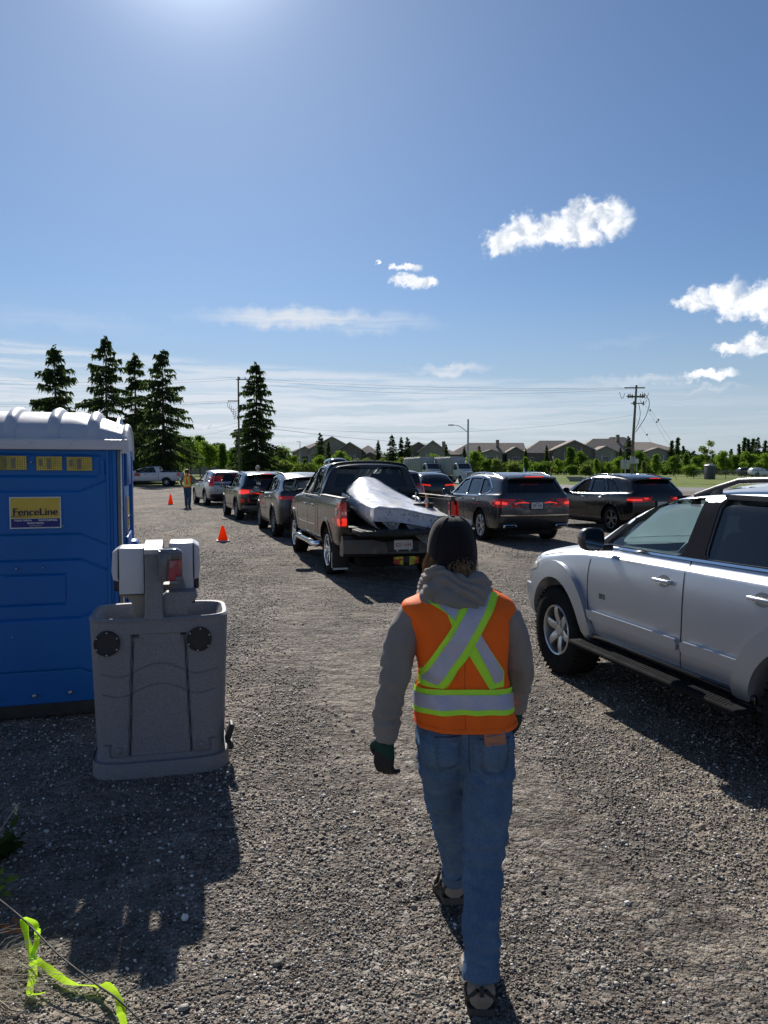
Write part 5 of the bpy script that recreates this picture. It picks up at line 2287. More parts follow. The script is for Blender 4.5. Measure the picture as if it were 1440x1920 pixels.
# small badge, sun visor mirror, roof rack feet
hit = sbvh.ray_cast(Vector((sX(1.62), 3, .80)), Vector((0, -1, 0)))
text_mesh('badge', 'SR5', .055, mat('badge_grey', (.12, .12, .13), .4), sroot, (sX(1.63), hit[0].y + .003, .80), (radians(90), 0, pi), bold=.002)
bm = bmesh.new()
b_box(bm, (sX(2.00), .0, 1.47), (.03, .24, .07), bev=.02)
obj('interior_mirror', bm, M_INT, sroot)
# a-pillar grab handle
bm = bmesh.new()
b_tube(bm, smoothline([(sX(1.78), -.68, 1.33), (sX(1.83), -.64, 1.38), (sX(1.96), -.62, 1.46), (sX(2.02), -.64, 1.47)], 5), .012, 6)
obj('grab_handle', bm, M_SEAT, sroot)

# ---------------------------------------------------------------- brown pickup with the mattress
P_BROWN = paint('paint_brown', (.026, .020, .016), metal=.15, rough=.24)
tun = suv(L=5.80, W=1.97, H=1.93, wb=3.66, fo=1.0, R=.41, tw=.275, nz=1.13, hz=1.29, bz=1.25, bzr=1.27, cx=1.55, rfx=2.28, rr=.2, gw=.74, rdrop=.03, floor=.44, lo=.66,
		  paint=P_BROWN, arch=.50, archw=.05, archoff=.012, archm=P_BROWN, archbot=-14, pickup=True, cabrear=3.92, rail=1.32, bedz=.84, crease=.3)
tun['wins'] = [[(1.92, 1.325), (2.42, 1.74), (2.78, 1.79), (2.86, 1.33)], [(2.98, 1.33), (2.90, 1.79), (3.44, 1.79), (3.62, 1.39), (3.60, 1.335)]]
tun['surround'] = [(1.76, 1.295), (2.34, 1.78), (2.76, 1.83), (3.46, 1.83), (3.70, 1.39), (3.68, 1.305)]
tun['beltline'] = [(1.72, 1.275), (3.68, 1.29)]
tun['beltm'] = M_BLKPL
tun['cabin'] = (1.75, 3.80)
tun['cabtop'] = (2.45, 3.72)
tun['wsh'] = [(-.74, 1.40), (.74, 1.40), (.62, 1.76), (-.62, 1.76)]
tun['rglass'] = [(-.68, 1.44), (.68, 1.44), (.58, 1.80), (-.58, 1.80)]
tun['seat_s'] = (2.80, 3.55)
tun['rim'] = (.27, 5, 'star', M_CHROME)
tun['handles'] = [(2.68, 1.12), (3.50, 1.13)]
tun['lines'] = [('door_gap', [(1.80, .62), (1.72, .8), (1.70, 1.1), (1.76, 1.26)], .012, M_SEAM, .0015, .002),
				('door_gap', [(2.90, 1.28), (2.92, 1.0), (2.90, .60)], .012, M_SEAM, .0015, .002),
				('door_gap', [(3.72, 1.34), (3.76, 1.1), (3.72, .80), (3.66, .62)], .012, M_SEAM, .0015, .002),
				('bed_gap', [(3.95, 1.33), (3.955, 1.0), (3.95, .62)], .026, M_SEAM, .002, .002),
				('side_trim', [(1.92, .76), (2.88, .77)], .022, M_CHROME, .010, .014),
				('side_trim', [(2.95, .77), (3.70, .78)], .022, M_CHROME, .010, .014)]
tun['mirror'] = (2.02, 1.42, (.17, .32, .27))
tun['mirm'] = M_BLKPL
tun['taillamps'] = [('tail_light', [(5.52, .92), (5.50, 1.12), (5.60, 1.25), (5.80, 1.27), (5.80, .88), (5.6, .88)], [(.83, .87), (.83, 1.26), (.98, 1.25), (.98, .87)], M_REDL, .016),
					('brake_lamp', [(5.66, .90), (5.66, 1.00), (5.80, 1.01), (5.80, .89)], [(.85, .89), (.85, 1.01), (.98, 1.01), (.98, .89)], M_REDB, .022),
					('reversing_lamp', [(5.545, 1.04), (5.545, 1.16), (5.66, 1.14), (5.66, 1.06)], None, M_CLRL, .024)]
tun['grear'] = glassmat('glass_cab_rear', (.22, .26, .26), .35)
tun['gside'] = [G_MID, glassmat('glass_cab_side', (.10, .11, .12), .5)]
tun['steer'] = .0
T_H = -15.3
TUN_LOC = from_wheel(tun, (-0.86, 12.93), T_H, 'RL')
troot, tbvh, tX = vehicle('pickup_truck', 'dark brown pickup carrying a plastic wrapped mattress in its open bed', 'pickup truck', tun, TUN_LOC, T_H, level=3)
M_LINER = mat('bed_liner', (.02, .02, .021), .75, var=.3, vs=9, bump=.5, bs=50)
# lowered tailgate, bumper, hitch, flaps, step tubes
bm = bmesh.new()
b_box(bm, (tX(5.80) - .29, 0, .815), (.56, 1.58, .075), bev=.015)
for i in range(9):
	b_box(bm, (tX(5.80) - .29, -.72 + i * .18, .857), (.50, .06, .012), bev=.004)
tg = obj('tailgate', bm, M_LINER, troot)
bm = bmesh.new()
b_box(bm, (tX(5.80) - .575, 0, .815), (.02, .24, .05), bev=.006)
obj('handle', bm, M_BLKPL, tg)
bm = bmesh.new()
pts = []
pf = [(-.14, .68), (-.16, .47), (-.10, .42), (.10, .42), (.12, .72), (-.08, .74)]
rings = []
for t in np.linspace(-1, 1, 13):
	yy = t * .93
	bx = .10 * (abs(t) ** 3)
	hh = 1 if abs(t) > .35 else .86
	rings.append([Vector((tX(5.80) + a + bx, yy, .42 + (b - .42) * hh)) for a, b in pf])
b_loft(bm, rings)
obj('rear_bumper', bm, mat('bumper_brown', (.040, .031, .025), .42, metal=.2, var=.2, coat=.3), troot, smooth=30)
bm = bmesh.new()
b_box(bm, (tX(5.80) - .15, -.0, .56), (.012, .50, .20), bev=.02)
pp = obj('plate_recess', bm, M_BLKPL, troot)
bm = bmesh.new()
b_box(bm, (tX(5.80) - .162, 0, .60), (.006, .30, .15), bev=.003)
pl = obj('number_plate', bm, M_PLATE, troot)
text_mesh('plate_text', 'BZF-1644', .085, M_PLTXT, pl, (tX(5.80) - .167, 0, .595), (radians(90), 0, radians(-90)), bold=0, sx=.76)
for s in (-.1, .1):
	bm = bmesh.new()
	b_box(bm, (tX(5.80) - .17, s, .515), (.03, .035, .035), bev=.008)
	obj('plate_lamp', bm, M_CLRL, pp)
bm = bmesh.new()
b_box(bm, (tX(5.80) - .18, 0, .36), (.30, .07, .07), bev=.01)
b_box(bm, (tX(5.80) - .30, 0, .37), (.02, .30, .13), bev=.01)
hc = obj('tow_hitch', bm, M_BLKPL, troot)
for s in (-1, 1):
	bm = bmesh.new()
	b_prism(bm, [(s * .05, .30), (s * .20, .33), (s * .20, .43), (s * .05, .435)], tX(5.80) - .325, tX(5.80) - .312, 'x')
	b = obj('hitch_flag', bm, mat('flag_yellow', (.55, .48, .03), .6, var=.5, vs=14, col2=(.45, .05, .02), c2s=9, c2lo=.5, c2hi=.55), hc, smooth=0)
for s in (-1, 1):
	bm = bmesh.new()
	b_box(bm, (tX(4.66) - .52, s * .83, .38), (.02, .28, .50), bev=.008)
	mf = obj('mud_flap', bm, M_BLKPL, troot)
	bm = bmesh.new()
	b_box(bm, (tX(4.66) - .532, s * .83, .155), (.006, .25, .03))
	b_box(bm, (tX(4.66) - .525, s * .975, .30), (.03, .006, .26))
	obj('flap_strip', bm, M_PLATE, mf, smooth=0)
	bm = bmesh.new()
	yy = s * 1.0
	b_tube(bm, smoothline([(tX(1.72), yy - s * .10, .46), (tX(1.80), yy, .43), (tX(2.8), yy, .43), (tX(3.78), yy, .43), (tX(3.86), yy - s * .10, .46)], 5), .052, 12)
	st = obj('step_bar', bm, M_CHROME, troot, smooth=60)
	bm = bmesh.new()
	for q in (2.15, 3.4):
		b_box(bm, (tX(q), yy, .484), (.36, .075, .012), bev=.005)
	obj('step_pad', bm, M_BLKPL, st)
bm = bmesh.new()
b_box(bm, (tX(3.72), 0, 1.872), (.07, .36, .045), bev=.012)
hb = obj('high_brake_light', bm, M_CLRL, troot)
bm = bmesh.new()
b_box(bm, (tX(3.765), 0.0, 1.872), (.02, .10, .035), bev=.006)
obj('brake_lamp', bm, M_REDB, hb)
# bed floor and inner walls get their own liner; clutter along the right wall
bm = bmesh.new()
b_box(bm, (tX(4.92), 0, .858), (1.70, 1.62, .02))
for s in (-1, 1):
	b_box(bm, (tX(4.90), s * .842, 1.06), (1.74, .02, .44))
	b_box(bm, (tX(4.66), s * .68, .98), (.95, .22, .24), bev=.05)
b_box(bm, (tX(4.06), 0, 1.06), (.02, 1.62, .42))
obj('bed_liner', bm, M_LINER, troot, smooth=30)
bm = bmesh.new()
for s in (-1, 1):
	b_box(bm, (tX(4.92), s * .900, 1.322), (1.72, .10, .02), bev=.008)
obj('rail_cap', bm, M_BLKPL, troot, smooth=30)


def on_truck(name, bm, m, label, cat, lx, ly, lz, parts=(), group=None, smooth=40):
	a = radians(90 - T_H)
	r = empty(name, (TUN_LOC[0] + lx * cos(a) - ly * sin(a), TUN_LOC[1] + lx * sin(a) + ly * cos(a), lz), a, label, cat, group)
	for nm, b, mm in [('body', bm, m)] + list(parts):
		obj(nm, b, mm, r, smooth=smooth)
	return r


# things riding in the bed
b1 = bmesh.new()
b_box(b1, (0, 0, .16), (.46, .32, .30), bev=.02, taper=(1.06, 1.06))
b2 = bmesh.new()
b_box(b2, (0, 0, .32), (.50, .36, .03), bev=.012)
on_truck('tool_crate', b1, mat('crate_black', (.03, .03, .035), .5), 'black plastic tool crate in the pickup bed', 'crate', tX(4.98), -.58, .87, [('lid', b2, M_BLKPL)])
for i, (lx, ly, h, c, lb) in enumerate([(4.42, -.60, .36, (.08, .20, .42), 'blue jug standing in the pickup bed corner'), (5.30, -.60, .34, (.55, .45, .38), 'pale spray bottle with orange cap in the pickup bed'),
										(5.12, -.66, .40, (.5, .5, .48), 'white bottle behind the pale spray bottle'), (4.60, -.42, .40, (.45, .12, .07), 'orange bottle beside the blue jug')]):
	bm = bmesh.new()
	b_lathe(bm, [(.0, 0), (.055, 0), (.06, .02), (.06, h * .55), (.045, h * .7), (.02, h * .8), (.02, h * .88)], 14)
	cp = bmesh.new()
	b_lathe(cp, [(.0, h * .86), (.024, h * .86), (.024, h), (0, h)], 12)
	b_box(cp, (.03, 0, h * .95), (.06, .02, .03), bev=.005)
	on_truck('bottle', bm, mat('bottle_%d' % i, c, .35), lb, 'bottle', tX(lx), ly, .95 if i == 2 else .87, [('cap', cp, mat('cap_orange', (.6, .16, .03), .4))])
bm = bmesh.new()
b_tube(bm, smoothline([(-.3, 0, 0), (-.28, .02, .34), (0, .03, .42), (.26, .0, .36), (.30, .0, .0)], 6), .02, 7)
b_tube(bm, [(-.29, 0, .2), (.29, 0, .2)], .015, 6)
b_tube(bm, [(-.1, .05, .0), (-.12, .05, .5)], .014, 6)
on_truck('folded_cart', bm, M_STEEL, 'small folded metal cart frame in the pickup bed', 'cart', tX(4.75), -.60, .87)
bm = bmesh.new()
b_box(bm, (0, 0, .0), (.04, 1.55, .07), bev=.01)
b_box(bm, (0, -.62, .06), (.10, .32, .10), bev=.02)
on_truck('cargo_bar', bm, M_BLKPL, 'black cargo bar across the front of the pickup bed', 'bar', tX(4.14), 0.0, 1.31)

# ---- mattress
M_PLASTIC = mat('plastic_wrap', (.90, .90, .91), .33, var=.04, vs=5, bump=.45, bs=10, spec=.7, coat=.5)
M_QUILT = mat('mattress_border', (.55, .55, .60), .75, var=.18, vs=10, col2=(.22, .23, .27), c2s=22, c2lo=.56, c2hi=.62, bump=.4, bs=30)


def mattress():
	# control points in truck coordinates: rows from tailgate edge to cab, columns from left to right
	rows = [
		[(-3.18, .50, 1.20), (-3.18, .12, 1.18), (-3.13, -.30, 1.10), (-3.02, -.76, 1.01), (-2.92, -1.18, .95)],
		[(-2.58, .58, 1.28), (-2.52, .20, 1.29), (-2.47, -.22, 1.20), (-2.38, -.64, 1.12), (-2.30, -.96, 1.08)],
		[(-1.98, .60, 1.36), (-1.94, .30, 1.48), (-1.90, -.08, 1.40), (-1.84, -.42, 1.28), (-1.78, -.66, 1.20)],
		[(-1.40, .56, 1.38), (-1.36, .32, 1.60), (-1.33, .04, 1.62), (-1.28, -.22, 1.48), (-1.24, -.42, 1.34)],
	]
	a = radians(90 - T_H)
	r = empty('mattress', (TUN_LOC[0], TUN_LOC[1], 0), a, 'sagging mattress in clear shiny plastic hanging over the lowered tailgate', 'mattress')
	# refine rows and columns by smooth interpolation
	rr = [smoothline(q, 8) for q in rows]
	cols = list(zip(*rr))
	cc = [smoothline(list(c), 12) for c in cols]
	nu, nv = len(cc), len(cc[0])
	top, bot = [], []
	for i in range(nu):
		for j in range(nv):
			p = cc[i][j]
			i0, i1 = max(i - 1, 0), min(i + 1, nu - 1)
			j0, j1 = max(j - 1, 0), min(j + 1, nv - 1)
			n = (cc[i1][j] - cc[i0][j]).cross(cc[i][j1] - cc[i][j0]).normalized()
			if n.z < 0:
				n = -n
			u, v = i / (nu - 1), j / (nv - 1)
			wr = .013 * noise.noise(Vector((p.x * 3.3, p.y * 5.5, 1))) + .007 * noise.noise(Vector((p.x * 8 + p.y * 9, p.y * 3, 7)))
			# stretched creases in the film fan out from the corners
			wr += .007 * sin(26 * (v * 1.2 + u * .8) + 5 * noise.noise(Vector((u * 4, v * 4, 2)))) * (.4 + .6 * u)
			ed = min(u, 1 - u, 1) * 14
			wr -= .03 * max(0, 1 - ed) ** 2
			top.append(p + n * wr)
			bot.append(p - n * (.225) + Vector((0, 0, .0)))
	V = top + bot
	N = nu * nv
	F, mi = [], []
	for i in range(nu - 1):
		for j in range(nv - 1):
			q = (i * nv + j, (i + 1) * nv + j, (i + 1) * nv + j + 1, i * nv + j + 1)
			F.append(q)
			F.append(tuple(N + k for k in q[::-1]))
	side = []
	for i in range(nu - 1):
		side.append((i * nv, i * nv + N, (i + 1) * nv + N, (i + 1) * nv))
		b = nv - 1
		F.append((i * nv + b, (i + 1) * nv + b, (i + 1) * nv + b + N, i * nv + b + N))
	for j in range(nv - 1):
		F.append((j, j + 1, j + 1 + N, j + N))
		b = (nu - 1) * nv
		F.append((b + j, b + j + N, b + j + 1 + N, b + j + 1))
	me = pydata('m', V, F + side)
	bm = bmesh.new()
	bm.from_mesh(me)
	bmesh.ops.recalc_face_normals(bm, faces=bm.faces[:])
	me2 = bpy.data.meshes.new('core')
	bm.to_mesh(me2)
	core = obj('padding', me2, M_PLASTIC, r, smooth=50)
	bm.free()
	# quilted border at the near end, seen through the wrap
	bm = bmesh.new()
	A, B = [], []
	for i in range(nu):
		p = cc[i][0]
		A.append(bm.verts.new(p + Vector((-.012, 0, -.035))))
		B.append(bm.verts.new(p + Vector((-.012, 0, -.200))))
	for i in range(nu - 1):
		bm.faces.new((A[i], A[i + 1], B[i + 1], B[i]))
	obj('quilted_border', bm, M_QUILT, r, smooth=60)
	# piping
	for dz in (-.018, -.212):
		bm = bmesh.new()
		b_tube(bm, [cc[i][0] + Vector((-.014, 0, dz)) for i in range(nu)], .012, 6)
		obj('piping', bm, M_QUILT, r)
	# loose film hanging below
	film = mat('loose_film', (.50, .51, .52), .25, var=.1, vs=6, bump=.6, bs=14, trans=0, alpha=.42, coat=.6)
	for (pts, nm) in [([(-3.20, .46, 1.04), (-3.26, .30, 1.00), (-3.29, .10, .99), (-3.25, .20, .78)], 'a'),
					  ([(-3.22, .02, .93), (-3.20, -.28, .87), (-3.13, -.66, .82), (-3.04, -1.02, .78), (-3.08, -.94, .48), (-3.16, -.70, .45), (-3.22, -.44, .54), (-3.25, -.18, .70)], 'b')]:
		bm = bmesh.new()
		c = sum((Vector(p) for p in pts), Vector()) / len(pts)
		n = len(pts)
		ringo = []
		dense = []
		for i in range(n):
			a0, b0 = Vector(pts[i]), Vector(pts[(i + 1) % n])
			for t in range(5):
				dense.append(a0.lerp(b0, t / 5))
		prev = None
		for k in range(5):
			s = 1 - k / 5
			ring = [bm.verts.new(c + (d - c) * s + Vector((.035 * noise.noise(d * 5 + Vector((k, 0, 0))), 0, 0))) for d in dense]
			if prev:
				for i in range(len(ring)):
					j = (i + 1) % len(ring)
					bm.faces.new((prev[i], prev[j], ring[j], ring[i]))
			prev = ring
		bm.faces.new(prev)
		obj('loose_wrap', bm, film, r, smooth=60)
	# film tucked down the left side into the bed
	bm = bmesh.new()
	P0 = cc[0]
	rows_ = []
	for j in range(nv):
		p = P0[j]
		lv = []
		for k in range(7):
			t = k / 6
			lv.append(bm.verts.new(p + Vector((.03 * noise.noise(Vector((j * .3, k * .8, 3))), .05 + .07 * sin(pi * t) - .16 * t + .03 * noise.noise(Vector((j * .5, k, 5))), -.02 - .34 * t))))
		rows_.append(lv)
	for j in range(nv - 1):
		for k in range(6):
			bm.faces.new((rows_[j][k], rows_[j + 1][k], rows_[j + 1][k + 1], rows_[j][k + 1]))
	obj('side_wrap', bm, M_PLASTIC, r, smooth=60)


mattress()
# ---------------------------------------------------------------- queue of crossovers
def lanecar(name, label, p, wheel, heading, which='RL', group='cars queueing in lanes', cat='car', level=3):
	return vehicle(name, label, cat, p, from_wheel(p, wheel, heading, which), heading, group, level)


# grey crossover, middle lane (the nearest of the middle)
P_GREY = paint('paint_grey', (.055, .058, .066), metal=.5, rough=.25)
mdx = suv(L=5.0, W=2.0, H=1.69, wb=2.89, fo=.98, R=.385, tw=.26, nz=.90, hz=1.05, bz=1.07, bzr=1.14, cx=1.42, rfx=2.18, rr=.38, gw=.735, paint=P_GREY, archm=P_GREY, archw=.05, archoff=.008)
mdx['wins'] = [[(1.75, 1.11), (2.28, 1.48), (2.66, 1.53), (2.72, 1.12)], [(2.84, 1.12), (2.80, 1.535), (3.52, 1.53), (3.62, 1.135)], [(3.70, 1.14), (3.62, 1.53), (3.95, 1.49), (4.24, 1.30), (4.20, 1.22)]]
mdx['surround'] = [(1.60, 1.08), (2.24, 1.525), (2.8, 1.575), (3.6, 1.575), (4.02, 1.53), (4.34, 1.31), (4.28, 1.18), (3.7, 1.10)]
mdx['beltline'] = [(1.62, 1.085), (3.6, 1.105), (4.05, 1.145), (4.30, 1.24), (4.32, 1.31), (4.0, 1.53), (3.55, 1.58)]
mdx['beltw'] = .022
mdx['cabin'] = (1.60, 4.62)
mdx['cabtop'] = (2.30, 4.35)
mdx['wsh'] = [(-.70, 1.14), (.70, 1.14), (.58, 1.50), (-.58, 1.50)]
mdx['rglass'] = [(-.72, 1.20), (.72, 1.20), (.58, 1.50), (-.58, 1.50)]
mdx['seat_s'] = (2.70, 3.60)
mdx['rim'] = (.265, 7, 'double', M_RIM)
mdx['handles'] = [(2.62, 1.0), (3.52, 1.01)]
mdx['lines'] = [('door_gap', [(1.74, .42), (1.66, .65), (1.60, .9), (1.60, 1.07)], .010, M_SEAM, .0015, .002),
				('door_gap', [(2.78, 1.1), (2.80, .8), (2.78, .40)], .010, M_SEAM, .0015, .002),
				('door_gap', [(3.84, 1.14), (3.72, .92), (3.44, .72), (3.36, .42)], .010, M_SEAM, .0015, .002),
				('sill_chrome', [(1.70, .44), (3.30, .44)], .03, M_CHROME, .008, .012)]
mdx['sidepanels'] = [('sill_cladding', [(1.56, .26), (1.56, .36), (3.38, .36), (3.38, .26)], M_BLKPL, .006, .012)]
mdx['rearpanels'] = [('tailgate_gap', [(-.79, .62), (.79, .62), (.79, .63), (-.79, .63)], M_SEAM, .003, .003), ('rear_valance', [(-.92, .30), (.92, .30), (.90, .50), (-.90, .50)], M_BLKPL, .012, .03),
					 ('bumper_chrome', [(-.88, .66), (.88, .66), (.88, .685), (-.88, .685)], M_CHROME, .010, .012), ('plate_surround', [(-.30, .80), (.30, .80), (.52, 1.05), (-.52, 1.05)], M_SEAM, .002, .002),
					 ('plate_surround', [(-.285, .81), (.285, .81), (.50, 1.043), (-.50, 1.043)], P_GREY, .004, .004)]
mdx['taillamps'] = [('tail_light', [(4.48, .98), (4.62, .88), (5.0, .84), (5.0, 1.05), (4.7, 1.06)], [(.50, 1.03), (.70, .90), (.90, .84), (.98, 1.06), (.55, 1.06)], M_REDL, .010),
					('brake_lamp', [(4.74, .93), (4.76, 1.00), (5.0, 1.0), (5.0, .93)], [(.74, .92), (.72, .97), (.84, 1.0), (.86, .93)], M_REDB, .014)]
mdx['plate'] = (0, .90, 'CPP-1911', M_SEAM)
mdx['rails'] = (2.35, 4.35, .045, M_CHROME)
mdx['spoiler'] = (4.56, 4.80, 1.60, .62, .03)
mdx['stop'] = (4.835, 1.575, .46, .025, M_REDB)
mdx['mirm'] = P_GREY
mroot, mb, mX = lanecar('queueing_car', 'dark grey crossover with chrome window trim right of the pickup', mdx, (2.46, 18.95), -15.0)
for s in (-1, 1):
	bm = bmesh.new()
	b_box(bm, (mX(4.95), s * .66, .42), (.10, .32, .085), bev=.03)
	ex = obj('exhaust_trim', bm, M_CHROME, mroot)
	bm = bmesh.new()
	b_box(bm, (mX(4.95) - .052, s * .66, .42), (.01, .27, .05), bev=.01)
	obj('exhaust_hole', bm, M_SEAM, ex)
bm = bmesh.new()
b_tube(bm, [(mX(4.90), .0, 1.10 - .03), (mX(4.90), .055, 1.0)], .006, 5)
bm.free()
bm = bmesh.new()
b_lathe(bm, [(.028, -.004), (.04, -.006), (.04, .006), (.028, .004)], 20, (mX(5.0) - .0, 0, 1.115), 'x')
bm.free()
bm = bmesh.new()
b_prism(bm, [(-.05, 0), (0, .14), (.02, .0)], -.012, .012, 'y')
o = obj('antenna_fin', bm, M_CHROME, mroot, loc=(mX(4.3), 0, 1.665))

# black crossover at right
P_BLACK = paint('paint_black', (.010, .011, .013), metal=.2, rough=.18)
glc = suv(L=4.70, W=1.90, H=1.64, wb=2.87, fo=.86, R=.37, tw=.26, nz=.88, hz=1.02, bz=1.03, bzr=1.09, cx=1.32, rfx=2.08, rr=.46, gw=.72, rdrop=.08, paint=P_BLACK, archm=P_BLACK, archw=.055, archoff=.014)
glc['wins'] = [[(1.66, 1.07), (2.18, 1.43), (2.52, 1.48), (2.60, 1.075)], [(2.70, 1.075), (2.66, 1.485), (3.18, 1.485), (3.44, 1.09)], [(3.52, 1.10), (3.28, 1.475), (3.60, 1.44), (3.98, 1.20), (3.94, 1.13)]]
glc['surround'] = [(1.50, 1.045), (2.14, 1.475), (2.7, 1.525), (3.3, 1.52), (3.66, 1.475), (4.08, 1.20), (4.02, 1.10)]
glc['beltline'] = [(1.52, 1.045), (2.6, 1.052), (3.5, 1.07), (4.02, 1.10)]
glc['cabin'] = (1.50, 4.30)
glc['cabtop'] = (2.22, 3.98)
glc['wsh'] = [(-.66, 1.10), (.66, 1.10), (.55, 1.45), (-.55, 1.45)]
glc['rglass'] = [(-.66, 1.15), (.66, 1.15), (.54, 1.43), (-.54, 1.43)]
glc['seat_s'] = (2.58, 3.42)
glc['open'] = [(0, 'y+'), (0, 'y-')]
glc['rim'] = (.262, 5, 'star', mat('alloy_two_tone', (.16, .16, .17), .25, metal=.8, var=.2))
glc['handles'] = [(2.46, .955), (3.30, .965)]
glc['lines'] = [('door_gap', [(1.62, .42), (1.54, .65), (1.48, .9), (1.49, 1.03)], .010, M_SEAM, .0015, .002),
				('door_gap', [(2.65, 1.05), (2.66, .8), (2.62, .40)], .010, M_SEAM, .0015, .002),
				('door_gap', [(3.68, 1.08), (3.56, .88), (3.30, .68), (3.24, .42)], .010, M_SEAM, .0015, .002),
				('sill_trim', [(1.50, .33), (3.28, .33)], .05, paint('sill_grey', (.07, .075, .08)), .012, .02)]
glc['rearpanels'] = [('rear_valance', [(-.86, .30), (.86, .30), (.84, .46), (-.84, .46)], M_BLKPL, .012, .03)]
glc['taillamps'] = [('tail_light', [(4.36, .90), (4.42, 1.0), (4.7, 1.01), (4.7, .86)], [(.34, .93), (.40, 1.00), (.86, 1.01), (.88, .86), (.52, .87)], M_REDL, .010),
					('brake_lamp', [(4.44, .905), (4.44, .955), (4.7, .955), (4.7, .905)], [(.60, .90), (.60, .955), (.86, .955), (.86, .90)], M_REDB, .014),
					('brake_lamp', None, [(.40, .955), (.42, .985), (.56, .985), (.54, .94)], M_REDB, .014)]
glc['rails'] = (2.25, 4.0, .030, M_BLKGL)
glc['spoiler'] = (4.22, 4.42, 1.535, .58, .03)
glc['stop'] = (4.42, 1.50, .36, .02, M_REDB)
glc['plate'] = (0, .80, '', M_SEAM)
lanecar('queueing_car', 'glossy black crossover with open front window behind the silver car', glc, (6.36, 21.3), -19.5)

# first car ahead of the pickup: dark grey sloping crossover
P_DKBL = paint('paint_bluegrey', (.030, .036, .046), metal=.45, rough=.24)
rx = suv(L=4.76, W=1.90, H=1.69, wb=2.79, fo=.96, R=.375, tw=.25, nz=.90, hz=1.05, bz=1.08, bzr=1.18, cx=1.40, rfx=2.10, rr=.62, gw=.70, rdrop=.12, paint=P_DKBL, archm=M_BLKPL, archw=.05)
rx['wins'] = [[(1.72, 1.12), (2.22, 1.48), (2.56, 1.52), (2.64, 1.13)], [(2.76, 1.135), (2.72, 1.52), (3.30, 1.51), (3.52, 1.17)], [(3.60, 1.18), (3.42, 1.49), (3.66, 1.44), (3.90, 1.25)]]
rx['surround'] = [(1.56, 1.085), (2.18, 1.52), (2.7, 1.56), (3.4, 1.545), (3.76, 1.46), (4.0, 1.25), (3.6, 1.13)]
rx['beltline'] = [(1.56, 1.09), (2.7, 1.10), (3.6, 1.145), (4.0, 1.22)]
rx['open'] = [(0, 'y+')]
rx['cabin'] = (1.56, 4.3)
rx['cabtop'] = (2.22, 3.85)
rx['wsh'] = [(-.66, 1.14), (.66, 1.14), (.54, 1.50), (-.54, 1.50)]
rx['rglass'] = [(-.60, 1.24), (.60, 1.24), (.50, 1.46), (-.50, 1.46)]
rx['handles'] = [(2.50, 1.0), (3.36, 1.03)]
rx['rim'] = (.25, 10, 'plain', mat('alloy_grey', (.16, .165, .17), .3, metal=.8))
rx['seat_s'] = (2.60, 3.42)
rx['taillamps'] = [('tail_light', [(4.24, 1.02), (4.30, 1.09), (4.76, 1.09), (4.76, 1.0)], [(.1, 1.04), (.1, 1.07), (.86, 1.09), (.86, .98)], M_REDL, .010), ('brake_lamp', [(4.62, 1.02), (4.62, 1.06), (4.76, 1.06), (4.76, 1.01)], None, M_REDB, .014)]
rx['rails'] = (2.25, 3.95, .030, M_STEEL)
rx['sidepanels'] = [('sill_cladding', [(1.50, .26), (1.50, .40), (3.30, .40), (3.30, .26)], M_BLKPL, .006, .012)]
rx['rearpanels'] = [('rear_valance', [(-.88, .30), (.88, .30), (.86, .52), (-.86, .52)], M_BLKPL, .012, .03)]
rx['plate'] = (0, .86, '', M_SEAM)
rx['spoiler'] = (3.98, 4.26, 1.585, .56, .03)
lanecar('queueing_car', 'dark blue grey crossover directly ahead of the brown pickup', rx, (-2.80, 20.0), -16.5)

# second: black-green compact crossover with silver rails
P_ESC = paint('paint_darkgreen', (.012, .014, .015), metal=.3, rough=.2)
esc = suv(L=4.58, W=1.88, H=1.68, wb=2.71, fo=.92, R=.365, tw=.24, nz=.90, hz=1.04, bz=1.07, bzr=1.15, cx=1.34, rfx=2.02, rr=.44, gw=.71, paint=P_ESC, archm=M_BLKPL, archw=.04)
esc['rglass'] = [(-.68, 1.20), (.68, 1.20), (.54, 1.49), (-.54, 1.49)]
esc['open'] = [(0, 'y+')]
esc['rails'] = (2.2, 3.9, .035, M_CHROME)
esc['rim'] = (.245, 5, 'double', mat('alloy_grey2', (.30, .31, .32), .3, metal=.8))
esc['taillamps'] = [('tail_light', [(4.18, .90), (4.28, 1.08), (4.58, 1.08), (4.58, .88)], [(.36, .98), (.36, 1.05), (.84, 1.08), (.86, .88), (.60, .92)], M_REDL, .010), ('brake_lamp', [(4.24, .93), (4.30, 1.03), (4.58, 1.05), (4.58, .90)], [(.60, .93), (.60, 1.04), (.84, 1.06), (.86, .90)], M_REDB, .014),
					('bumper_reflector', [(4.36, .62), (4.36, .74), (4.58, .76), (4.58, .62)], [(.76, .62), (.78, .76), (.86, .76), (.86, .62)], M_REDL, .012),
					('reversing_lamp', None, [(.36, .97), (.38, 1.04), (.58, 1.04), (.58, .94)], M_CLRL, .013)]
esc['rearpanels'] = [('rear_valance', [(-.86, .30), (.86, .30), (.84, .52), (-.84, .52)], paint('valance_silver', (.25, .25, .26)), .012, .03)]
esc['spoiler'] = (4.06, 4.32, 1.60, .58, .03)
esc['stop'] = (4.335, 1.572, .34, .02, M_REDB)
esc['plate'] = (0, .84, '', M_SEAM)
lanecar('queueing_car', 'black crossover with chrome roof rails and bright brake lights', esc, (-5.0, 26.4), -20)

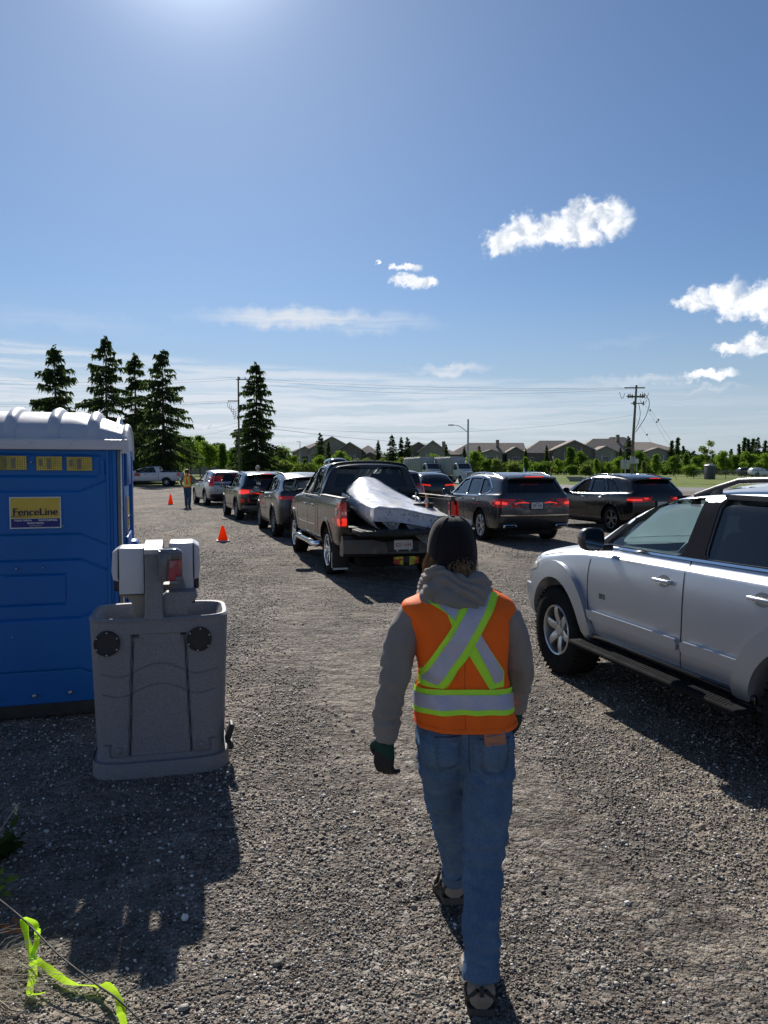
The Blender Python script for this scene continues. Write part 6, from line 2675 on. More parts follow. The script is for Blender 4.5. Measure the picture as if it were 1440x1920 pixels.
# third: silver crossover being served
P_CRV = paint('paint_lightsilver', (.36, .375, .40), metal=.5, rough=.28)
crv = suv(L=4.70, W=1.87, H=1.69, wb=2.70, fo=.93, R=.365, tw=.24, nz=.90, hz=1.04, bz=1.06, bzr=1.13, cx=1.40, rfx=2.06, rr=.34, gw=.73, paint=P_CRV, archm=M_BLKPL, archw=.05)
crv['rglass'] = [(-.68, 1.14), (.68, 1.14), (.56, 1.49), (-.56, 1.49)]
crv['open'] = [(0, 'y+')]
crv['taillamps'] = [('tail_light', [(4.40, 1.02), (4.46, 1.10), (4.50, 1.50), (4.56, 1.50), (4.66, 1.10), (4.70, .92), (4.5, .92)], [(.66, .92), (.70, 1.12), (.62, 1.50), (.70, 1.50), (.90, 1.10), (.90, .92)], M_REDL, .010)]
crv['rearpanels'] = [('rear_valance', [(-.86, .30), (.86, .30), (.84, .56), (-.84, .56)], M_BLKPL, .012, .03), ('tailgate_band', [(-.66, .98), (.66, .98), (.66, 1.05), (-.66, 1.05)], M_BLKGL, .006, .01)]
crv['spoiler'] = (4.22, 4.46, 1.61, .58, .03)
crv['plate'] = (0, .80, '', M_SEAM)
lanecar('queueing_car', 'light silver crossover at the head of the left lane', crv, (-8.35, 36.2), -24)

# silver van, dark hatchback and box carrier further along the middle lanes
P_VAN = paint('paint_vansilver', (.30, .30, .31), metal=.5, rough=.3)
van = suv(L=5.1, W=1.96, H=1.74, wb=3.0, fo=1.0, R=.34, tw=.23, nz=.88, hz=1.0, bz=1.04, bzr=1.08, cx=1.2, rfx=2.05, rr=.26, gw=.78, rdrop=.04, paint=P_VAN, archm=P_VAN, archw=.03)
van['cabtop'] = (2.2, 4.62)
van['cabin'] = (1.5, 4.8)
van['rglass'] = [(-.76, 1.12), (.76, 1.12), (.66, 1.56), (-.66, 1.56)]
van['taillamps'] = [('tail_light', [(4.9, .85), (4.9, 1.2), (5.1, 1.2), (5.1, .85)], [(.78, .80), (.80, 1.25), (.94, 1.25), (.94, .80)], M_REDL, .010)]
van['stop'] = (4.89, 1.665, .34, .035, M_REDB)
van['plate'] = (0, .86, '', M_SEAM)
lanecar('queueing_van', 'silver van seen past the right side of the brown pickup cab', van, (-0.45, 29.0), -15, cat='van')
hat = suv(L=4.5, W=1.84, H=1.60, wb=2.66, fo=.9, R=.345, tw=.23, hz=1.0, bz=1.04, bzr=1.12, rr=.50, gw=.72, rdrop=.08, paint=P_ESC, archm=M_BLKPL, archw=.03)
hat['wins'] = [[(a, b - .06) for a, b in q] for q in hat['wins']]
hat['surround'] = [(a, b - .06) for a, b in hat['surround']]
hat['wsh'] = [(-.66, 1.08), (.66, 1.08), (.55, 1.42), (-.55, 1.42)]
hat['rglass'] = [(-.64, 1.16), (.64, 1.16), (.52, 1.42), (-.52, 1.42)]
hat['cabtop'] = (2.12, 3.75)
hat['taillamps'] = [('tail_light', [(4.2, .94), (4.24, 1.10), (4.5, 1.10), (4.5, .92)], [(.60, .98), (.60, 1.06), (.86, 1.10), (.88, .92)], M_REDL, .010), ('brake_lamp', [(4.3, .97), (4.3, 1.06), (4.5, 1.06), (4.5, .96)], [(.74, .98), (.74, 1.06), (.88, 1.07), (.88, .96)], M_REDB, .014)]
lanecar('queueing_car', 'small dark hatchback partly hidden behind the silver van', hat, (1.35, 34.6), -15)
bx = suv(L=4.7, W=1.88, H=1.74, wb=2.7, rr=.4, paint=paint('paint_darkred', (.03, .028, .03)), archm=M_BLKPL, archw=.03)
bx['rails'] = (2.2, 3.9, .05, M_BLKPL)
broot, bb, bX = lanecar('queueing_car', 'dark car whose roof box shows above the pickup cab', bx, (-3.05, 36.6), -15)
bm = bmesh.new()
rings = []
for (s, k, h) in ((2.0, .55, .12), (2.25, .86, .30), (2.8, 1.0, .40), (3.6, 1.0, .42), (4.05, .92, .38), (4.2, .80, .24)):
	rings.append([Vector((bX(s), yy * k, 1.84 + zz * h)) for yy, zz in ((-.46, 0), (-.50, .45), (-.40, .95), (0, 1.0), (.40, .95), (.50, .45), (.46, 0), (0, -.05))])
b_loft(bm, rings)
me = subdivided(bm, 2)
a = radians(90 + 15)
rbx = empty('roof_box', tuple(broot.location), a, 'glossy black roof box carried on a car beyond the pickup', 'roof box')
obj('shell', me, M_BLKGL, rbx, smooth=60)
bm = bmesh.new()
for s in (2.4, 3.7):
	b_tube(bm, [(bX(s), -.62, 1.80), (bX(s), .62, 1.80)], .02, 6)
obj('cross_bar', bm, M_STEEL, rbx)

# white car beyond the silver four wheel drive
P_WHITE = paint('paint_white', (.72, .73, .74), metal=0, rough=.25)
wh = suv(L=4.6, W=1.84, H=1.56, wb=2.68, hz=.98, nz=.82, bz=1.02, bzr=1.08, rr=.5, paint=P_WHITE, archm=P_WHITE, archw=.03, rdrop=.08)
wh['wins'] = [[(a, b - .08) for a, b in q] for q in wh['wins']]
wh['surround'] = [(a, b - .08) for a, b in wh['surround']]
wh['wsh'] = [(-.66, 1.06), (.66, 1.06), (.55, 1.38), (-.55, 1.38)]
wh['rglass'] = [(-.64, 1.12), (.64, 1.12), (.52, 1.38), (-.52, 1.38)]
wh['cabtop'] = (2.12, 3.75)
wh['headlamps'] = [('headlight', [(.50, .66), (.80, .64), (.82, .80), (.54, .76)], [(.06, .66), (.10, .78), (.46, .88), (.40, .74)], M_CLRL, .008), ('indicator', None, [(.08, .60), (.10, .645), (.34, .70), (.32, .66)], M_REDL, .010)]
wh['frontpanels'] = [('grille', [(-.46, .50), (.46, .50), (.50, .76), (-.50, .76)], M_BLKPL, .010, .02)]
lanecar('queueing_car', 'white car mostly hidden beyond the silver four wheel drive', wh, (5.45, 14.5), -19, 'FL')

# white crew cab pickup by the spruces
P_WP = paint('paint_white2', (.55, .56, .58), metal=0, rough=.35)
wp = suv(L=5.9, W=2.0, H=1.90, wb=3.7, fo=.98, R=.41, tw=.27, nz=1.16, hz=1.30, bz=1.25, bzr=1.27, cx=1.55, rfx=2.25, gw=.75, floor=.46, lo=.66, paint=P_WP, arch=.50, archw=.04, archm=P_WP, pickup=True, cabrear=3.95, rail=1.33, bedz=.84, crease=.3)
for k in ('wins', 'surround', 'beltline', 'cabin', 'cabtop', 'wsh', 'rglass', 'seat_s', 'handles', 'lines', 'mirror'):
	wp[k] = tun[k]
wp['lines'] = [q for q in tun['lines'] if q[0] != 'side_trim']
wp['gside'] = [G_CLR, G_CLR]
wp['grear'] = G_CLR
wp['rim'] = (.23, 6, 'plain', M_RIM)
wp['taillamps'] = [('tail_light', [(5.66, .98), (5.66, 1.28), (5.9, 1.28), (5.9, .98)], [(.84, .98), (.84, 1.28), (1.0, 1.28), (1.0, .98)], M_REDL, .012)]
wroot, wb_, wX = lanecar('parked_pickup', 'white crew cab pickup with red door sticker parked under the spruces', wp, (-20.5, 72.6), -91, group=None, cat='pickup truck', level=2)
bm = bmesh.new()
b_box(bm, (wX(1.98), 1.006, 1.10), (.52, .008, .30))
stk = obj('door_sticker', bm, mat('sticker_red', (.45, .06, .05), .5), wroot, smooth=0)
bm = bmesh.new()
b_box(bm, (wX(5.9) - .10, 0, .60), (.18, 1.9, .24), bev=.04)
obj('rear_bumper', bm, M_CHROME, wroot)
for i, s in enumerate((4.35, 5.15)):
	bm = bmesh.new()
	b_box(bm, (0, 0, .18), (.62, .5, .36), bev=.03)
	b2 = bmesh.new()
	b_tube(b2, smoothline([(-.2, 0, .36), (-.15, 0, .44), (.15, 0, .44), (.2, 0, .36)], 4), .02, 6)
	a = radians(90 + 91)
	x, y = wroot.location.x + wX(s) * cos(a), wroot.location.y + wX(s) * sin(a)
	r = empty('tool_box', (x, y, 1.12), a, ['dark tool box nearest the cab in the white pickup bed', 'dark tool box nearest the tail in the white pickup bed'][i], 'tool box', 'tool boxes in the white pickup')
	obj('case', bm, M_BLKPL, r)
	obj('handle', b2, M_BLKPL, r)

# far parked cars at the right edge
for i, (px, D, hd, pnt, lb) in enumerate([(1425, 150, 82, P_WHITE, 'white van parked far off at the right edge'), (1403, 152, 84, P_ESC, 'dark green vehicle left of the far white van')]):
	q = suv(L=4.7, W=1.85, H=1.72, paint=pnt, hollow=False, archm=M_BLKPL)
	vehicle('parked_car', lb, 'car', q, (px_x(px, D), D), hd, None, 2)

# ---------------------------------------------------------------- refuse trucks
M_TBODY = mat('truck_grey', (.30, .32, .32), .55, var=.12, vs=1.2)
M_TWHITE = mat('truck_white', (.58, .60, .62), .35, var=.06, coat=.4)


def refuse_truck(loc, heading, label):
	r = empty('refuse_truck', (loc[0], loc[1], 0), radians(90 - heading), label, 'truck', 'refuse trucks')
	r.scale = (.80, .80, .80)
	# x forward, length 9; cab at the front
	bm = bmesh.new()
	b_prism(bm, [(-4.3, 1.1), (-4.6, 2.6), (-4.1, 3.55), (1.25, 3.65), (1.55, 3.35), (1.55, 1.1)], -1.22, 1.22, 'y', bev=.08)
	for i in range(6):
		for s in (-1, 1):
			b_box(bm, (-3.6 + i * .9, s * 1.235, 2.3), (.10, .05, 2.3), bev=.015)
	b_box(bm, (-1.4, 0, 3.66), (5.0, 2.1, .12), bev=.04)
	obj('hopper_body', bm, M_TBODY, r, smooth=30)
	bm = bmesh.new()
	b_box(bm, (1.40, 0, 3.38), (.10, 2.3, .26))
	for x in (-.9, .9):
		b_box(bm, (1.47, x, 3.40), (.03, .14, .08))
	b_box(bm, (1.47, 0, 3.40), (.03, .6, .08))
	obj('light_bar', bm, mat('truck_panel', (.5, .5, .5), .5), r, smooth=0)
	bm = bmesh.new()
	cab = [(1.75, .95), (1.75, 2.72), (1.95, 2.82), (2.85, 2.82), (3.35, 1.98), (3.4, .95)]
	b_prism(bm, cab, -1.08, 1.08, 'y', bev=.09, seg=3)
	obj('cab', bm, M_TWHITE, r, smooth=40)
	bm = bmesh.new()
	rings = []
	for (x, hw, zt) in ((3.3, .80, 1.92), (3.9, .76, 1.82), (4.5, .68, 1.66), (4.66, .60, 1.45), (4.68, .60, .95)):
		rings.append([Vector((x, -hw, .85)), Vector((x, -hw, zt - .18)), Vector((x, -hw * .8, zt)), Vector((x, hw * .8, zt)), Vector((x, hw, zt - .18)), Vector((x, hw, .85))])
	b_loft(bm, rings)
	hood = obj('hood', bm, M_TWHITE, r, smooth=30)
	bm = bmesh.new()
	b_box(bm, (4.70, 0, 1.22), (.05, .85, .58), bev=.03)
	obj('grille', bm, M_BLKPL, hood)
	bm = bmesh.new()
	for i in range(6):
		b_box(bm, (4.735, 0, 1.0 + i * .09), (.02, .8, .02))
	obj('grille_bars', bm, M_CHROME, hood, smooth=0)
	for s in (-1, 1):
		bm = bmesh.new()
		prof = []
		for a_ in range(0, 181, 15):
			prof.append((4.0 + .68 * cos(radians(a_)), .56 + .72 * sin(radians(a_))))
		inn = [(4.0 + .58 * cos(radians(a_)), .56 + .60 * sin(radians(a_))) for a_ in range(180, -1, -15)]
		b_prism(bm, prof + inn, s * .62, s * 1.20, 'y', bev=.02)
		obj('wing', bm, M_TWHITE, r)
		bm = bmesh.new()
		b_box(bm, (4.55, s * .88, 1.12), (.16, .34, .24), bev=.05)
		obj('headlight', bm, M_CLRL, r)
		bm = bmesh.new()
		b_box(bm, (3.05, s * 1.42, 2.15), (.12, .22, .52), bev=.04)
		b_tube(bm, [(3.0, s * 1.08, 2.4), (3.05, s * 1.42, 2.45)], .02, 5)
		b_tube(bm, [(3.0, s * 1.08, 1.9), (3.05, s * 1.42, 1.85)], .02, 5)
		obj('mirror', bm, M_BLKPL, r)
		bm = bmesh.new()
		b_prism(bm, [(1.95, 1.95), (1.98, 2.62), (2.72, 2.62), (3.12, 1.98)], s * 1.078, s * 1.092, 'y')
		obj('side_window', bm, M_WIN, r)
		bm = bmesh.new()
		b_box(bm, (2.45, s * 1.12, .72), (1.0, .2, .5), bev=.05)
		obj('fuel_tank', bm, M_STEEL, r)
	bm = bmesh.new()
	vs = [bm.verts.new(v) for v in ((3.345, -.94, 2.02), (3.345, .94, 2.02), (2.90, .88, 2.72), (2.90, -.88, 2.72))]
	f = bm.faces.new(vs)
	ext = bmesh.ops.extrude_face_region(bm, geom=[f])
	for v in [g for g in ext['geom'] if isinstance(g, bmesh.types.BMVert)]:
		v.co += Vector((.04, 0, .03))
	obj('windscreen', bm, M_WIN, r, smooth=0)
	bm = bmesh.new()
	b_box(bm, (4.72, 0, .68), (.22, 2.2, .30), bev=.05)
	obj('front_bumper', bm, M_TWHITE, r)
	bm = bmesh.new()
	b_tube(bm, [(1.65, 1.0, 1.0), (1.65, 1.0, 3.2)], .09, 8)
	obj('exhaust_stack', bm, M_CHROME, r)
	bm = bmesh.new()
	b_box(bm, (-.2, 0, .85), (8.6, .9, .3))
	obj('chassis', bm, M_UNDER, r)
	for (x, s) in [(4.0, 1), (4.0, -1), (-1.6, 1), (-1.6, -1), (-2.95, 1), (-2.95, -1)]:
		put_wheel(r, x, s * .98, .52, .30, .34, 8, 'plain', M_RIM)
	return r


refuse_truck((7.9, 88.0), 156, 'right refuse truck with white cab nearest the street light')
refuse_truck((4.6, 90.5), 156, 'left refuse truck half hidden behind the silver van')
# ================================================================== PORTABLE TOILET (near left)
M_BLUE = mat('toilet_blue', (.004, .108, .38), .42, var=.10, vs=2.0, bump=.15, bs=160, spec=.4)
M_ROOFP = mat('toilet_roof', (.50, .50, .56), .42, var=.08, vs=3, bump=.1, bs=60, sub=.0)
M_YEL = mat('vent_yellow', (.80, .62, .12), .6, var=.35, vs=9)
M_GREYM = mat('hinge_grey', (.16, .145, .13), .55, metal=.3, var=.2)
M_ALU = mat('aluminium', (.50, .51, .52), .3, metal=.9)
M_SKID = mat('skid_dark', (.035, .035, .034), .8, var=.3, vs=10)
M_SGN_W = mat('sign_white', (.62, .63, .64), .5, var=.04)
M_SGN_Y = mat('sign_yellow', (.56, .40, .055), .5, var=.07, vs=14)
M_SGN_B = mat('sign_navy', (.012, .014, .16), .5, var=.05)
M_SGN_K = mat('sign_ink', (.018, .012, .06), .5, var=0)


def seg_d(px, pz, a, b):
	ax, az, bx, bz = a[0], a[1], b[0], b[1]
	dx, dz = bx - ax, bz - az
	t = np.clip(((px - ax) * dx + (pz - az) * dz) / (dx * dx + dz * dz + 1e-12), 0, 1)
	return np.hypot(px - ax - t * dx, pz - az - t * dz)


def relief_wall(x0, x1, z0, z1, lines, wid, dep, res=.006, panels=()):
	"""moulded sheet facing -y: grooves along polylines, raised panels inside outlines"""
	nx, nz = int((x1 - x0) / res) + 1, int((z1 - z0) / res) + 1
	X, Z = np.meshgrid(np.linspace(x0, x1, nx), np.linspace(z0, z1, nz))
	Y = np.zeros_like(X)
	for ln in lines:
		d = np.full_like(X, 9.0)
		for a, b in zip(ln[:-1], ln[1:]):
			d = np.minimum(d, seg_d(X, Z, a, b))
		Y += dep * np.clip(1 - d / wid, 0, 1) ** 1.0
	for poly, h, rad in panels:
		ins = np.zeros(X.shape, bool)
		d = np.full_like(X, 9.0)
		n = len(poly)
		for i in range(n):
			a, b = poly[i], poly[(i + 1) % n]
			d = np.minimum(d, seg_d(X, Z, a, b))
			c = ((a[1] > Z) != (b[1] > Z)) & (X < (b[0] - a[0]) * (Z - a[1]) / (b[1] - a[1] + 1e-12) + a[0])
			ins ^= c
		sd = np.where(ins, d, -d)
		t = np.clip(sd / rad * .5 + .5, 0, 1)
		Y -= h * t * t * (3 - 2 * t)
	V = np.stack([X, Y, Z], -1).reshape(-1, 3)
	i = np.arange(nz - 1)[:, None] * nx + np.arange(nx - 1)[None]
	i = i.ravel()
	F = np.stack([i, i + 1, i + nx + 1, i + nx], -1)
	return npmesh('relief', V, F)


def sign_sheet(parent, w_, h_, at, ry, small=False):
	"""advert sticker: yellow top, navy foot, white border"""
	s = bpy.data.objects.new('sign', None)
	COL.objects.link(s)
	s.parent = parent
	s.location = at
	s.rotation_euler = (0, 0, ry)
	bm = bmesh.new()
	b_box(bm, (0, 0, 0), (w_, .006, h_))
	obj('border', bm, M_SGN_W, s, smooth=0)
	bm = bmesh.new()
	b_box(bm, (0, -.0045, h_ * .145), (w_ * .95, .003, h_ * .64))
	obj('yellow_field', bm, M_SGN_Y, s, smooth=0)
	bm = bmesh.new()
	b_box(bm, (0, -.0045, -h_ * .328), (w_ * .95, .003, h_ * .275))
	obj('navy_field', bm, M_SGN_B, s, smooth=0)
	R0 = (radians(90), 0, 0)
	k = w_ / .36
	text_mesh('lettering', 'FenceLine', .078 * k, M_SGN_K, s, (0, -.0068, h_ * .045 - .006), R0, bold=.0, sx=1.0)
	text_mesh('lettering', 'FenceLine', .078 * k, M_SGN_K, s, (.0026 * k, -.0072, h_ * .045 - .0055), R0, bold=.0, sx=1.0)
	text_mesh('lettering', 'FenceLine', .078 * k, M_SGN_K, s, (-.0022 * k, -.0076, h_ * .045 - .0065), R0, bold=.0, sx=1.0)
	text_mesh('lettering', 'RENTALS LTD', .020 * k, M_SGN_K, s, (-w_ * .28, -.0068, -h_ * .115), R0, bold=.0, sx=1.1)
	text_mesh('lettering', 'TOILET RENTAL', .0175 * k, M_SGN_W, s, (-w_ * .24, -.0068, -h_ * .245), R0, bold=.0006, sx=.98)
	text_mesh('lettering', 'WASTE DISPOSAL', .0175 * k, M_SGN_W, s, (w_ * .24, -.0068, -h_ * .245), R0, bold=.0006, sx=.98)
	text_mesh('lettering', 'FENCE RENTAL', .0175 * k, M_SGN_W, s, (0, -.0068, -h_ * .335), R0, bold=.0006, sx=.98)
	text_mesh('lettering', 'www.fenceline.ca', .0125 * k, M_SGN_W, s, (0, -.0068, -h_ * .412), R0, bold=.0, sx=1.0)
	return s


def near_toilet():
	T = empty('portable_toilet', (-1.915, 5.60, 0), radians(16), 'bright blue portable toilet with white ribbed roof at the left edge', 'portable toilet')
	Wd, Dp = 1.16, 1.12      # along x (to the left of the corner) and away from the camera
	zb, zt = .10, 1.925
	k = (zt - zb) / 488.0
	U = lambda px, py: ((px - 222) * .00392, zt - (py - 842) * k)
	lines = [[U(-80, 849), U(188, 853), U(196, 862), U(196, 890)], [U(-80, 920), U(152, 920), U(197, 899)], [U(-80, 1003), U(150, 1004), U(196, 1027)],
			 [U(-80, 1053), U(150, 1053), U(196, 1075)], [U(-80, 1165), U(147, 1165), U(196, 1144)], [U(-80, 1266), U(145, 1266), U(192, 1287)],
			 [U(12, 1080), U(124, 1081), U(123, 1138), U(12, 1138), U(12, 1080)], [U(-80, 892), U(180, 893), U(186, 886), U(186, 860)]]
	pan = [([U(-100, 920), U(152, 920), U(200, 898), U(200, 1029), U(150, 1004), U(-100, 1003)], .010, .012),
		   ([U(-100, 1165), U(147, 1165), U(198, 1144), U(198, 1289), U(145, 1266), U(-100, 1266)], .012, .012),
		   ([U(-100, 1053), U(150, 1053), U(198, 1076), U(198, 1000), U(-100, 1000)], .0, .01)]
	me = relief_wall(-Wd, 0 - .10, zb, zt, lines, .009, .010, .0065, pan)
	obj('side_wall', me, M_BLUE, T, smooth=60)
	# corner column: fluted blue extrusion, hinge strip, bright edge
	bm = bmesh.new()
	prof = [(-.10, .0), (-.098, -.012), (-.080, -.016), (-.072, -.004), (-.060, -.004), (-.052, -.016), (-.030, -.016), (-.024, -.006), (-.022, .03), (-.10, .03)]
	b_prism(bm, prof, zb, zt + .01, 'z')
	obj('corner_post', bm, M_BLUE, T, smooth=25)
	bm = bmesh.new()
	b_box(bm, (-.011, .0, (zb + zt) / 2), (.020, .028, zt - zb), bev=.003)
	obj('hinge_strip', bm, M_GREYM, T)
	bm = bmesh.new()
	b_box(bm, (.004, .004, (zb + zt) / 2), (.010, .030, zt - zb), bev=.003)
	obj('door_edge', bm, M_ALU, T)
	# other walls
	bm = bmesh.new()
	b_box(bm, (-Wd - .01, Dp / 2 + .01, (zb + zt) / 2), (.03, Dp, zt - zb), bev=.01)
	obj('rear_wall', bm, M_BLUE, T)
	bm = bmesh.new()
	b_box(bm, (-Wd / 2, Dp + .015, (zb + zt) / 2), (Wd, .03, zt - zb), bev=.01)
	obj('side_wall', bm, M_BLUE, T)
	# door wall with rounded top
	bm = bmesh.new()
	outer = [(0, zb), (Dp, zb), (Dp, 1.93)] + [(Dp / 2 + (Dp / 2) * cos(radians(a)), 1.93 + .26 * sin(radians(a))) for a in range(10, 171, 10)] + [(0, 1.93)]
	b_prism(bm, outer, -.03, -.012, 'x')
	obj('door_wall', bm, M_BLUE, T, smooth=30)
	bm = bmesh.new()
	dr = [(.06, zb + .03), (Dp - .14, zb + .03), (Dp - .14, 1.90)] + [(Dp / 2 - .04 + (Dp / 2 - .10) * cos(radians(a)), 1.90 + .20 * sin(radians(a))) for a in range(15, 166, 15)] + [(.06, 1.90)]
	b_prism(bm, dr, -.012, .018, 'x', bev=.008)
	door = obj('door', bm, M_BLUE, T, smooth=40)
	for zc, hh in ((1.80, .28), (.98, .60), (.40, .40)):
		bm = bmesh.new()
		b_box(bm, (.03, .50, zc), (.02, .7, hh), bev=.02)
		obj('door_panel', bm, M_BLUE, door)
	bm = bmesh.new()
	b_box(bm, (.05, .80, 1.12), (.09, .28, .16), bev=.035, seg=3)
	obj('handle', bm, M_BLUE, door)
	bm = bmesh.new()
	b_box(bm, (Dp * 0 + .022, Dp - .07, 1.0), (.05, .11, 1.80), bev=.02)
	obj('door_jamb', bm, M_BLUE, T)
	sign_sheet(door, .34, .34, (.026, .46, 1.40), radians(90))
	for z in (2.0, 2.06):
		bm = bmesh.new()
		b_box(bm, (.02, .45, z - .06), (.006, .10, .022), bev=.005)
		obj('air_slot', bm, M_SEAM, door)
	# vents
	for x0 in (-14, 20, 79, 130):
		a = U(x0, 854 + x0 * .015)
		b = U(x0 + 43, 880 + x0 * .015)
		bm = bmesh.new()
		cx_, cz_ = (a[0] + b[0]) / 2, (a[1] + b[1]) / 2
		ww, hh = abs(b[0] - a[0]), abs(a[1] - b[1])
		b_box(bm, (cx_, -.006, cz_), (ww, .008, hh))
		v = obj('vent', bm, M_YEL, T, smooth=0)
		bm = bmesh.new()
		for i in range(13):
			b_box(bm, (a[0] + ww * i / 12, -.012, cz_), (.0022, .003, hh))
		for i in range(9):
			b_box(bm, (cx_, -.012, b[1] + hh * i / 8), (ww, .003, .0022))
		obj('vent_grille', bm, mat('grille_dark', (.22, .19, .08), .6), v, smooth=0)
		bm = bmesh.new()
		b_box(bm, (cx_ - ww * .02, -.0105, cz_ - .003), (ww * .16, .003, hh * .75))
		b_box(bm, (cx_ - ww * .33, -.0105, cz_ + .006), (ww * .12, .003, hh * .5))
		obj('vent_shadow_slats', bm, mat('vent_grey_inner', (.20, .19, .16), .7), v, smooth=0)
	# bolts
	for (px, py, r) in [(42, 1066, .007), (86, 1066, .007), (71, 866, .008), (4, 1313, .014), (66, 1312, .014), (127, 1310, .014), (-58, 1313, .014), (122, 987, .006), (32, 1196, .006)]:
		x, z = U(px, py)
		bm = bmesh.new()
		b_lathe(bm, [(0, -.028), (r * .6, -.027), (r, -.022), (r, .01)], 12, (x, 0, z), 'y')
		obj('bolt', bm, M_ALU, T)
	# roof: barrel along x with ribs
	def prof(y, lift=0.0):
		t = (y / Dp) * 2 - 1
		return 2.005 + .245 * (1 - abs(t) ** 2.6) ** .62 + lift
	bm = bmesh.new()
	rings = []
	for x in np.linspace(-Wd - .05, .045, 60):
		ex = max(0, (x - (-.30)) / .345)       # the crown slopes down towards the door
		drop = .11 * ex ** 1.4
		ex2 = max(0, ((-Wd + .25) - x) / .30)
		drop += .10 * ex2 ** 1.5
		ring = []
		for j in range(41):
			y = -.035 + (Dp + .07) * j / 40
			t = (y / Dp) * 2 - 1
			h = max(0.0, (1 - min(1, abs(t)) ** 2.4)) ** .60
			z = 2.005 + (.215 - drop) * h
			ring.append(Vector((x, y, z)))
		ring += [Vector((x, Dp + .035, 1.93)), Vector((x, Dp + .02, 1.93)), Vector((x, -.02, 1.93)), Vector((x, -.035, 1.93))]
		rings.append(ring)
	b_loft(bm, rings)
	roof = obj('roof', bm, M_ROOFP, T, smooth=40)
	for xr in (-1.02, -.735, -.45, -.165 - .02):
		bm = bmesh.new()
		rings = []
		for j in range(33):
			y = -.02 + (Dp + .04) * j / 32
			t = (y / Dp) * 2 - 1
			h = max(0.0, (1 - min(1, abs(t)) ** 2.4)) ** .60
			ex = max(0, (xr + .30) / .345)
			z = 2.00 + (.215 - .11 * ex ** 1.4) * h
			ed = min(1, 8 * min(j, 32 - j) / 32)
			hh = .046 * ed ** .5
			wv = .042
			# section across the rib
			tt = Vector((0, 1, (2.4 if t < 0 else -2.4) * .3 * abs(t) ** 3)).normalized()
			nn = Vector((0, -tt.z, tt.y))
			ring = []
			for a_ in range(9):
				an = pi * a_ / 8
				ring.append(Vector((xr - wv * cos(an) * (1.0 if 0 < a_ < 8 else 1.15), y, z)) + nn * (hh * sin(an) ** .8 - .006))
			rings.append(ring)
		b_loft(bm, rings, cap=True)
		obj('roof_rib', bm, M_ROOFP, roof, smooth=70)
	bm = bmesh.new()
	b_box(bm, (-Wd / 2 + .0, -.040, 1.962), (Wd + .08, .022, .074), bev=.008)
	obj('roof_rim', bm, M_ROOFP, roof)
	bm = bmesh.new()
	pts = [(.035, -.03, 1.90), (.035, -.035, 1.99)] + [(.035, Dp * (j / 24), 2.0 + .115 * (max(0, 1 - abs(j / 12 - 1) ** 2.4)) ** .6) for j in range(0, 25)] + [(.035, Dp + .03, 1.99), (.035, Dp + .03, 1.86)]
	b_tube(bm, pts, .024, 8)
	obj('front_arch', bm, M_ROOFP, roof)
	for px in (2, 70, 139, 207):
		x, z = U(px, 828)
		bm = bmesh.new()
		b_lathe(bm, [(0, -.058), (.006, -.057), (.009, -.053), (.009, -.04)], 10, (x, 0, 1.965), 'y')
		obj('rivet', bm, M_ROOFP, roof)
	sign_sheet(T, .335, .222, (U(76, 961)[0], -.020, U(72, 961)[1]), 0)
	# skid
	bm = bmesh.new()
	for y in (.06, Dp - .06):
		b_box(bm, (-Wd / 2, y, .05), (Wd + .12, .11, .09), bev=.012)
	b_box(bm, (-Wd / 2, Dp / 2, .085), (Wd, Dp, .04))
	obj('skid', bm, M_SKID, T)


near_toilet()

# ================================================================== HAND WASH STATION
M_GREYP = mat('speckled_grey_plastic', (.235, .235, .255), .62, var=.12, vs=70, bump=.25, bs=220, col2=(.15, .15, .165), c2s=240, c2lo=.45, c2hi=.62)
M_WBOX = mat('dispenser_white', (.55, .56, .60), .38, var=.06, vs=3)
M_SOAPR = mat('pink_soap', (.30, .03, .06), .15, var=.2, vs=15, coat=.6)
M_SMOKE = mat('smoked_plastic', (.10, .09, .10), .12, var=.1, coat=.8)


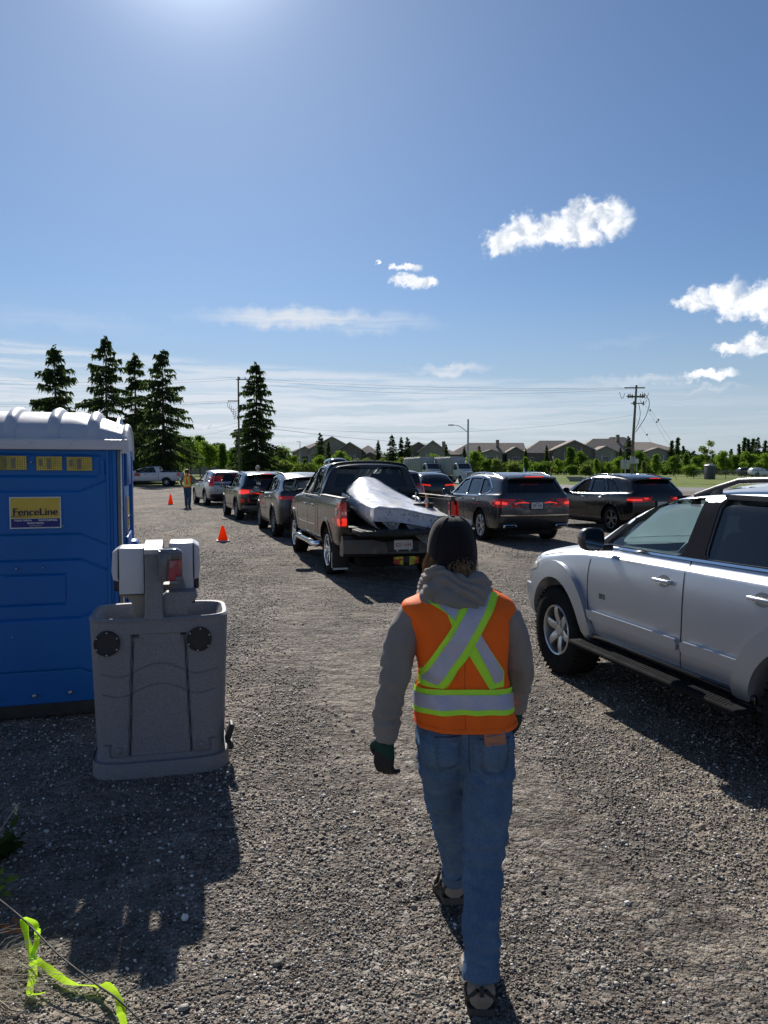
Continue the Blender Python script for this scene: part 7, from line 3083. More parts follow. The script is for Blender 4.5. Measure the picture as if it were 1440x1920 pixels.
def wash_station():
	T = empty('hand_wash_station', (-1.305, 4.43, 0), radians(14), 'grey plastic hand wash station with two basins beside the blue toilet', 'hand wash station')
	# body: rounded tub, section by height; local y 0 = front face, depth towards +y
	def half(z):
		if z < .10:
			return lerp(.392, .378, z / .10)
		return lerp(.375, .405, (z - .1) / .84)
	D = .56
	nz, nu = 250, 360
	def sec(z, u):
		"""point on the outline at parameter u in [0,1), superellipse box"""
		a = 2 * pi * u
		hw = half(z) + (.012 if z < .085 else 0)
		hd = D / 2 + (.03 if z < .085 else 0) - .02 * (z / .94) * 0
		e = 5.0
		c, s = cos(a), sin(a)
		r = (abs(c) ** e + abs(s) ** e) ** (-1 / e)
		return hw * c * r * .985 - .004, D / 2 - hd * s * r      # s>0 -> front (small y)

	def wave(x, top):
		b = .62 if top else .50
		ax = abs(x)
		return b + .035 * cos(min(pi, ax / .24 * pi)) + (0.03 * max(0, ax - .24) / .14)
	V, F = [], []
	zs = [0.0, .004] + list(np.linspace(.02, .905, nz - 2))
	for z in zs:
		for k in range(nu):
			u = k / nu
			x, y = sec(z, u)
			front = y < .03
			d = 0.0
			if front:
				# trapezoid door panel groove
				xk, x = x, (x + .004) / .985
				hw_p = lerp(.178, .150, (z - .13) / .69)
				if .12 < z < .835 and abs(x) < .2:
					g = abs(abs(x) - hw_p)
					top = abs(z - .825)
					if z < .825:
						d += .030 * max(0, 1 - g / .009)
						if abs(x) < hw_p:
							d += .010
				if abs(x) < .155:
					d += .030 * max(0, 1 - abs(z - .825) / .009)
				# wave lines
				for tp in (True, False):
					d += .009 * max(0, 1 - abs(z - wave(x, tp)) / .007)
				# foot notch outline
				ax = abs(x)
				if ax > .178 and z < .22:
					zl = .115 if ax < .28 else .185
					if abs(ax - .285) < .008 and .115 < z < .185:
						d += .010
					d += .012 * max(0, 1 - abs(z - zl) / .007)
				x = xk
			V.append((x, y + d, z))
	m = len(zs)
	for i in range(m - 1):
		for k in range(nu):
			a, b = i * nu + k, i * nu + (k + 1) % nu
			F.append((a, a + nu, b + nu, b))
	o = obj('tub', npmesh('tub', V, F), M_GREYP, T, smooth=50)
	# rim with two basins
	bm = bmesh.new()
	outer = [sec(.905, k / 64) for k in range(64)]
	rings = [[Vector((x, y, .90)) for x, y in outer],
			 [Vector((x * 1.012, D / 2 + (y - D / 2) * 1.02, .915)) for x, y in outer],
			 [Vector((x * .985, D / 2 + (y - D / 2) * .98, .928)) for x, y in outer],
			 [Vector((x * .93, D / 2 + (y - D / 2) * .91, .925)) for x, y in outer]]
	b_loft(bm, rings, cap=False)
	# sunk floor of the basins
	rings2 = [[Vector((x * .93, D / 2 + (y - D / 2) * .91, .925)) for x, y in outer],
			  [Vector((x * .86, D / 2 + (y - D / 2) * .80, .87)) for x, y in outer],
			  [Vector((x * .80, D / 2 + (y - D / 2) * .70, .80)) for x, y in outer]]
	b_loft(bm, rings2, cap=False)
	bm.faces.new([bm.verts.new((x * .80, D / 2 + (y - D / 2) * .70, .80)) for x, y in outer])
	obj('basin', bm, M_GREYP, T, smooth=50)
	# middle bridge and column
	bm = bmesh.new()
	rings = []
	for (z, hw, y0, y1) in [(.78, .12, .005, D - .02), (.90, .11, .01, D - .03), (.935, .085, .05, D - .05), (.97, .062, .10, D - .14)]:
		rings.append([Vector((-hw, y0, z)), Vector((hw, y0, z)), Vector((hw, y1, z)), Vector((-hw, y1, z))])
	b_loft(bm, rings)
	b_prism(bm, rpoly([(-.145, 0.0), (-.095, 0), (-.09, .01), (-.115, .02)], .001, 1), .80, .81, 'z')
	obj('bridge', bm, M_GREYP, T, smooth=30)
	bm = bmesh.new()
	rings = []
	for (z, hw, y0, y1) in [(.90, .058, -.004, .36), (.97, .050, .004, .35), (1.15, .049, .012, .34), (1.315, .049, .02, .33)]:
		rings.append([Vector((-.03 - hw, y0 + .008, z)), Vector((-.03 - hw + .008, y0, z)), Vector((-.03 + hw - .008, y0, z)), Vector((-.03 + hw, y0 + .008, z)), Vector((-.03 + hw, y1, z)), Vector((-.03 - hw, y1, z))])
	b_loft(bm, rings)
	obj('column', bm, M_GREYP, T, smooth=30)
	# pale arched cap
	bm = bmesh.new()
	rings = []
	for j in range(13):
		t = j / 12
		y = .015 + .33 * t
		z = 1.317 + .035 * sin(pi * t) + .012 * t
		rings.append([Vector((-.083, y, z - .02)), Vector((-.078, y, z + .006)), Vector((.018, y, z + .006)), Vector((.023, y, z - .02))])
	b_loft(bm, rings)
	obj('column_cap', bm, mat('cap_pale', (.42, .42, .45), .3, var=.1, coat=.4), T, smooth=40)
	# paper towel boxes
	def towel_box(x0, x1, y0, y1, z0, z1, side, label):
		r = bpy.data.objects.new('towel_dispenser', None)
		COL.objects.link(r)
		r.parent = T
		bm = bmesh.new()
		b_box(bm, ((x0 + x1) / 2, (y0 + y1) / 2, (z0 + z1) / 2), (x1 - x0, y1 - y0, z1 - z0), bev=.006)
		obj('case', bm, M_WBOX, r)
		xx = x0 if side < 0 else x1
		bm = bmesh.new()
		pf = [(xx, z1 + .002), (xx + side * .034, z1 - .022), (xx + side * .042, (z0 + z1) / 2), (xx + side * .032, z0 + .085), (xx + side * .004, z0 + .075)]
		b_prism(bm, pf, y0 + .006, y1 - .006, 'y', bev=.008)
		obj('cover', bm, M_WBOX, r)
		bm = bmesh.new()
		b_box(bm, (xx + side * .012, (y0 + y1) / 2, z0 + .05), (.04, y1 - y0 - .06, .07), bev=.006)
		obj('slot', bm, M_BLKPL, r)
		bm = bmesh.new()
		b_box(bm, (xx + side * .001, (y0 + y1) / 2, (z0 + z1) / 2 + .04), (.004, y1 - y0 + .002, z1 - z0 - .10))
		obj('seam', bm, M_SEAM, r, smooth=0)
	towel_box(-.225, -.085, .06, .30, 1.06, 1.33, -1, '')
	towel_box(.055, .195, .16, .42, 1.045, 1.345, 1, '')
	# side arms of the column
	bm = bmesh.new()
	b_prism(bm, [(-.055, .96), (-.14, .96), (-.145, 1.04), (-.17, 1.08), (-.23, 1.10), (-.055, 1.10)], .10, .28, 'y', bev=.008)
	o = obj('bracket', bm, mat('tan_plastic', (.26, .235, .20), .6, var=.1), T)
	o.location = (-.01, 0, -.05)
	bm = bmesh.new()
	b_box(bm, (.06, .20, 1.05), (.09, .12, .10), bev=.005)
	obj('bracket', bm, mat('tan_plastic', (.26, .235, .20), .6, var=.1), T)
	bm = bmesh.new()
	b_prism(bm, [(.060, .955), (.205, .955), (.210, 1.05), (.250, 1.075), (.262, 1.10), (.250, 1.128), (.085, 1.130), (.060, 1.11)], .035, .20, 'y', bev=.012)
	tp = obj('tap_head', bm, M_GREYP, T)
	tp.location = (-.045, 0, -.06)
	bm = bmesh.new()
	b_tube(bm, [(.235, .10, 1.078), (.235, .10, 1.05)], .014, 10)
	obj('spout', bm, M_BLKPL, tp)
	bm = bmesh.new()
	b_prism(bm, [(.14, 1.13), (.20, 1.13), (.19, 1.20), (.15, 1.20)], .16, .30, 'y', bev=.005)
	o = obj('bracket', bm, M_WBOX, T)
	o.location = (-.045, 0, -.07)
	# soap dispenser
	bm = bmesh.new()
	b_prism(bm, rpoly([(.052, 1.190), (.205, 1.190), (.205, 1.205), (.20, 1.365), (.165, 1.378), (.052, 1.375)], .01, 3), -.055, .05, 'y', bev=.01)
	sd_ = obj('soap_dispenser', bm, M_SMOKE, T)
	sd_.location = (-.045, -.01, -.045)
	sd_.scale = (.88, 1, 1)
	bm = bmesh.new()
	b_prism(bm, rpoly([(.108, 1.195), (.168, 1.195), (.192, 1.225), (.196, 1.318), (.124, 1.318)], .008, 2), -.068, -.02, 'y', bev=.008)
	obj('soap', bm, M_SOAPR, sd_)
	bm = bmesh.new()
	b_prism(bm, rpoly([(.054, 1.19), (.098, 1.19), (.118, 1.355), (.054, 1.372)], .006, 2), -.066, .02, 'y', bev=.006)
	obj('case', bm, mat('soap_grey', (.12, .12, .135), .3, coat=.3), sd_)
	bm = bmesh.new()
	b_box(bm, (.185, -.06, 1.205), (.05, .03, .035), bev=.008)
	obj('lever', bm, mat('soap_grey', (.12, .12, .135), .3), sd_)
	bm = bmesh.new()
	b_prism(bm, rpoly([(.128, 1.322), (.194, 1.322), (.196, 1.352), (.13, 1.352)], .004, 2), -.0665, -.05, 'y', bev=.003)
	obj('window', bm, mat('soap_window', (.09, .085, .10), .15, coat=.6), sd_)
	# round access ports
	for x, n0 in ((-.292, 0), (.222, 2)):
		bm = bmesh.new()
		b_lathe(bm, [(0, -.012), (.058, -.012), (.060, -.016), (.070, -.016), (.072, -.012), (.072, .02)], 36, (x, 0, .79), 'y')
		pt = obj('access_port', bm, M_BLKPL, T, smooth=40)
		for i in range(6):
			a = 2 * pi * i / 6 + .5 + n0
			bm = bmesh.new()
			b_lathe(bm, [(0, -.022), (.004, -.021), (.005, -.016), (.005, -.01)], 8, (x + .064 * cos(a), 0, .79 + .064 * sin(a)), 'y')
			obj('screw', bm, M_ALU, pt)
	for x in (-.240, .225):
		bm = bmesh.new()
		b_lathe(bm, [(0, -.014), (.010, -.013), (.015, -.006), (.020, -.004), (.022, .004)], 20, (x, 0, .155), 'y')
		obj('plug', bm, M_GREYP, T, smooth=50)
	bm = bmesh.new()
	b_box(bm, (.395, .06, .20), (.03, .10, .12), rot=(0, .3, 0), bev=.01)
	b_box(bm, (.40, .10, .12), (.03, .14, .05), bev=.01)
	obj('foot_pump', bm, M_BLKPL, T)
	# skirt
	bm = bmesh.new()
	outer0 = [sec(.05, k / 64) for k in range(64)]
	rings = [[Vector((x * 1.015 + .004 * noise.noise(Vector((x * 9, y * 9, 1))), D / 2 + (y - D / 2) * 1.04, 0)) for x, y in outer0],
			 [Vector((x * 1.012, D / 2 + (y - D / 2) * 1.04, .055)) for x, y in outer0],
			 [Vector((x * 1.0, D / 2 + (y - D / 2) * 1.02, .088)) for x, y in outer0]]
	b_loft(bm, rings, cap=False)
	obj('skirt', bm, M_GREYP, T, smooth=50)


wash_station()

# ================================================================== CONES
M_CONE = leafmat('cone_orange', (.95, .13, .015), (.95, .13, .015))


def cone(loc, label, H=.46):
	r = empty('traffic_cone', (loc[0], loc[1], 0), .3, label, 'traffic cone', 'orange traffic cones')
	bm = bmesh.new()
	b_box(bm, (0, 0, .015), (.30, .30, .03), bev=.008)
	for sx in (-1, 1):
		for sy in (-1, 1):
			b_box(bm, (sx * .135, sy * .135, .018), (.05, .05, .036), bev=.005)
	obj('base', bm, mat('cone_base', (.50, .47, .42), .6), r)
	bm = bmesh.new()
	b_lathe(bm, [(.135, .028), (.125, .04), (.030, H - .01), (.026, H), (.016, H), (.016, H - .05)], 28)
	obj('cone_body', bm, M_CONE, r, smooth=50)


cone((-3.92, 18.65), 'nearer orange traffic cone on the open gravel', .38)
cone((-10.3, 37.1), 'farther orange traffic cone left of the attendant', .50)

# ================================================================== FLAGGING TAPE, ROPE, WEEDS (bottom left)
M_TAPE = leafmat('neon_tape', (.62, .95, .06), (.62, .95, .06))


def gpt(px, py, z=0.0):
	a = (px - 720) / 1443
	b = (960 - py) / 1443
	d = Vector((a, cos(PITCH) + b * sin(PITCH), -sin(PITCH) + b * cos(PITCH)))
	t = (z - CAMZ) / d.z
	return Vector((d.x * t, d.y * t, z))


def ribbon(pts, w_, twist, parent, name='strip'):
	P = smoothline(pts, 12)
	bm = bmesh.new()
	prev = None
	n = len(P)
	for i, p in enumerate(P):
		t = P[min(i + 1, n - 1)] - P[max(i - 1, 0)]
		a, b = frame_of(t)
		an = .75 * sin(twist * 1.6 * i / n) + .5 * noise.noise(Vector((i * .12, twist, 0)))
		d = (a * cos(an) + b * sin(an) * .55) * (w_ / 2) * (1 + .25 * noise.noise(Vector((i * .3, 2, 2))))
		cen = p + Vector((0, 0, .004 + abs(d.z)))
		row = [bm.verts.new(cen - d), bm.verts.new(cen + b * .003), bm.verts.new(cen + d)]
		if prev:
			bm.faces.new((prev[0], prev[1], row[1], row[0]))
			bm.faces.new((prev[1], prev[2], row[2], row[1]))
		prev = row
	me = bpy.data.meshes.new('r')
	bm.to_mesh(me)
	bm.free()
	return obj(name, me, M_TAPE, parent, smooth=60)


tp = empty('flagging_tape', (0, 0, 0), 0, 'crumpled neon yellow tape lying on gravel at bottom left', 'tape')
top = gpt(46, 1722, .10)
ribbon([gpt(44, 1724, .10), gpt(66, 1735, .10), gpt(70, 1765, .05), gpt(58, 1800, .02)], .026, 1.2, tp)
ribbon([gpt(44, 1724, .10), gpt(50, 1762, .06), gpt(62, 1796, .02), gpt(78, 1812, .01), gpt(108, 1832, .01), gpt(140, 1850, .012), gpt(178, 1853, .01), gpt(200, 1851, .03), gpt(222, 1878, .03), gpt(228, 1905, .02), gpt(234, 1935, .01)], .029, 9.0, tp)
ribbon([gpt(60, 1795, .02), gpt(62, 1830, .02), gpt(56, 1866, .01), gpt(72, 1868, .015), gpt(84, 1866, .01)], .028, 1.0, tp)
rp = [gpt(-10, 1680, .14), gpt(44, 1724, .11), gpt(110, 1790, .09), gpt(180, 1845, .06), gpt(226, 1878, .04), gpt(300, 1950, .01)]
bm = bmesh.new()
b_tube(bm, smoothline(rp, 8), .0035, 6)
o = obj('cord', bm, mat('cord_black', (.02, .02, .02), .7), None)
tag(o, 'thin black cord passing under the neon tape', 'cord')

M_STRAW = mat('dry_straw', (.52, .45, .32), .8, var=.3, vs=30)
bm = bmesh.new()
rng = random.Random(8)
for i in range(130):
	c = gpt(rng.gauss(-30, 32), rng.gauss(1856, 36))
	a = rng.uniform(-1.2, 1.2)
	l = rng.uniform(.07, .24)
	d = Vector((cos(a) * l, sin(a) * l * .6, rng.uniform(.01, .10)))
	q = c + d * .5 + Vector((0, 0, .03))
	b_tube(bm, [c + Vector((0, 0, .004)), q, c + d], [.0016, .0013, .0006], 3, cap=False)
o = obj('dry_grass', bm, M_STRAW, None)
tag(o, 'bleached dry grass matted at the bottom left edge', 'grass', kind='stuff')


def weed(base, label, lm, n, h, spread, sd, seedhead=False):
	rg = random.Random(sd)
	r = empty('weed', base, 0, label, 'plant')
	bs, bl = bmesh.new(), bmesh.new()
	for i in range(n):
		a = rg.random() * 6.28
		tip = Vector((cos(a) * spread * rg.uniform(.3, 1), sin(a) * spread * rg.uniform(.3, 1), h * rg.uniform(.5, 1)))
		b_tube(bs, [(0, 0, 0), tip * .5 + Vector((0, 0, h * .15)), tip], [.003, .002, .001], 4)
		for k in range(5):
			p = tip * (.35 + .14 * k) + Vector((0, 0, h * .1))
			u = Vector((rg.gauss(0, 1), rg.gauss(0, 1), rg.gauss(.2, .5))).normalized()
			v = u.orthogonal().normalized()
			l = rg.uniform(.03, .07)
			q = [p, p + u * l * .35 + v * l * .22, p + u * l * .7 + v * l * .12, p + u * l, p + u * l * .7 - v * l * .12, p + u * l * .35 - v * l * .22]
			bl.faces.new([bl.verts.new(z) for z in q])
	obj('stem', bs, M_STRAW if seedhead else lm, r)
	obj('leaves', bl, lm, r, smooth=0)


weed(gpt(-6, 1625), 'dark green leafy weed in shade at the left edge', M_LEAF[3], 26, .16, .13, 1)
weed(gpt(-22, 1700), 'bright green weed tip catching sun above the tape', M_LEAF[0], 12, .12, .08, 2)
bm = bmesh.new()
b_tube(bm, smoothline([gpt(-30, 1600), gpt(4, 1552, .10), gpt(28, 1516, .20)], 6), .0025, 5)
r = empty('seed_stalk', (0, 0, 0), 0, 'single dry weed stalk with a pale seed head', 'plant')
obj('stem', bm, M_STRAW, r)
bm = bmesh.new()
for i in range(14):
	p = gpt(28, 1516, .20) + Vector((rng.uniform(-.012, .012), rng.uniform(-.012, .012), rng.uniform(-.02, .02)))
	b_ell(bm, p, (.005, .004, .007), 6, 4)
obj('seed_head', bm, M_STRAW, r)
bm = bmesh.new()
for i in range(10):
	p = gpt(28, 1742, .02) + Vector((rng.uniform(-.05, .05), rng.uniform(-.02, .02), rng.uniform(0, .02)))
	u = Vector((rng.gauss(0, 1), rng.gauss(0, 1), rng.gauss(.2, .4))).normalized() * .035
	v = u.orthogonal().normalized() * .012
	bm.faces.new([bm.verts.new(z) for z in (p, p + u * .5 + v, p + u, p + u * .5 - v)])
o = obj('dead_leaves', bm, mat('leaf_brown', (.22, .085, .03), .8), None, smooth=0)
tag(o, 'small curled orange brown dead leaves by the tape', 'leaves', kind='stuff')
# ================================================================== PEOPLE
M_SKIN = mat('skin', (.48, .27, .19), .5, var=.08, vs=20, sub=.05)
M_HAIR = mat('hair_blond_brown', (.16, .095, .05), .45, var=.45, vs=60, spec=.5)
M_HAIRD = mat('hair_dark', (.05, .03, .02), .5, var=.3, vs=40)


def clothmat(name, c, wv=380, bump=.25, var=.10, rough=.88, col2=None, sheen=.15):
	return mat(name, c, rough, var=var, vs=9, bump=bump, bs=wv, spec=.15, col2=col2, c2s=14, sheen=sheen)


M_HOOD = clothmat('hoodie_grey', (.24, .215, .20), 300, .35)
M_JEAN = mat('denim', (.085, .145, .25), .9, var=.25, vs=160, bump=.4, bs=420, spec=.12, col2=(.135, .205, .31), c2s=9, c2lo=.35, c2hi=.8)
M_JSEAM = mat('denim_seam', (.035, .06, .12), .9, var=.2, vs=60)
M_STITCH = mat('stitching', (.13, .17, .22), .9, var=.3, vs=200)
M_ORANGE = mat('vest_orange', (1.0, .15, .012), .62, var=.06, vs=6, bump=.3, bs=500, spec=.25)
M_LIME = mat('tape_lime', (.50, .92, .04), .6, var=.05, vs=8, bump=.2, bs=400)
M_SILV = mat('tape_silver', (.46, .45, .56), .5, var=.10, vs=14, metal=.15, bump=.35, bs=90)
M_GLOVE = mat('glove_green', (.004, .045, .030), .8, var=.3, vs=30, bump=.3, bs=300)
M_GLOVED = mat('glove_black', (.008, .010, .014), .6, var=.2, vs=30, bump=.3, bs=200)
M_CAP = clothmat('cap_black', (.012, .009, .012), 260, .3, .2)
M_SHOE = mat('shoe_tan', (.26, .215, .18), .8, var=.2, vs=20, bump=.3, bs=150)
M_SHOED = mat('shoe_dark', (.03, .028, .027), .7, var=.2, vs=20)
M_SOLE = mat('shoe_sole', (.06, .055, .05), .8, var=.3, vs=30)
M_LEATH = mat('leather_wallet', (.42, .17, .10), .5, var=.2, vs=25, bump=.3, bs=120)


def chain(bm, pts, rad, n=14, sm=4, sq=1.0):
	"""closed tapered limb with round ends"""
	P = smoothline(pts, sm) if sm > 1 else [Vector(p) for p in pts]
	m = len(pts)
	R = []
	for i in range(len(P)):
		t = i / (len(P) - 1) * (m - 1)
		k = min(int(t), m - 2)
		R.append(lerp(rad[k], rad[k + 1], t - k))
	b_tube(bm, P, R, n)
	for q, r in ((P[0], R[0]), (P[-1], R[-1])):
		b_ell(bm, q, (r, r, r), n, 8)


def tlloft(bm, secs, n=28, e=2.4):
	"""torso: sections (cx, cy, z, rx, ry)"""
	rings = []
	for (cx, cy, z, rx, ry) in secs:
		ring = []
		for k in range(n):
			a = 2 * pi * k / n
			c, s = cos(a), sin(a)
			r = (abs(c) ** e + abs(s) ** e) ** (-1 / e)
			ring.append(Vector((cx + rx * c * r, cy + ry * s * r, z)))
		rings.append(ring)
	b_loft(bm, rings)


def dense_secs(secs, k=5):
	out = []
	P = [Vector(s[:3]) for s in secs]
	Q = [Vector((s[3], s[4], 0)) for s in secs]
	a, b = smoothline(P, k), smoothline(Q, k)
	return [(p.x, p.y, p.z, q.x, q.y) for p, q in zip(a, b)]


def wrinkle(me, fn):
	n = len(me.vertices)
	nm = [v.normal.copy() for v in me.vertices]
	for v, q in zip(me.vertices, nm):
		v.co += q * fn(v.co)
	me.update()


def hand_bm(bm, W, D, S, curl=.5, side=1, sc=1.0):
	"""hand hanging from wrist W; D = direction of the fingers, S = palm normal; side +1 thumb towards D x S"""
	D, S = D.normalized(), S.normalized()
	A = D.cross(S).normalized() * side
	ln = .095 * sc
	rings = []
	for t, hw, hd in ((0, .026, .019), (.25, .032, .018), (.6, .040, .017), (1, .040, .014)):
		c = W + D * ln * t
		rings.append([c + A * (hw * sc * cos(2 * pi * k / 14)) + S * (hd * sc * sin(2 * pi * k / 14)) for k in range(14)])
	b_loft(bm, rings)
	for i, (off, l) in enumerate(((.029, .072), (.010, .082), (-.010, .076), (-.028, .060))):
		p = W + D * ln * .94 + A * off * sc
		d = D
		pts = [p]
		for j, seg in enumerate((.45, .30, .25)):
			an = curl * (0.7, 1.0, .8)[j] * (1 + .12 * (i - 1.5))
			d = (d * cos(an) + S * sin(an)).normalized()
			d = d
			p = p + d * l * seg * sc
			pts.append(p)
			# bend continues from the new direction
			nS = (S - d * S.dot(d))
			if nS.length > .2:
				pass
		chain(bm, pts, [.0105 * sc, .0100 * sc, .0092 * sc, .0080 * sc], 9, 3)
	p = W + D * ln * .22 + A * .026 * sc
	d0 = (A * .75 + D * .65 + S * .25).normalized()
	d1 = (A * .15 + D * .9 + S * .5).normalized()
	chain(bm, [p, p + d0 * .038 * sc, p + d0 * .038 * sc + d1 * .032 * sc, p + d0 * .038 * sc + (d1 + S * .4) * .052 * sc], [.014 * sc, .0125 * sc, .011 * sc, .009 * sc], 9, 3)


def head_bm(bm, C, yaw=0.0, pitch=0.0, s=1.0):
	"""skull, jaw, nose, ears, lips; C is the middle of the head, facing +y before yaw"""
	M = Matrix.Rotation(yaw, 3, 'Z') @ Matrix.Rotation(pitch, 3, 'X')
	C = Vector(C)

	def P(x, y, z):
		return C + M @ (Vector((x, y, z)) * s)
	b_ell(bm, P(0, -.012, .025), (.074 * s, .092 * s, .088 * s), 24, 16, rot=M)
	b_ell(bm, P(0, .022, -.040), (.056 * s, .062 * s, .066 * s), 20, 14, rot=M)
	b_ell(bm, P(0, .062, -.086), (.026 * s, .022 * s, .020 * s), 12, 8, rot=M)
	b_ell(bm, P(0, .092, -.012), (.011 * s, .018 * s, .024 * s), 10, 8, rot=M)
	b_ell(bm, P(0, .078, -.052), (.022 * s, .012 * s, .008 * s), 10, 6, rot=M)
	for q in (-1, 1):
		b_ell(bm, P(q * .076, -.005, -.005), (.009 * s, .018 * s, .030 * s), 10, 8, rot=M)
		b_ell(bm, P(q * .030, .070, .022), (.020 * s, .012 * s, .009 * s), 10, 6, rot=M)
		b_ell(bm, P(q * .040, .055, -.03), (.022 * s, .022 * s, .024 * s), 10, 6, rot=M)
	return P


def shoe(T, heel, yaw, pitch, L=.275, sc=1.0, near=True):
	"""shoe with its heel bottom at `heel`"""
	r = bpy.data.objects.new('shoe', None)
	COL.objects.link(r)
	r.parent = T
	r.location = heel
	r.rotation_euler = (pitch, 0, yaw)
	if near:
		r.scale = (1.32, 1.02, 1.18)
	bm = bmesh.new()
	rings = []
	prof = [(-.012, .026, .070), (0, .034, .088), (.05, .036, .098), (.10, .036, .088), (.15, .042, .066), (.20, .045, .050), (.25, .038, .040), (.274, .022, .030)]
	for (y, hw, h) in dense2(prof, 4):
		ring = []
		for k in range(16):
			a = 2 * pi * k / 16
			c, s = cos(a), sin(a)
			ring.append(Vector((hw * math.copysign(abs(c) ** .7, c), y, .018 + (h - .018) * (s * .5 + .5) ** .9)))
		rings.append(ring)
	b_loft(bm, rings)
	obj('upper', bm, M_SHOE, r, smooth=60)
	bm = bmesh.new()
	rings = []
	for (y, hw, h) in dense2([(-.014, .028, .02), (0, .035, .02), (.08, .035, .02), (.14, .040, .022), (.21, .048, .022), (.262, .038, .022), (.285, .020, .024)], 3):
		rings.append([Vector((-hw, y, .0)), Vector((hw, y, .0)), Vector((hw * 1.02, y, h)), Vector((-hw * 1.02, y, h))])
	b_loft(bm, rings)
	obj('sole', bm, M_SOLE, r, smooth=40)
	if near:
		bm = bmesh.new()
		pf = [(-.012, .03, .060), (.0, .036, .085)]
		# heel counter overlay and side flashes
		for s in (-1, 1):
			b_loft(bm, [[Vector((s * x, y, z)) for (x, y, z) in q] for q in (
				[(.036, .0, .03), (.039, .03, .05), (.041, .06, .03), (.040, .03, .026)], [(.038, .0, .04), (.040, .03, .058), (.042, .06, .04), (.041, .03, .030)])])
			b_tube(bm, [(s * .036, .02, .07), (s * .040, .07, .045), (s * .044, .12, .03)], .006, 6)
			b_tube(bm, [(s * .030, .09, .085), (s * .040, .10, .06), (s * .044, .15, .03)], .005, 6)
			b_tube(bm, [(s * .010, -.015, .075), (s * .030, -.005, .05), (s * .036, .01, .028)], .006, 6)
		obj('overlay', bm, M_SHOED, r, smooth=60)
		bm = bmesh.new()
		b_lathe(bm, [(.030, .060), (.034, .075), (.031, .105), (.026, .118), (.020, .10)], 20, (0, .045, 0), 'z')
		obj('collar', bm, M_GLOVED, r, smooth=60)
		bm = bmesh.new()
		b_box(bm, (0, -.022, .075), (.012, .01, .03), bev=.004)
		obj('heel_tab', bm, M_SHOED, r)
	return r


def dense2(prof, k):
	P = smoothline([Vector(p) for p in prof], k)
	return [(p.x, p.y, p.z) for p in P]


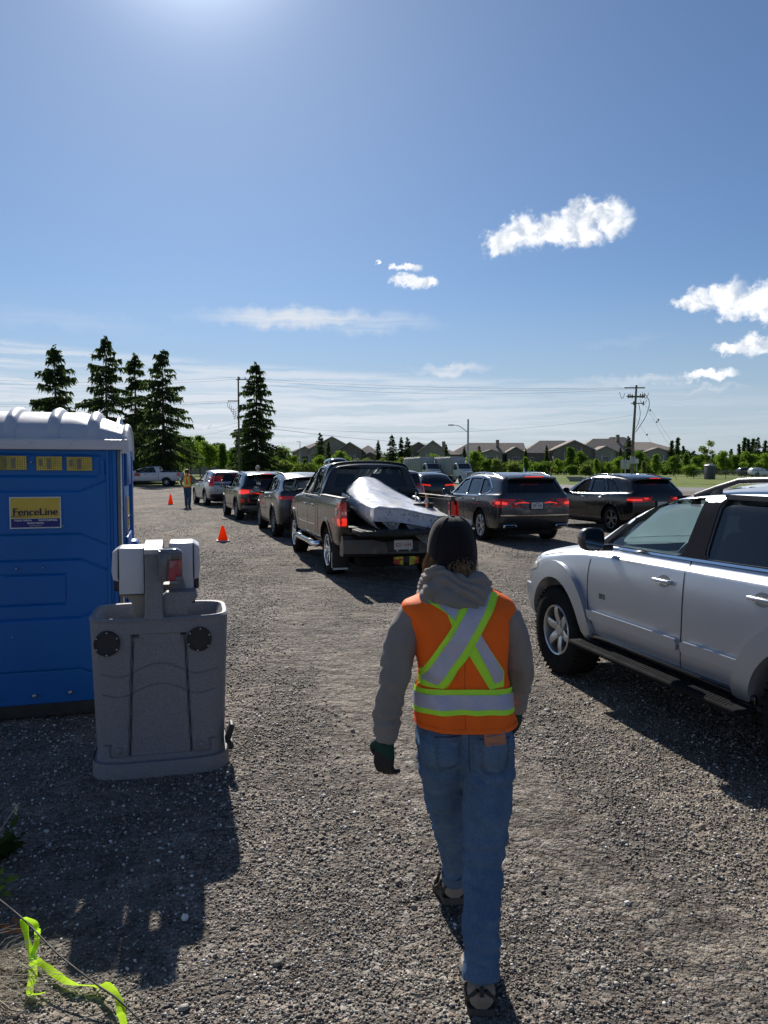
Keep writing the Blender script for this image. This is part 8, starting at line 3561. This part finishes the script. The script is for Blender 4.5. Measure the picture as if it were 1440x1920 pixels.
def build_walker():
	B = Vector((.28, 2.70, 0))
	T = empty('person', B, 0, 'walking worker seen from behind in orange vest, jeans and black cap', 'person')
	L = lambda x, y, z: Vector((x - .28, y - 2.70, z))

	# ---- body (skin), one continuous surface
	bm = bmesh.new()
	HC = L(.240, 2.735, 1.505)
	YAW = radians(14)
	P = head_bm(bm, HC, YAW, radians(-6))
	chain(bm, [L(.262, 2.66, 1.30), L(.250, 2.69, 1.40), L(.243, 2.725, 1.46)], [.062, .052, .050])
	tlloft(bm, dense_secs([(.0, -.02, .80, .13, .09), (-.005, -.025, .92, .13, .09), (-.012, -.03, 1.05, .12, .085), (-.016, -.035, 1.20, .13, .08), (-.016, -.03, 1.28, .10, .06), (-.018, -.03, 1.33, .06, .045)], 3))
	SH = [(.110, 2.67, 1.262), (.415, 2.67, 1.262)]
	EL = [(.030, 2.615, 1.075), (.482, 2.72, 1.070)]
	WR = [(.008, 2.60, .865), (.508, 2.865, .905)]
	for s in (0, 1):
		chain(bm, [L(.26, 2.67, 1.28), L(*SH[s]), L(*EL[s]), L(*WR[s])], [.04, .040, .034, .024])
	hips = [(.205, 2.68, .83), (.360, 2.66, .83)]
	kn = [(.250, 2.88, .450), (.342, 2.60, .455)]
	an = [(.283, 3.03, .13), (.322, 2.465, .11)]
	for s in (0, 1):
		chain(bm, [L(*hips[s]), L(*kn[s]), L(*an[s])], [.070, .034, .026])
		chain(bm, [L(*an[s]), L(an[s][0], an[s][1] + .10, .05)], [.034, .024], sm=1)
	me = remeshed(bm, .007, 4)
	body = obj('body', me, M_SKIN, T, smooth=180)

	# ---- jeans
	bm = bmesh.new()
	tlloft(bm, dense_secs([(.005, -.02, .985, .150, .105), (.004, -.02, .93, .160, .115), (.004, -.02, .86, .170, .120), (.004, -.02, .80, .168, .112), (.004, -.02, .765, .14, .09)], 4))
	b_ell(bm, L(.205, 2.615, .845), (.088, .078, .095), 16, 12)
	b_ell(bm, L(.365, 2.605, .845), (.088, .080, .095), 16, 12)
	chain(bm, [L(.205, 2.665, .84), L(.212, 2.70, .74), L(.226, 2.79, .59), L(.245, 2.885, .455), L(.262, 2.945, .33), L(.280, 3.005, .215), L(.283, 3.02, .165)], [.088, .089, .076, .063, .056, .048, .047], 18)
	chain(bm, [L(.362, 2.655, .84), L(.365, 2.640, .74), L(.355, 2.615, .60), L(.345, 2.590, .455), L(.335, 2.545, .32), L(.327, 2.490, .18), L(.324, 2.475, .135)], [.090, .093, .084, .069, .066, .059, .058], 18)
	me = remeshed(bm, .0065, 5)
	# cut hem edges straight by shrinking below the hems is not needed; folds next

	def fj(p):
		leg = 1 if p.x > .0 else 0
		z = p.z
		w_ = .0035 * noise.noise(Vector((p.x * 9, p.y * 7, z * 22)))
		k = math.exp(-((z - .46) / .10) ** 2) * .010 + math.exp(-((z - .74) / .06) ** 2) * .009 + math.exp(-((z - .20) / .08) ** 2) * .008
		w_ += k * (abs(sin(z * 62 + p.x * 18 + 3.5 * noise.noise(Vector((p.x * 5, p.y * 5, z * 4))))) - .5)
		w_ += .006 * noise.noise(Vector((p.x * 26 + z * 16, p.y * 20, z * 30))) + .006 * noise.noise(Vector((p.x * 11, p.y * 11, z * 13 + 5)))
		return w_
	wrinkle(me, fj)
	jv = bvh_of(me)
	jeans = obj('jeans', me, M_JEAN, T, smooth=180)
	ring_hem = []
	for (c, r, ax) in ((L(.284, 3.024, .150), .051, (an[0], kn[0])), (L(.323, 2.470, .118), .062, (an[1], kn[1]))):
		bm = bmesh.new()
		dz = (Vector(ax[1]) - Vector(ax[0])).normalized()
		a_, b_ = frame_of(dz)
		rings = []
		for h, k in ((-.014, .90), (-.016, 1.0), (0, 1.03), (.012, 1.0), (.03, .96)):
			rings.append([c + dz * h + a_ * (r * k * cos(2 * pi * t / 28)) + b_ * (r * k * sin(2 * pi * t / 28)) for t in range(28)])
		b_loft(bm, rings, cap=False)
		obj('hem', bm, M_JEAN, jeans, smooth=60)
	# pockets, yoke, seams drawn with stitched strips on the seat
	def jp(nm, line, wd, m_, off=.0012, par=jeans):
		pts = smoothline([(a - .28, b) for a, b in line], 4) if len(line) > 2 else [Vector((a - .28, b)) for a, b in line]
		return obj(nm, patch(jv, strip2d(pts, wd), 'y-', off, .002, .012), m_, par, smooth=60)
	for (x0, x1, zt, zb) in ((.170, .262, .888, .775), (.322, .425, .886, .758)):
		xm = (x0 + x1) / 2
		o_ = rpoly([(x0 - .28, zt), (x1 - .28, zt + .004), (x1 - .284, zb + .022), (xm - .28, zb), (x0 - .276, zb + .022)], .008, 2)
		pk = obj('back_pocket', patch(jv, o_, 'y-', .0028, .004, .012), M_JEAN, jeans, smooth=60)
		for k in (.004, .010):
			jp('stitch', [(x0 + k, zt - .002), (x0 + k + .004, zb + .022), (xm, zb + k + .002), (x1 - k - .004, zb + .022), (x1 - k, zt)], .0016, M_STITCH, .0052, pk)
		jp('stitch', [(x0 + .002, zt - .012), (x1 - .002, zt - .009)], .0018, M_STITCH, .0052, pk)
		jp('seam', [(x0 - .001, zt + .001), (x1 + .001, zt + .005)], .0028, M_JSEAM, .0045, pk)
	jp('seam', [(.286, .955), (.288, .88), (.290, .80), (.296, .755)], .003, M_JSEAM, .0012)
	jp('seam', [(.293, .955), (.295, .88), (.297, .80), (.302, .76)], .0016, M_STITCH, .0014)
	jp('seam', [(.150, .930), (.22, .922), (.287, .912)], .0022, M_JSEAM, .0012)
	jp('seam', [(.287, .912), (.36, .920), (.44, .930)], .0022, M_JSEAM, .0012)
	# wallet in the right pocket
	hit = jv.ray_cast(L(.368, 1.0, .885), Vector((0, 1, 0)))
	yb = hit[0].y if hit[0] is not None else -.15
	bm = bmesh.new()
	b_box(bm, (.372 - .28, yb + .001, .893), (.072, .012, .050), rot=(0, radians(-9), 0), bev=.004)
	wl = empty('wallet', B, 0, 'brown leather wallet poking out of the right jeans pocket', 'wallet')
	obj('cover', bm, M_LEATH, wl)
	bm = bmesh.new()
	b_box(bm, (.372 - .28, yb - .0060, .905), (.060, .003, .002), rot=(0, radians(-9), 0))
	obj('stitch', bm, M_STITCH, wl, smooth=0)

	# ---- hoodie
	bm = bmesh.new()
	tlloft(bm, dense_secs([(.0, -.02, .925, .150, .105), (-.002, -.025, .98, .150, .108), (-.010, -.03, 1.08, .142, .103), (-.014, -.035, 1.20, .160, .104), (-.016, -.03, 1.28, .168, .092), (-.016, -.028, 1.33, .135, .074), (-.020, -.02, 1.375, .070, .055)], 3))
	chain(bm, [L(.14, 2.67, 1.285), L(.096, 2.665, 1.265), L(.058, 2.640, 1.18), L(.032, 2.615, 1.080), L(.016, 2.605, .985), L(.008, 2.60, .905), L(.008, 2.60, .878)], [.064, .063, .057, .052, .047, .042, .035], 18)
	chain(bm, [L(.38, 2.67, 1.285), L(.424, 2.665, 1.265), L(.458, 2.69, 1.17), L(.480, 2.72, 1.080), L(.492, 2.785, 1.00), L(.503, 2.84, .925), L(.506, 2.86, .905)], [.064, .063, .057, .052, .047, .041, .035], 18)
	me = remeshed(bm, .0065, 5)

	def fh(p):
		w_ = .005 * noise.noise(Vector((p.x * 9, p.y * 9, p.z * 12)))
		if p.x < -.15 or p.x > .15:
			z = p.z
			k = math.exp(-((z - .94) / .04) ** 2) * .013 + math.exp(-((z - 1.09) / .06) ** 2) * .005
			ph = z * 58 + p.y * 34 + p.x * 20 + 7.0 * noise.noise(Vector((p.x * 7, p.y * 7, z * 5)))
			w_ += k * (abs(sin(ph)) ** .8 - .55)
			w_ += .011 * noise.noise(Vector((p.x * 12, p.y * 12, z * 7 + 3))) + .005 * noise.noise(Vector((p.x * 28 + z * 10, p.y * 28, z * 22)))
		return w_
	wrinkle(me, fh)
	hd = obj('hoodie', me, M_HOOD, T, smooth=180)
	for (w0, w1, r) in ((L(.008, 2.60, .905), L(.008, 2.60, .862), .037), (L(.503, 2.845, .925), L(.509, 2.875, .890), .035)):
		bm = bmesh.new()
		d = (w1 - w0)
		a_, b_ = frame_of(d)
		rings = []
		for i in range(9):
			t = i / 8
			rings.append([w0 + d * t + (a_ * cos(2 * pi * q / 48) + b_ * sin(2 * pi * q / 48)) * (r * (1.04 - .10 * t) * (1 + .02 * (q % 2))) for q in range(48)])
		b_loft(bm, rings)
		obj('cuff', bm, M_HOOD, hd, smooth=80)
	# hood bunched round the neck
	bm = bmesh.new()
	ctr = L(.252, 2.695, 1.385)
	ringp = []
	for i in range(21):
		a = radians(60 - 300 * i / 20)
		ringp.append(ctr + Vector((.098 * cos(a) * (1 + .06 * sin(3 * a)), .080 * sin(a), .030 * sin(a * 2) + (.014 if sin(a) < 0 else -.03))))
	chain(bm, ringp, [.026 + .010 * abs(sin(i * .8)) for i in range(21)], 12, 1)
	ringp = []
	for i in range(17):
		a = radians(30 - 245 * i / 16)
		ringp.append(ctr + Vector((.112 * cos(a), .098 * sin(a) - .004, -.035 - .022 * sin(pi * i / 16))))
	chain(bm, ringp, [.020 + .012 * sin(pi * i / 16) for i in range(17)], 12, 1)
	tlloft(bm, [(-.018, -.100, 1.285, .030, .018), (-.018, -.108, 1.31, .062, .030), (-.020, -.104, 1.345, .088, .040), (-.026, -.090, 1.385, .095, .040), (-.028, -.075, 1.42, .080, .030)], 20)
	b_ell(bm, L(.175, 2.63, 1.375), (.052, .045, .034), 14, 10, rot=Matrix.Rotation(-.5, 3, 'Y'))
	b_ell(bm, L(.325, 2.635, 1.395), (.048, .045, .036), 14, 10, rot=Matrix.Rotation(.5, 3, 'Y'))
	me = remeshed(bm, .005, 4)

	def fhd(p):
		q = p - (L(.262, 2.60, 1.36))
		v = sin(q.z * 88 + q.x * 34 + 6 * noise.noise(Vector((p.x * 10, p.y * 10, p.z * 10))))
		return .012 * (abs(v) - .5) + .008 * noise.noise(Vector((p.x * 18, p.y * 18, p.z * 24)))
	wrinkle(me, fhd)
	obj('hood', me, M_HOOD, hd, smooth=180)

	# ---- safety vest
	bm = bmesh.new()
	rings = []
	secs = dense_secs([(.004, -.032, .910, .176, .158), (.003, -.030, .932, .174, .154), (-.002, -.030, .98, .170, .140), (-.004, -.030, 1.06, .160, .123), (-.007, -.035, 1.15, .161, .122), (-.014, -.036, 1.235, .182, .118),
					   (-.020, -.034, 1.30, .200, .106), (-.022, -.032, 1.335, .190, .088), (-.016, -.030, 1.360, .150, .070), (-.018, -.028, 1.385, .095, .055)], 6)
	tlloft(bm, secs, 72, 2.5)
	me = bpy.data.meshes.new('v')
	bm.to_mesh(me)
	bm.free()

	def fv(p):
		w_ = .006 * noise.noise(Vector((p.x * 5, p.y * 6, p.z * 5)))
		w_ += .0055 * sin(p.x * 60 + 5 * noise.noise(Vector((p.x * 4, 1, p.z * 5)))) * max(0, 1 - abs(p.z - .97) / .12)
		# diagonal tension folds from the left shoulder blade
		d = (p.x + .06) * .7 + (p.z - 1.2) * .72
		w_ += .004 * sin(p.z * 44 + p.x * 30 + 6 * noise.noise(Vector((p.x * 6, p.y * 4, p.z * 7)))) * (.4 + abs(noise.noise(Vector((p.x * 8, 3, p.z * 6)))))
		w_ += .010 * sin(d * 55) * math.exp(-((p.x + .08) / .06) ** 2 - ((p.z - 1.14) / .08) ** 2)
		return w_
	wrinkle(me, fv)
	cuts = []
	for s, c in ((-1, L(.075, 2.67, 1.225)), (1, L(.455, 2.67, 1.225))):
		b2 = bmesh.new()
		ring = []
		x0 = -.186 if s < 0 else .146
		pr = []
		for k in range(28):
			a = 2 * pi * k / 28
			pr.append((c.y + .105 * cos(a), c.z - .012 + .098 * sin(a) + (.01 if sin(a) < 0 else 0)))
		b_prism(b2, pr, x0, s * .40, 'x')
		cuts.append(b2)
	vest_me = boolean_diff(me, cuts)
	bv = bvh_of(vest_me)
	vest = obj('safety_vest', vest_me, [M_ORANGE, M_ORANGE], T, smooth=50)
	# reflective tapes: image position -> vest plane at the back
	def VP(px, py):
		dep = 2.56
		ang = math.atan((py - 960) / 1443) + PITCH
		z = CAMZ - dep * tan(ang)
		d = dep * cos(PITCH) - (z - CAMZ) * sin(PITCH)
		return ((px - 720) / 1443 * d - .28, z)

	def vtape(nm, pts, m_, off, thick=.0025):
		return obj(nm, patch(bv, [VP(*q) for q in pts], 'y-', off, thick, .008, drop=True), m_, vest, smooth=60)
	# second diagonal (top left to lower right), under the main one
	vtape('lime_tape', [(774, 1122), (790, 1110), (833, 1112), (868, 1118), (872, 1146), (948, 1262), (946, 1290), (918, 1292), (850, 1180), (838, 1150), (796, 1128)], M_LIME, .003)
	vtape('silver_tape', [(796, 1113), (828, 1112), (866, 1130), (852, 1162), (846, 1158), (812, 1124)], M_SILV, .0055)
	vtape('silver_tape', [(886, 1200), (900, 1186), (945, 1262), (943, 1278), (929, 1283)], M_SILV, .0055)
	# main diagonal (top right to lower left)
	vtape('lime_tape', [(878, 1112), (900, 1103), (942, 1114), (912, 1170), (875, 1232), (832, 1290), (786, 1290), (783, 1270), (836, 1190), (862, 1150)], M_LIME, .007)
	vtape('silver_tape', [(894, 1109), (906, 1103), (930, 1109), (903, 1158), (866, 1220), (820, 1284), (789, 1278), (849, 1188), (880, 1138)], M_SILV, .0095)

	M_VSEAM = mat('vest_seam', (.62, .07, .006), .8, var=0)
	for ln in ([(786, 1290), (862, 1160), (905, 1100)], [(836, 1288), (912, 1168), (945, 1112)], [(796, 1124), (846, 1156), (868, 1190)]):
		pts = [VP(*q) for q in ln]
		pts = smoothline(pts, 4) if len(pts) > 2 else [Vector(q) for q in pts]
		obj('tape_stitch', patch(bv, strip2d(pts, .0022), 'y-', .0085, .001, .012, drop=True), M_LIME, vest, smooth=60)
	obj('centre_seam', patch(bv, strip2d([Vector((-.008, .90)), Vector((-.010, 1.30))], .0022), 'y-', .0012, .001, .012, drop=True), M_VSEAM, vest, smooth=60)
	# waist band all the way round
	def band(nm, z0f, z1f, m_, off):
		bm = bmesh.new()
		prev = None
		N = 96
		for k in range(N + 1):
			a = 2 * pi * (k % N) / N
			o_ = Vector((.0 + .5 * cos(a), -.03 + .5 * sin(a), 0))
			row = []
			for t in (0, .33, .66, 1):
				z = lerp(z0f(a), z1f(a), t)
				src = Vector((o_.x, o_.y, z))
				dr = Vector((.0 - src.x, -.03 - src.y, 0)).normalized()
				h = bv.ray_cast(src, dr)
				q = h[0] if h[0] is not None else src + dr * .35
				row.append(bm.verts.new(q - dr * off))
			if prev:
				for j in range(3):
					bm.faces.new((prev[j], row[j], row[j + 1], prev[j + 1]))
			prev = row
		obj(nm, bm, m_, vest, smooth=80)
	sg = lambda a: -.006 * sin(a) - .004 * cos(a * 2)
	band('hem', lambda a: .913, lambda a: .925, M_ORANGE, .0035)
	band('lime_tape', lambda a: .962 + sg(a), lambda a: 1.046 + sg(a), M_LIME, .005)
	band('silver_tape', lambda a: .980 + sg(a), lambda a: 1.028 + sg(a), M_SILV, .008)
	bm = bmesh.new()
	b_tube(bm, smoothline([(.168, .02, .91), (.184, .03, .90), (.186, .03, .875), (.176, .02, .865), (.166, .02, .88)], 5), .006, 6)
	obj('side_tie', bm, M_ORANGE, vest)

	# ---- gloves
	for W_, D_, S_, cu, sd_, sc in ((L(.008, 2.60, .872), Vector((-.10, .02, -1)), Vector((.55, .75, 0)), .85, -1, 1.06), (L(.508, 2.875, .898), Vector((.10, .42, -.9)), Vector((-.8, .4, -.1)), .6, 1, .98)):
		bm = bmesh.new()
		hand_bm(bm, W_, D_, S_, cu, sd_, sc)
		me = remeshed(bm, .0035, 3)
		g = obj('glove', me, [M_GLOVE, M_GLOVED], T, smooth=180)
		for pl in me.polygons:
			t = (pl.center - W_).dot(D_.normalized())
			pl.material_index = 1 if t > .058 + .006 * sin(pl.center.x * 90) else 0
		bm = bmesh.new()
		b_tube(bm, [W_ + D_.normalized() * -.012, W_ + D_.normalized() * .02], [.029, .028], 16)
		obj('glove_cuff', bm, M_GLOVE, g, smooth=60)

	# ---- cap
	MC = Matrix.Rotation(YAW, 3, 'Z') @ Matrix.Rotation(radians(3), 3, 'X')
	CC = HC + Vector((0, -.006, .014))
	bm = bmesh.new()
	rings = []
	for i in range(17):
		t = i / 16
		zz = -.022 + .130 * sin(t * pi / 2)
		rr = cos(t * pi / 2) ** .62 if t < 1 else 0.02
		ring = []
		for k in range(48):
			a = 2 * pi * k / 48
			seam = 1 - .010 * max(0, 1 - abs(((a / (pi / 3)) % 1) - .5) * 14) if False else 1
			back = max(0, -sin(a))
			zq = zz - .058 * back ** 1.5 * (1 - t)
			# gap at the back of the cap
			ring.append(CC + MC @ Vector((.0865 * rr * cos(a) * (1 + .02 * back), (.104 * rr) * sin(a) - .006, zq)))
		rings.append(ring)
	b_loft(bm, rings)
	me = bpy.data.meshes.new('c')
	bm.to_mesh(me)
	bm.free()
	b2 = bmesh.new()
	b2.free()
	cap_me = me
	cap = obj('cap', cap_me, [M_CAP, M_CAP], T, smooth=50)
	bm = bmesh.new()
	for k in range(6):
		a = pi / 6 + k * pi / 3
		pts = []
		for i in range(12):
			t = i / 12
			zz = -.022 + .131 * sin(t * pi / 2)
			rr = cos(t * pi / 2) ** .62
			back = max(0, -sin(a))
			pts.append(CC + MC @ Vector((.0880 * rr * cos(a), .1055 * rr * sin(a) - .006, zz - .056 * back ** 1.5 * (1 - t))))
		b_tube(bm, pts, .0016, 5)
	obj('cap_seam', bm, M_CAP, cap)
	bm = bmesh.new()
	b_ell(bm, CC + MC @ Vector((0, -.006, .109)), (.008, .008, .004), 10, 6)
	obj('cap_button', bm, M_CAP, cap)
	bm = bmesh.new()
	prev = None
	for i in range(13):
		a = radians(25 + 130 * i / 12)
		p0 = CC + MC @ Vector((.080 * cos(a), .096 * sin(a), -.018))
		p1 = CC + MC @ Vector((.082 * cos(a), .10 * sin(a) + .075 * sin(pi * i / 12), -.030 - .012 * abs(cos(a))))
		row = [bm.verts.new(p0), bm.verts.new(p1), bm.verts.new(p1 + Vector((0, 0, -.004))), bm.verts.new(p0 + Vector((0, 0, -.004)))]
		if prev:
			for j in range(4):
				bm.faces.new((prev[j], row[j], row[(j + 1) % 4], prev[(j + 1) % 4]))
		prev = row
	obj('cap_brim', bm, M_CAP, cap, smooth=60)
	bm = bmesh.new()
	pts = [CC + MC @ Vector((.040 * cos(a), -.098 + .010 * (1 - abs(cos(a))), -.050 + .004)) for a in np.linspace(0, pi, 8)]
	b_tube(bm, [CC + MC @ Vector((x, -.0995 + x * x * 8, -.052)) for x in np.linspace(-.045, .045, 8)], .0055, 6)
	b_tube(bm, [CC + MC @ Vector((.032 * cos(a), -.1085 + .012 * cos(a) ** 2, -.074 + .052 * sin(a))) for a in np.linspace(0, pi, 14)], .0035, 6)
	obj('cap_strap', bm, M_CAP, cap)

	# ---- hair: cap of hair under the hat, nape, fringe on the left
	rg = random.Random(21)
	bm = bmesh.new()
	b_ell(bm, HC + MC @ Vector((0, -.016, -.01)), (.079, .082, .076), 24, 16)
	b_ell(bm, HC + MC @ Vector((0, -.045, -.068)), (.058, .046, .042), 18, 12)
	me = remeshed(bm, .005, 3)
	wrinkle(me, lambda p: .004 * noise.noise(Vector((p.x * 90, p.y * 40, p.z * 18))))
	hr = obj('hair', me, M_HAIR, T, smooth=180)
	bm = bmesh.new()
	for i in range(1300):
		reg = rg.random()
		if reg < .45:      # nape
			a = radians(rg.uniform(205, 335))
			s0 = HC + MC @ Vector((.076 * cos(a), .082 * sin(a) - .012, rg.uniform(-.06, -.005)))
			d = Vector((rg.gauss(0, .010), rg.uniform(-.006, .006), -rg.uniform(.018, .040)))
		elif reg < .72:    # left cheek and fringe
			a = radians(rg.uniform(135, 205))
			s0 = HC + MC @ Vector((.084 * cos(a), .085 * sin(a) - .004, rg.uniform(-.035, .000)))
			d = Vector((-rg.uniform(.002, .022), rg.uniform(-.01, .03), -rg.uniform(.04, .095)))
		elif reg < .80:
			a = radians(rg.uniform(-25, 30))
			s0 = HC + MC @ Vector((.084 * cos(a), .085 * sin(a) - .004, rg.uniform(-.04, .0)))
			d = Vector((rg.uniform(.0, .010), rg.uniform(-.01, .02), -rg.uniform(.04, .07)))
		else:              # tuft through the back of the cap
			s0 = CC + MC @ Vector((rg.gauss(.004, .014), -.104, -.052 + rg.gauss(0, .012)))
			d = Vector((rg.gauss(0, .014), -rg.uniform(.004, .016), rg.gauss(-.030, .012)))
		m1 = s0 + d * .5 + Vector((rg.gauss(0, .004), -rg.uniform(.0, .008), rg.gauss(0, .003)))
		b_tube(bm, [s0, m1, s0 + d], [.0011, .0009, .0003], 3, cap=False)
	obj('hair_strands', bm, mat('hair_light', (.20, .125, .065), .4, var=.4, vs=80), hr)

	# ---- shoes and socks
	shoe(T, L(.284, 2.995, .05), radians(4), radians(-15), sc=1)
	shoe(T, L(.320, 2.435, .004), radians(-3), 0)
	return T


build_walker()


def simple_person(loc, rz, label, top, trousers, vest=None, pose='stand', cap=None, H=1.7, hairc=None, shoes=None, group=None, vox=.012, arm_r=None):
	T = empty('person', (loc[0], loc[1], 0), rz, label, 'person', group)
	k = H / 1.70
	V3 = lambda x, y, z: Vector((x * k, y * k, z * k))
	shL, shR = V3(-.17, 0, 1.38), V3(.17, 0, 1.38)
	elL, wrL = V3(-.27, -.06, 1.12), V3(-.20, .04, .92)
	elR, wrR = V3(.24, -.03, 1.10), V3(.25, .06, .86)
	if arm_r:
		elR, wrR = V3(*arm_r[0]), V3(*arm_r[1])
	bm = bmesh.new()
	head_bm(bm, V3(0, .01, 1.585), radians(-25) if arm_r else 0, 0, k)
	chain(bm, [V3(0, -.01, 1.38), V3(0, 0, 1.48)], [.05 * k, .048 * k], sm=1)
	tlloft(bm, [(0, 0, .85 * k, .13 * k, .09 * k), (0, 0, 1.1 * k, .12 * k, .085 * k), (0, 0, 1.35 * k, .14 * k, .08 * k), (0, 0, 1.42 * k, .07 * k, .05 * k)], 20)
	for a, b, c in ((shL, elL, wrL), (shR, elR, wrR)):
		chain(bm, [a, b, c], [.042 * k, .034 * k, .023 * k])
	ft = [(-.07, .02), (.08, -.05)]
	if pose == 'walk':
		ft = [(-.05, .16), (.05, -.14)]
	for x, y in ft:
		s = -1 if x < 0 else 1
		chain(bm, [V3(s * .085, 0, .85), V3(x * 1.1, y * .5 + .02, .47), V3(x, y, .09)], [.07 * k, .045 * k, .032 * k])
		chain(bm, [V3(x, y, .06), V3(x, y + .12, .04)], [.030 * k, .024 * k], sm=1)
	hand_bm(bm, wrL, (wrL - elL), Vector((1, 0, 0)), .5, 1, .95 * k)
	hand_bm(bm, wrR, (wrR - elR), Vector((-1, 0, 0)) if not arm_r else Vector((0, 0, -1)), .4, -1, .95 * k)
	obj('body', remeshed(bm, vox * .8, 3), M_SKIN, T, smooth=180)
	bm = bmesh.new()
	tlloft(bm, [(0, 0, .98 * k, .145 * k, .105 * k), (0, 0, .88 * k, .165 * k, .12 * k), (0, 0, .78 * k, .15 * k, .10 * k)], 20)
	for x, y in ft:
		s = -1 if x < 0 else 1
		chain(bm, [V3(s * .085, 0, .84), V3(x * 1.1, y * .5 + .02, .47), V3(x, y, .12)], [.094 * k, .074 * k, .064 * k])
	obj('trousers', remeshed(bm, vox, 3), trousers, T, smooth=180)
	bm = bmesh.new()
	tlloft(bm, [(0, 0, .90 * k, .150 * k, .11 * k), (0, 0, 1.1 * k, .14 * k, .105 * k), (0, 0, 1.33 * k, .165 * k, .10 * k), (0, 0, 1.42 * k, .10 * k, .07 * k), (0, 0, 1.45 * k, .06 * k, .055 * k)], 20)
	for a, b, c in ((shL, elL, wrL), (shR, elR, wrR)):
		chain(bm, [a, b, b.lerp(c, .85)], [.062 * k, .052 * k, .040 * k])
	me = remeshed(bm, vox, 3)
	wrinkle(me, lambda p: .008 * noise.noise(p * 14))
	obj('top', me, top, T, smooth=180)
	for x, y in ft:
		bm = bmesh.new()
		rings = []
		for yy, hw, h in ((-.05, .034, .09), (.02, .042, .10), (.10, .046, .07), (.19, .034, .04)):
			rings.append([V3(x + hw * cos(2 * pi * q / 12), y + yy, h * (.5 + .5 * sin(2 * pi * q / 12))) for q in range(12)])
		b_loft(bm, rings)
		obj('shoe', bm, shoes or M_SHOED, T, smooth=60)
	if vest:
		bm = bmesh.new()
		tlloft(bm, dense_secs([(0, 0, .90 * k, .172 * k, .13 * k), (0, 0, 1.1 * k, .160 * k, .122 * k), (0, 0, 1.30 * k, .185 * k, .118 * k), (0, 0, 1.40 * k, .15 * k, .085 * k), (0, 0, 1.445 * k, .08 * k, .06 * k)], 5), 40)
		me = bpy.data.meshes.new('v')
		bm.to_mesh(me)
		bm.free()
		bv = bvh_of(me)
		v = obj('safety_vest', me, vest, T, smooth=60)
		for ax_ in ('y-', 'y+'):
			for sx in (1, -1):
				q = [(sx * .13 * k, .97 * k), (sx * .055 * k, .97 * k), (-sx * .03 * k, 1.20 * k), (-sx * .035 * k, 1.40 * k), (-sx * .105 * k, 1.40 * k), (-sx * .10 * k, 1.2 * k)] if False else \
					[(sx * .15 * k, 1.02 * k), (sx * .075 * k, 1.02 * k), (sx * .005 * k, 1.36 * k), (sx * .075 * k, 1.40 * k), (sx * .10 * k, 1.36 * k)]
				obj('lime_tape', patch(bv, q, ax_, .004, .002, .03), mat('tape_pale_lime', (.62, .70, .18), .5), v, smooth=60)
			obj('lime_tape', patch(bv, [(-.17 * k, .94 * k), (.17 * k, .94 * k), (.17 * k, 1.03 * k), (-.17 * k, 1.03 * k)], ax_, .006, .002, .03), mat('tape_pale_lime', (.62, .70, .18), .5), v, smooth=60)
	bm = bmesh.new()
	hc = V3(0, -.005, 1.60)
	b_ell(bm, hc, (.080 * k, .100 * k, .098 * k), 18, 12)
	if hairc is None:
		chain(bm, [hc + V3(-.03, -.09, .05), hc + V3(-.05, -.14, .0), hc + V3(-.045, -.12, -.14)], [.035 * k, .035 * k, .015 * k])
	me = remeshed(bm, .008, 3)
	# keep the face clear
	for v_ in me.vertices:
		if v_.co.y > .035 * k and v_.co.z < 1.635 * k:
			v_.co.y = .03 * k
	obj('hair', me, M_HAIRD, T, smooth=180)
	if cap:
		bm = bmesh.new()
		b_lathe(bm, [(.094, -.02), (.096, .01), (.085, .06), (.05, .095), (.004, .105)], 20, (0, 0, 1.625 * k))
		rings = [[V3(-.07, .06, 1.615), V3(.07, .06, 1.615), V3(.07, .06, 1.608), V3(-.07, .06, 1.608)], [V3(-.05, .17, 1.605), V3(.05, .17, 1.605), V3(.05, .17, 1.598), V3(-.05, .17, 1.598)]]
		b_loft(bm, rings)
		obj('cap', bm, cap, T, smooth=60)
	return T


simple_person((-8.73, 34.2), radians(0), 'attendant in orange vest with dark ponytail reaching to the silver crossover', clothmat('top_greybrown', (.16, .14, .13)), mat('jeans_far', (.045, .075, .13), .9),
			  vest=M_ORANGE, arm_r=((.36, .08, 1.20), (.60, .12, 1.24)), H=1.72)
simple_person((-5.55, 33.9), radians(170), 'person in pale cap standing behind the black crossover roof', clothmat('top_dark', (.05, .055, .06)), mat('trousers_dark', (.04, .04, .05), .9),
			  cap=mat('cap_pale_green', (.40, .44, .36), .8), H=1.86, hairc=1)
simple_person((px_x(1032, 136), 136), radians(90), 'distant person in dark red top walking on the lawn edge', mat('top_red', (.18, .02, .02), .9), mat('trousers_pale', (.35, .33, .32), .9),
			  pose='walk', H=1.75, hairc=1, vox=.02)
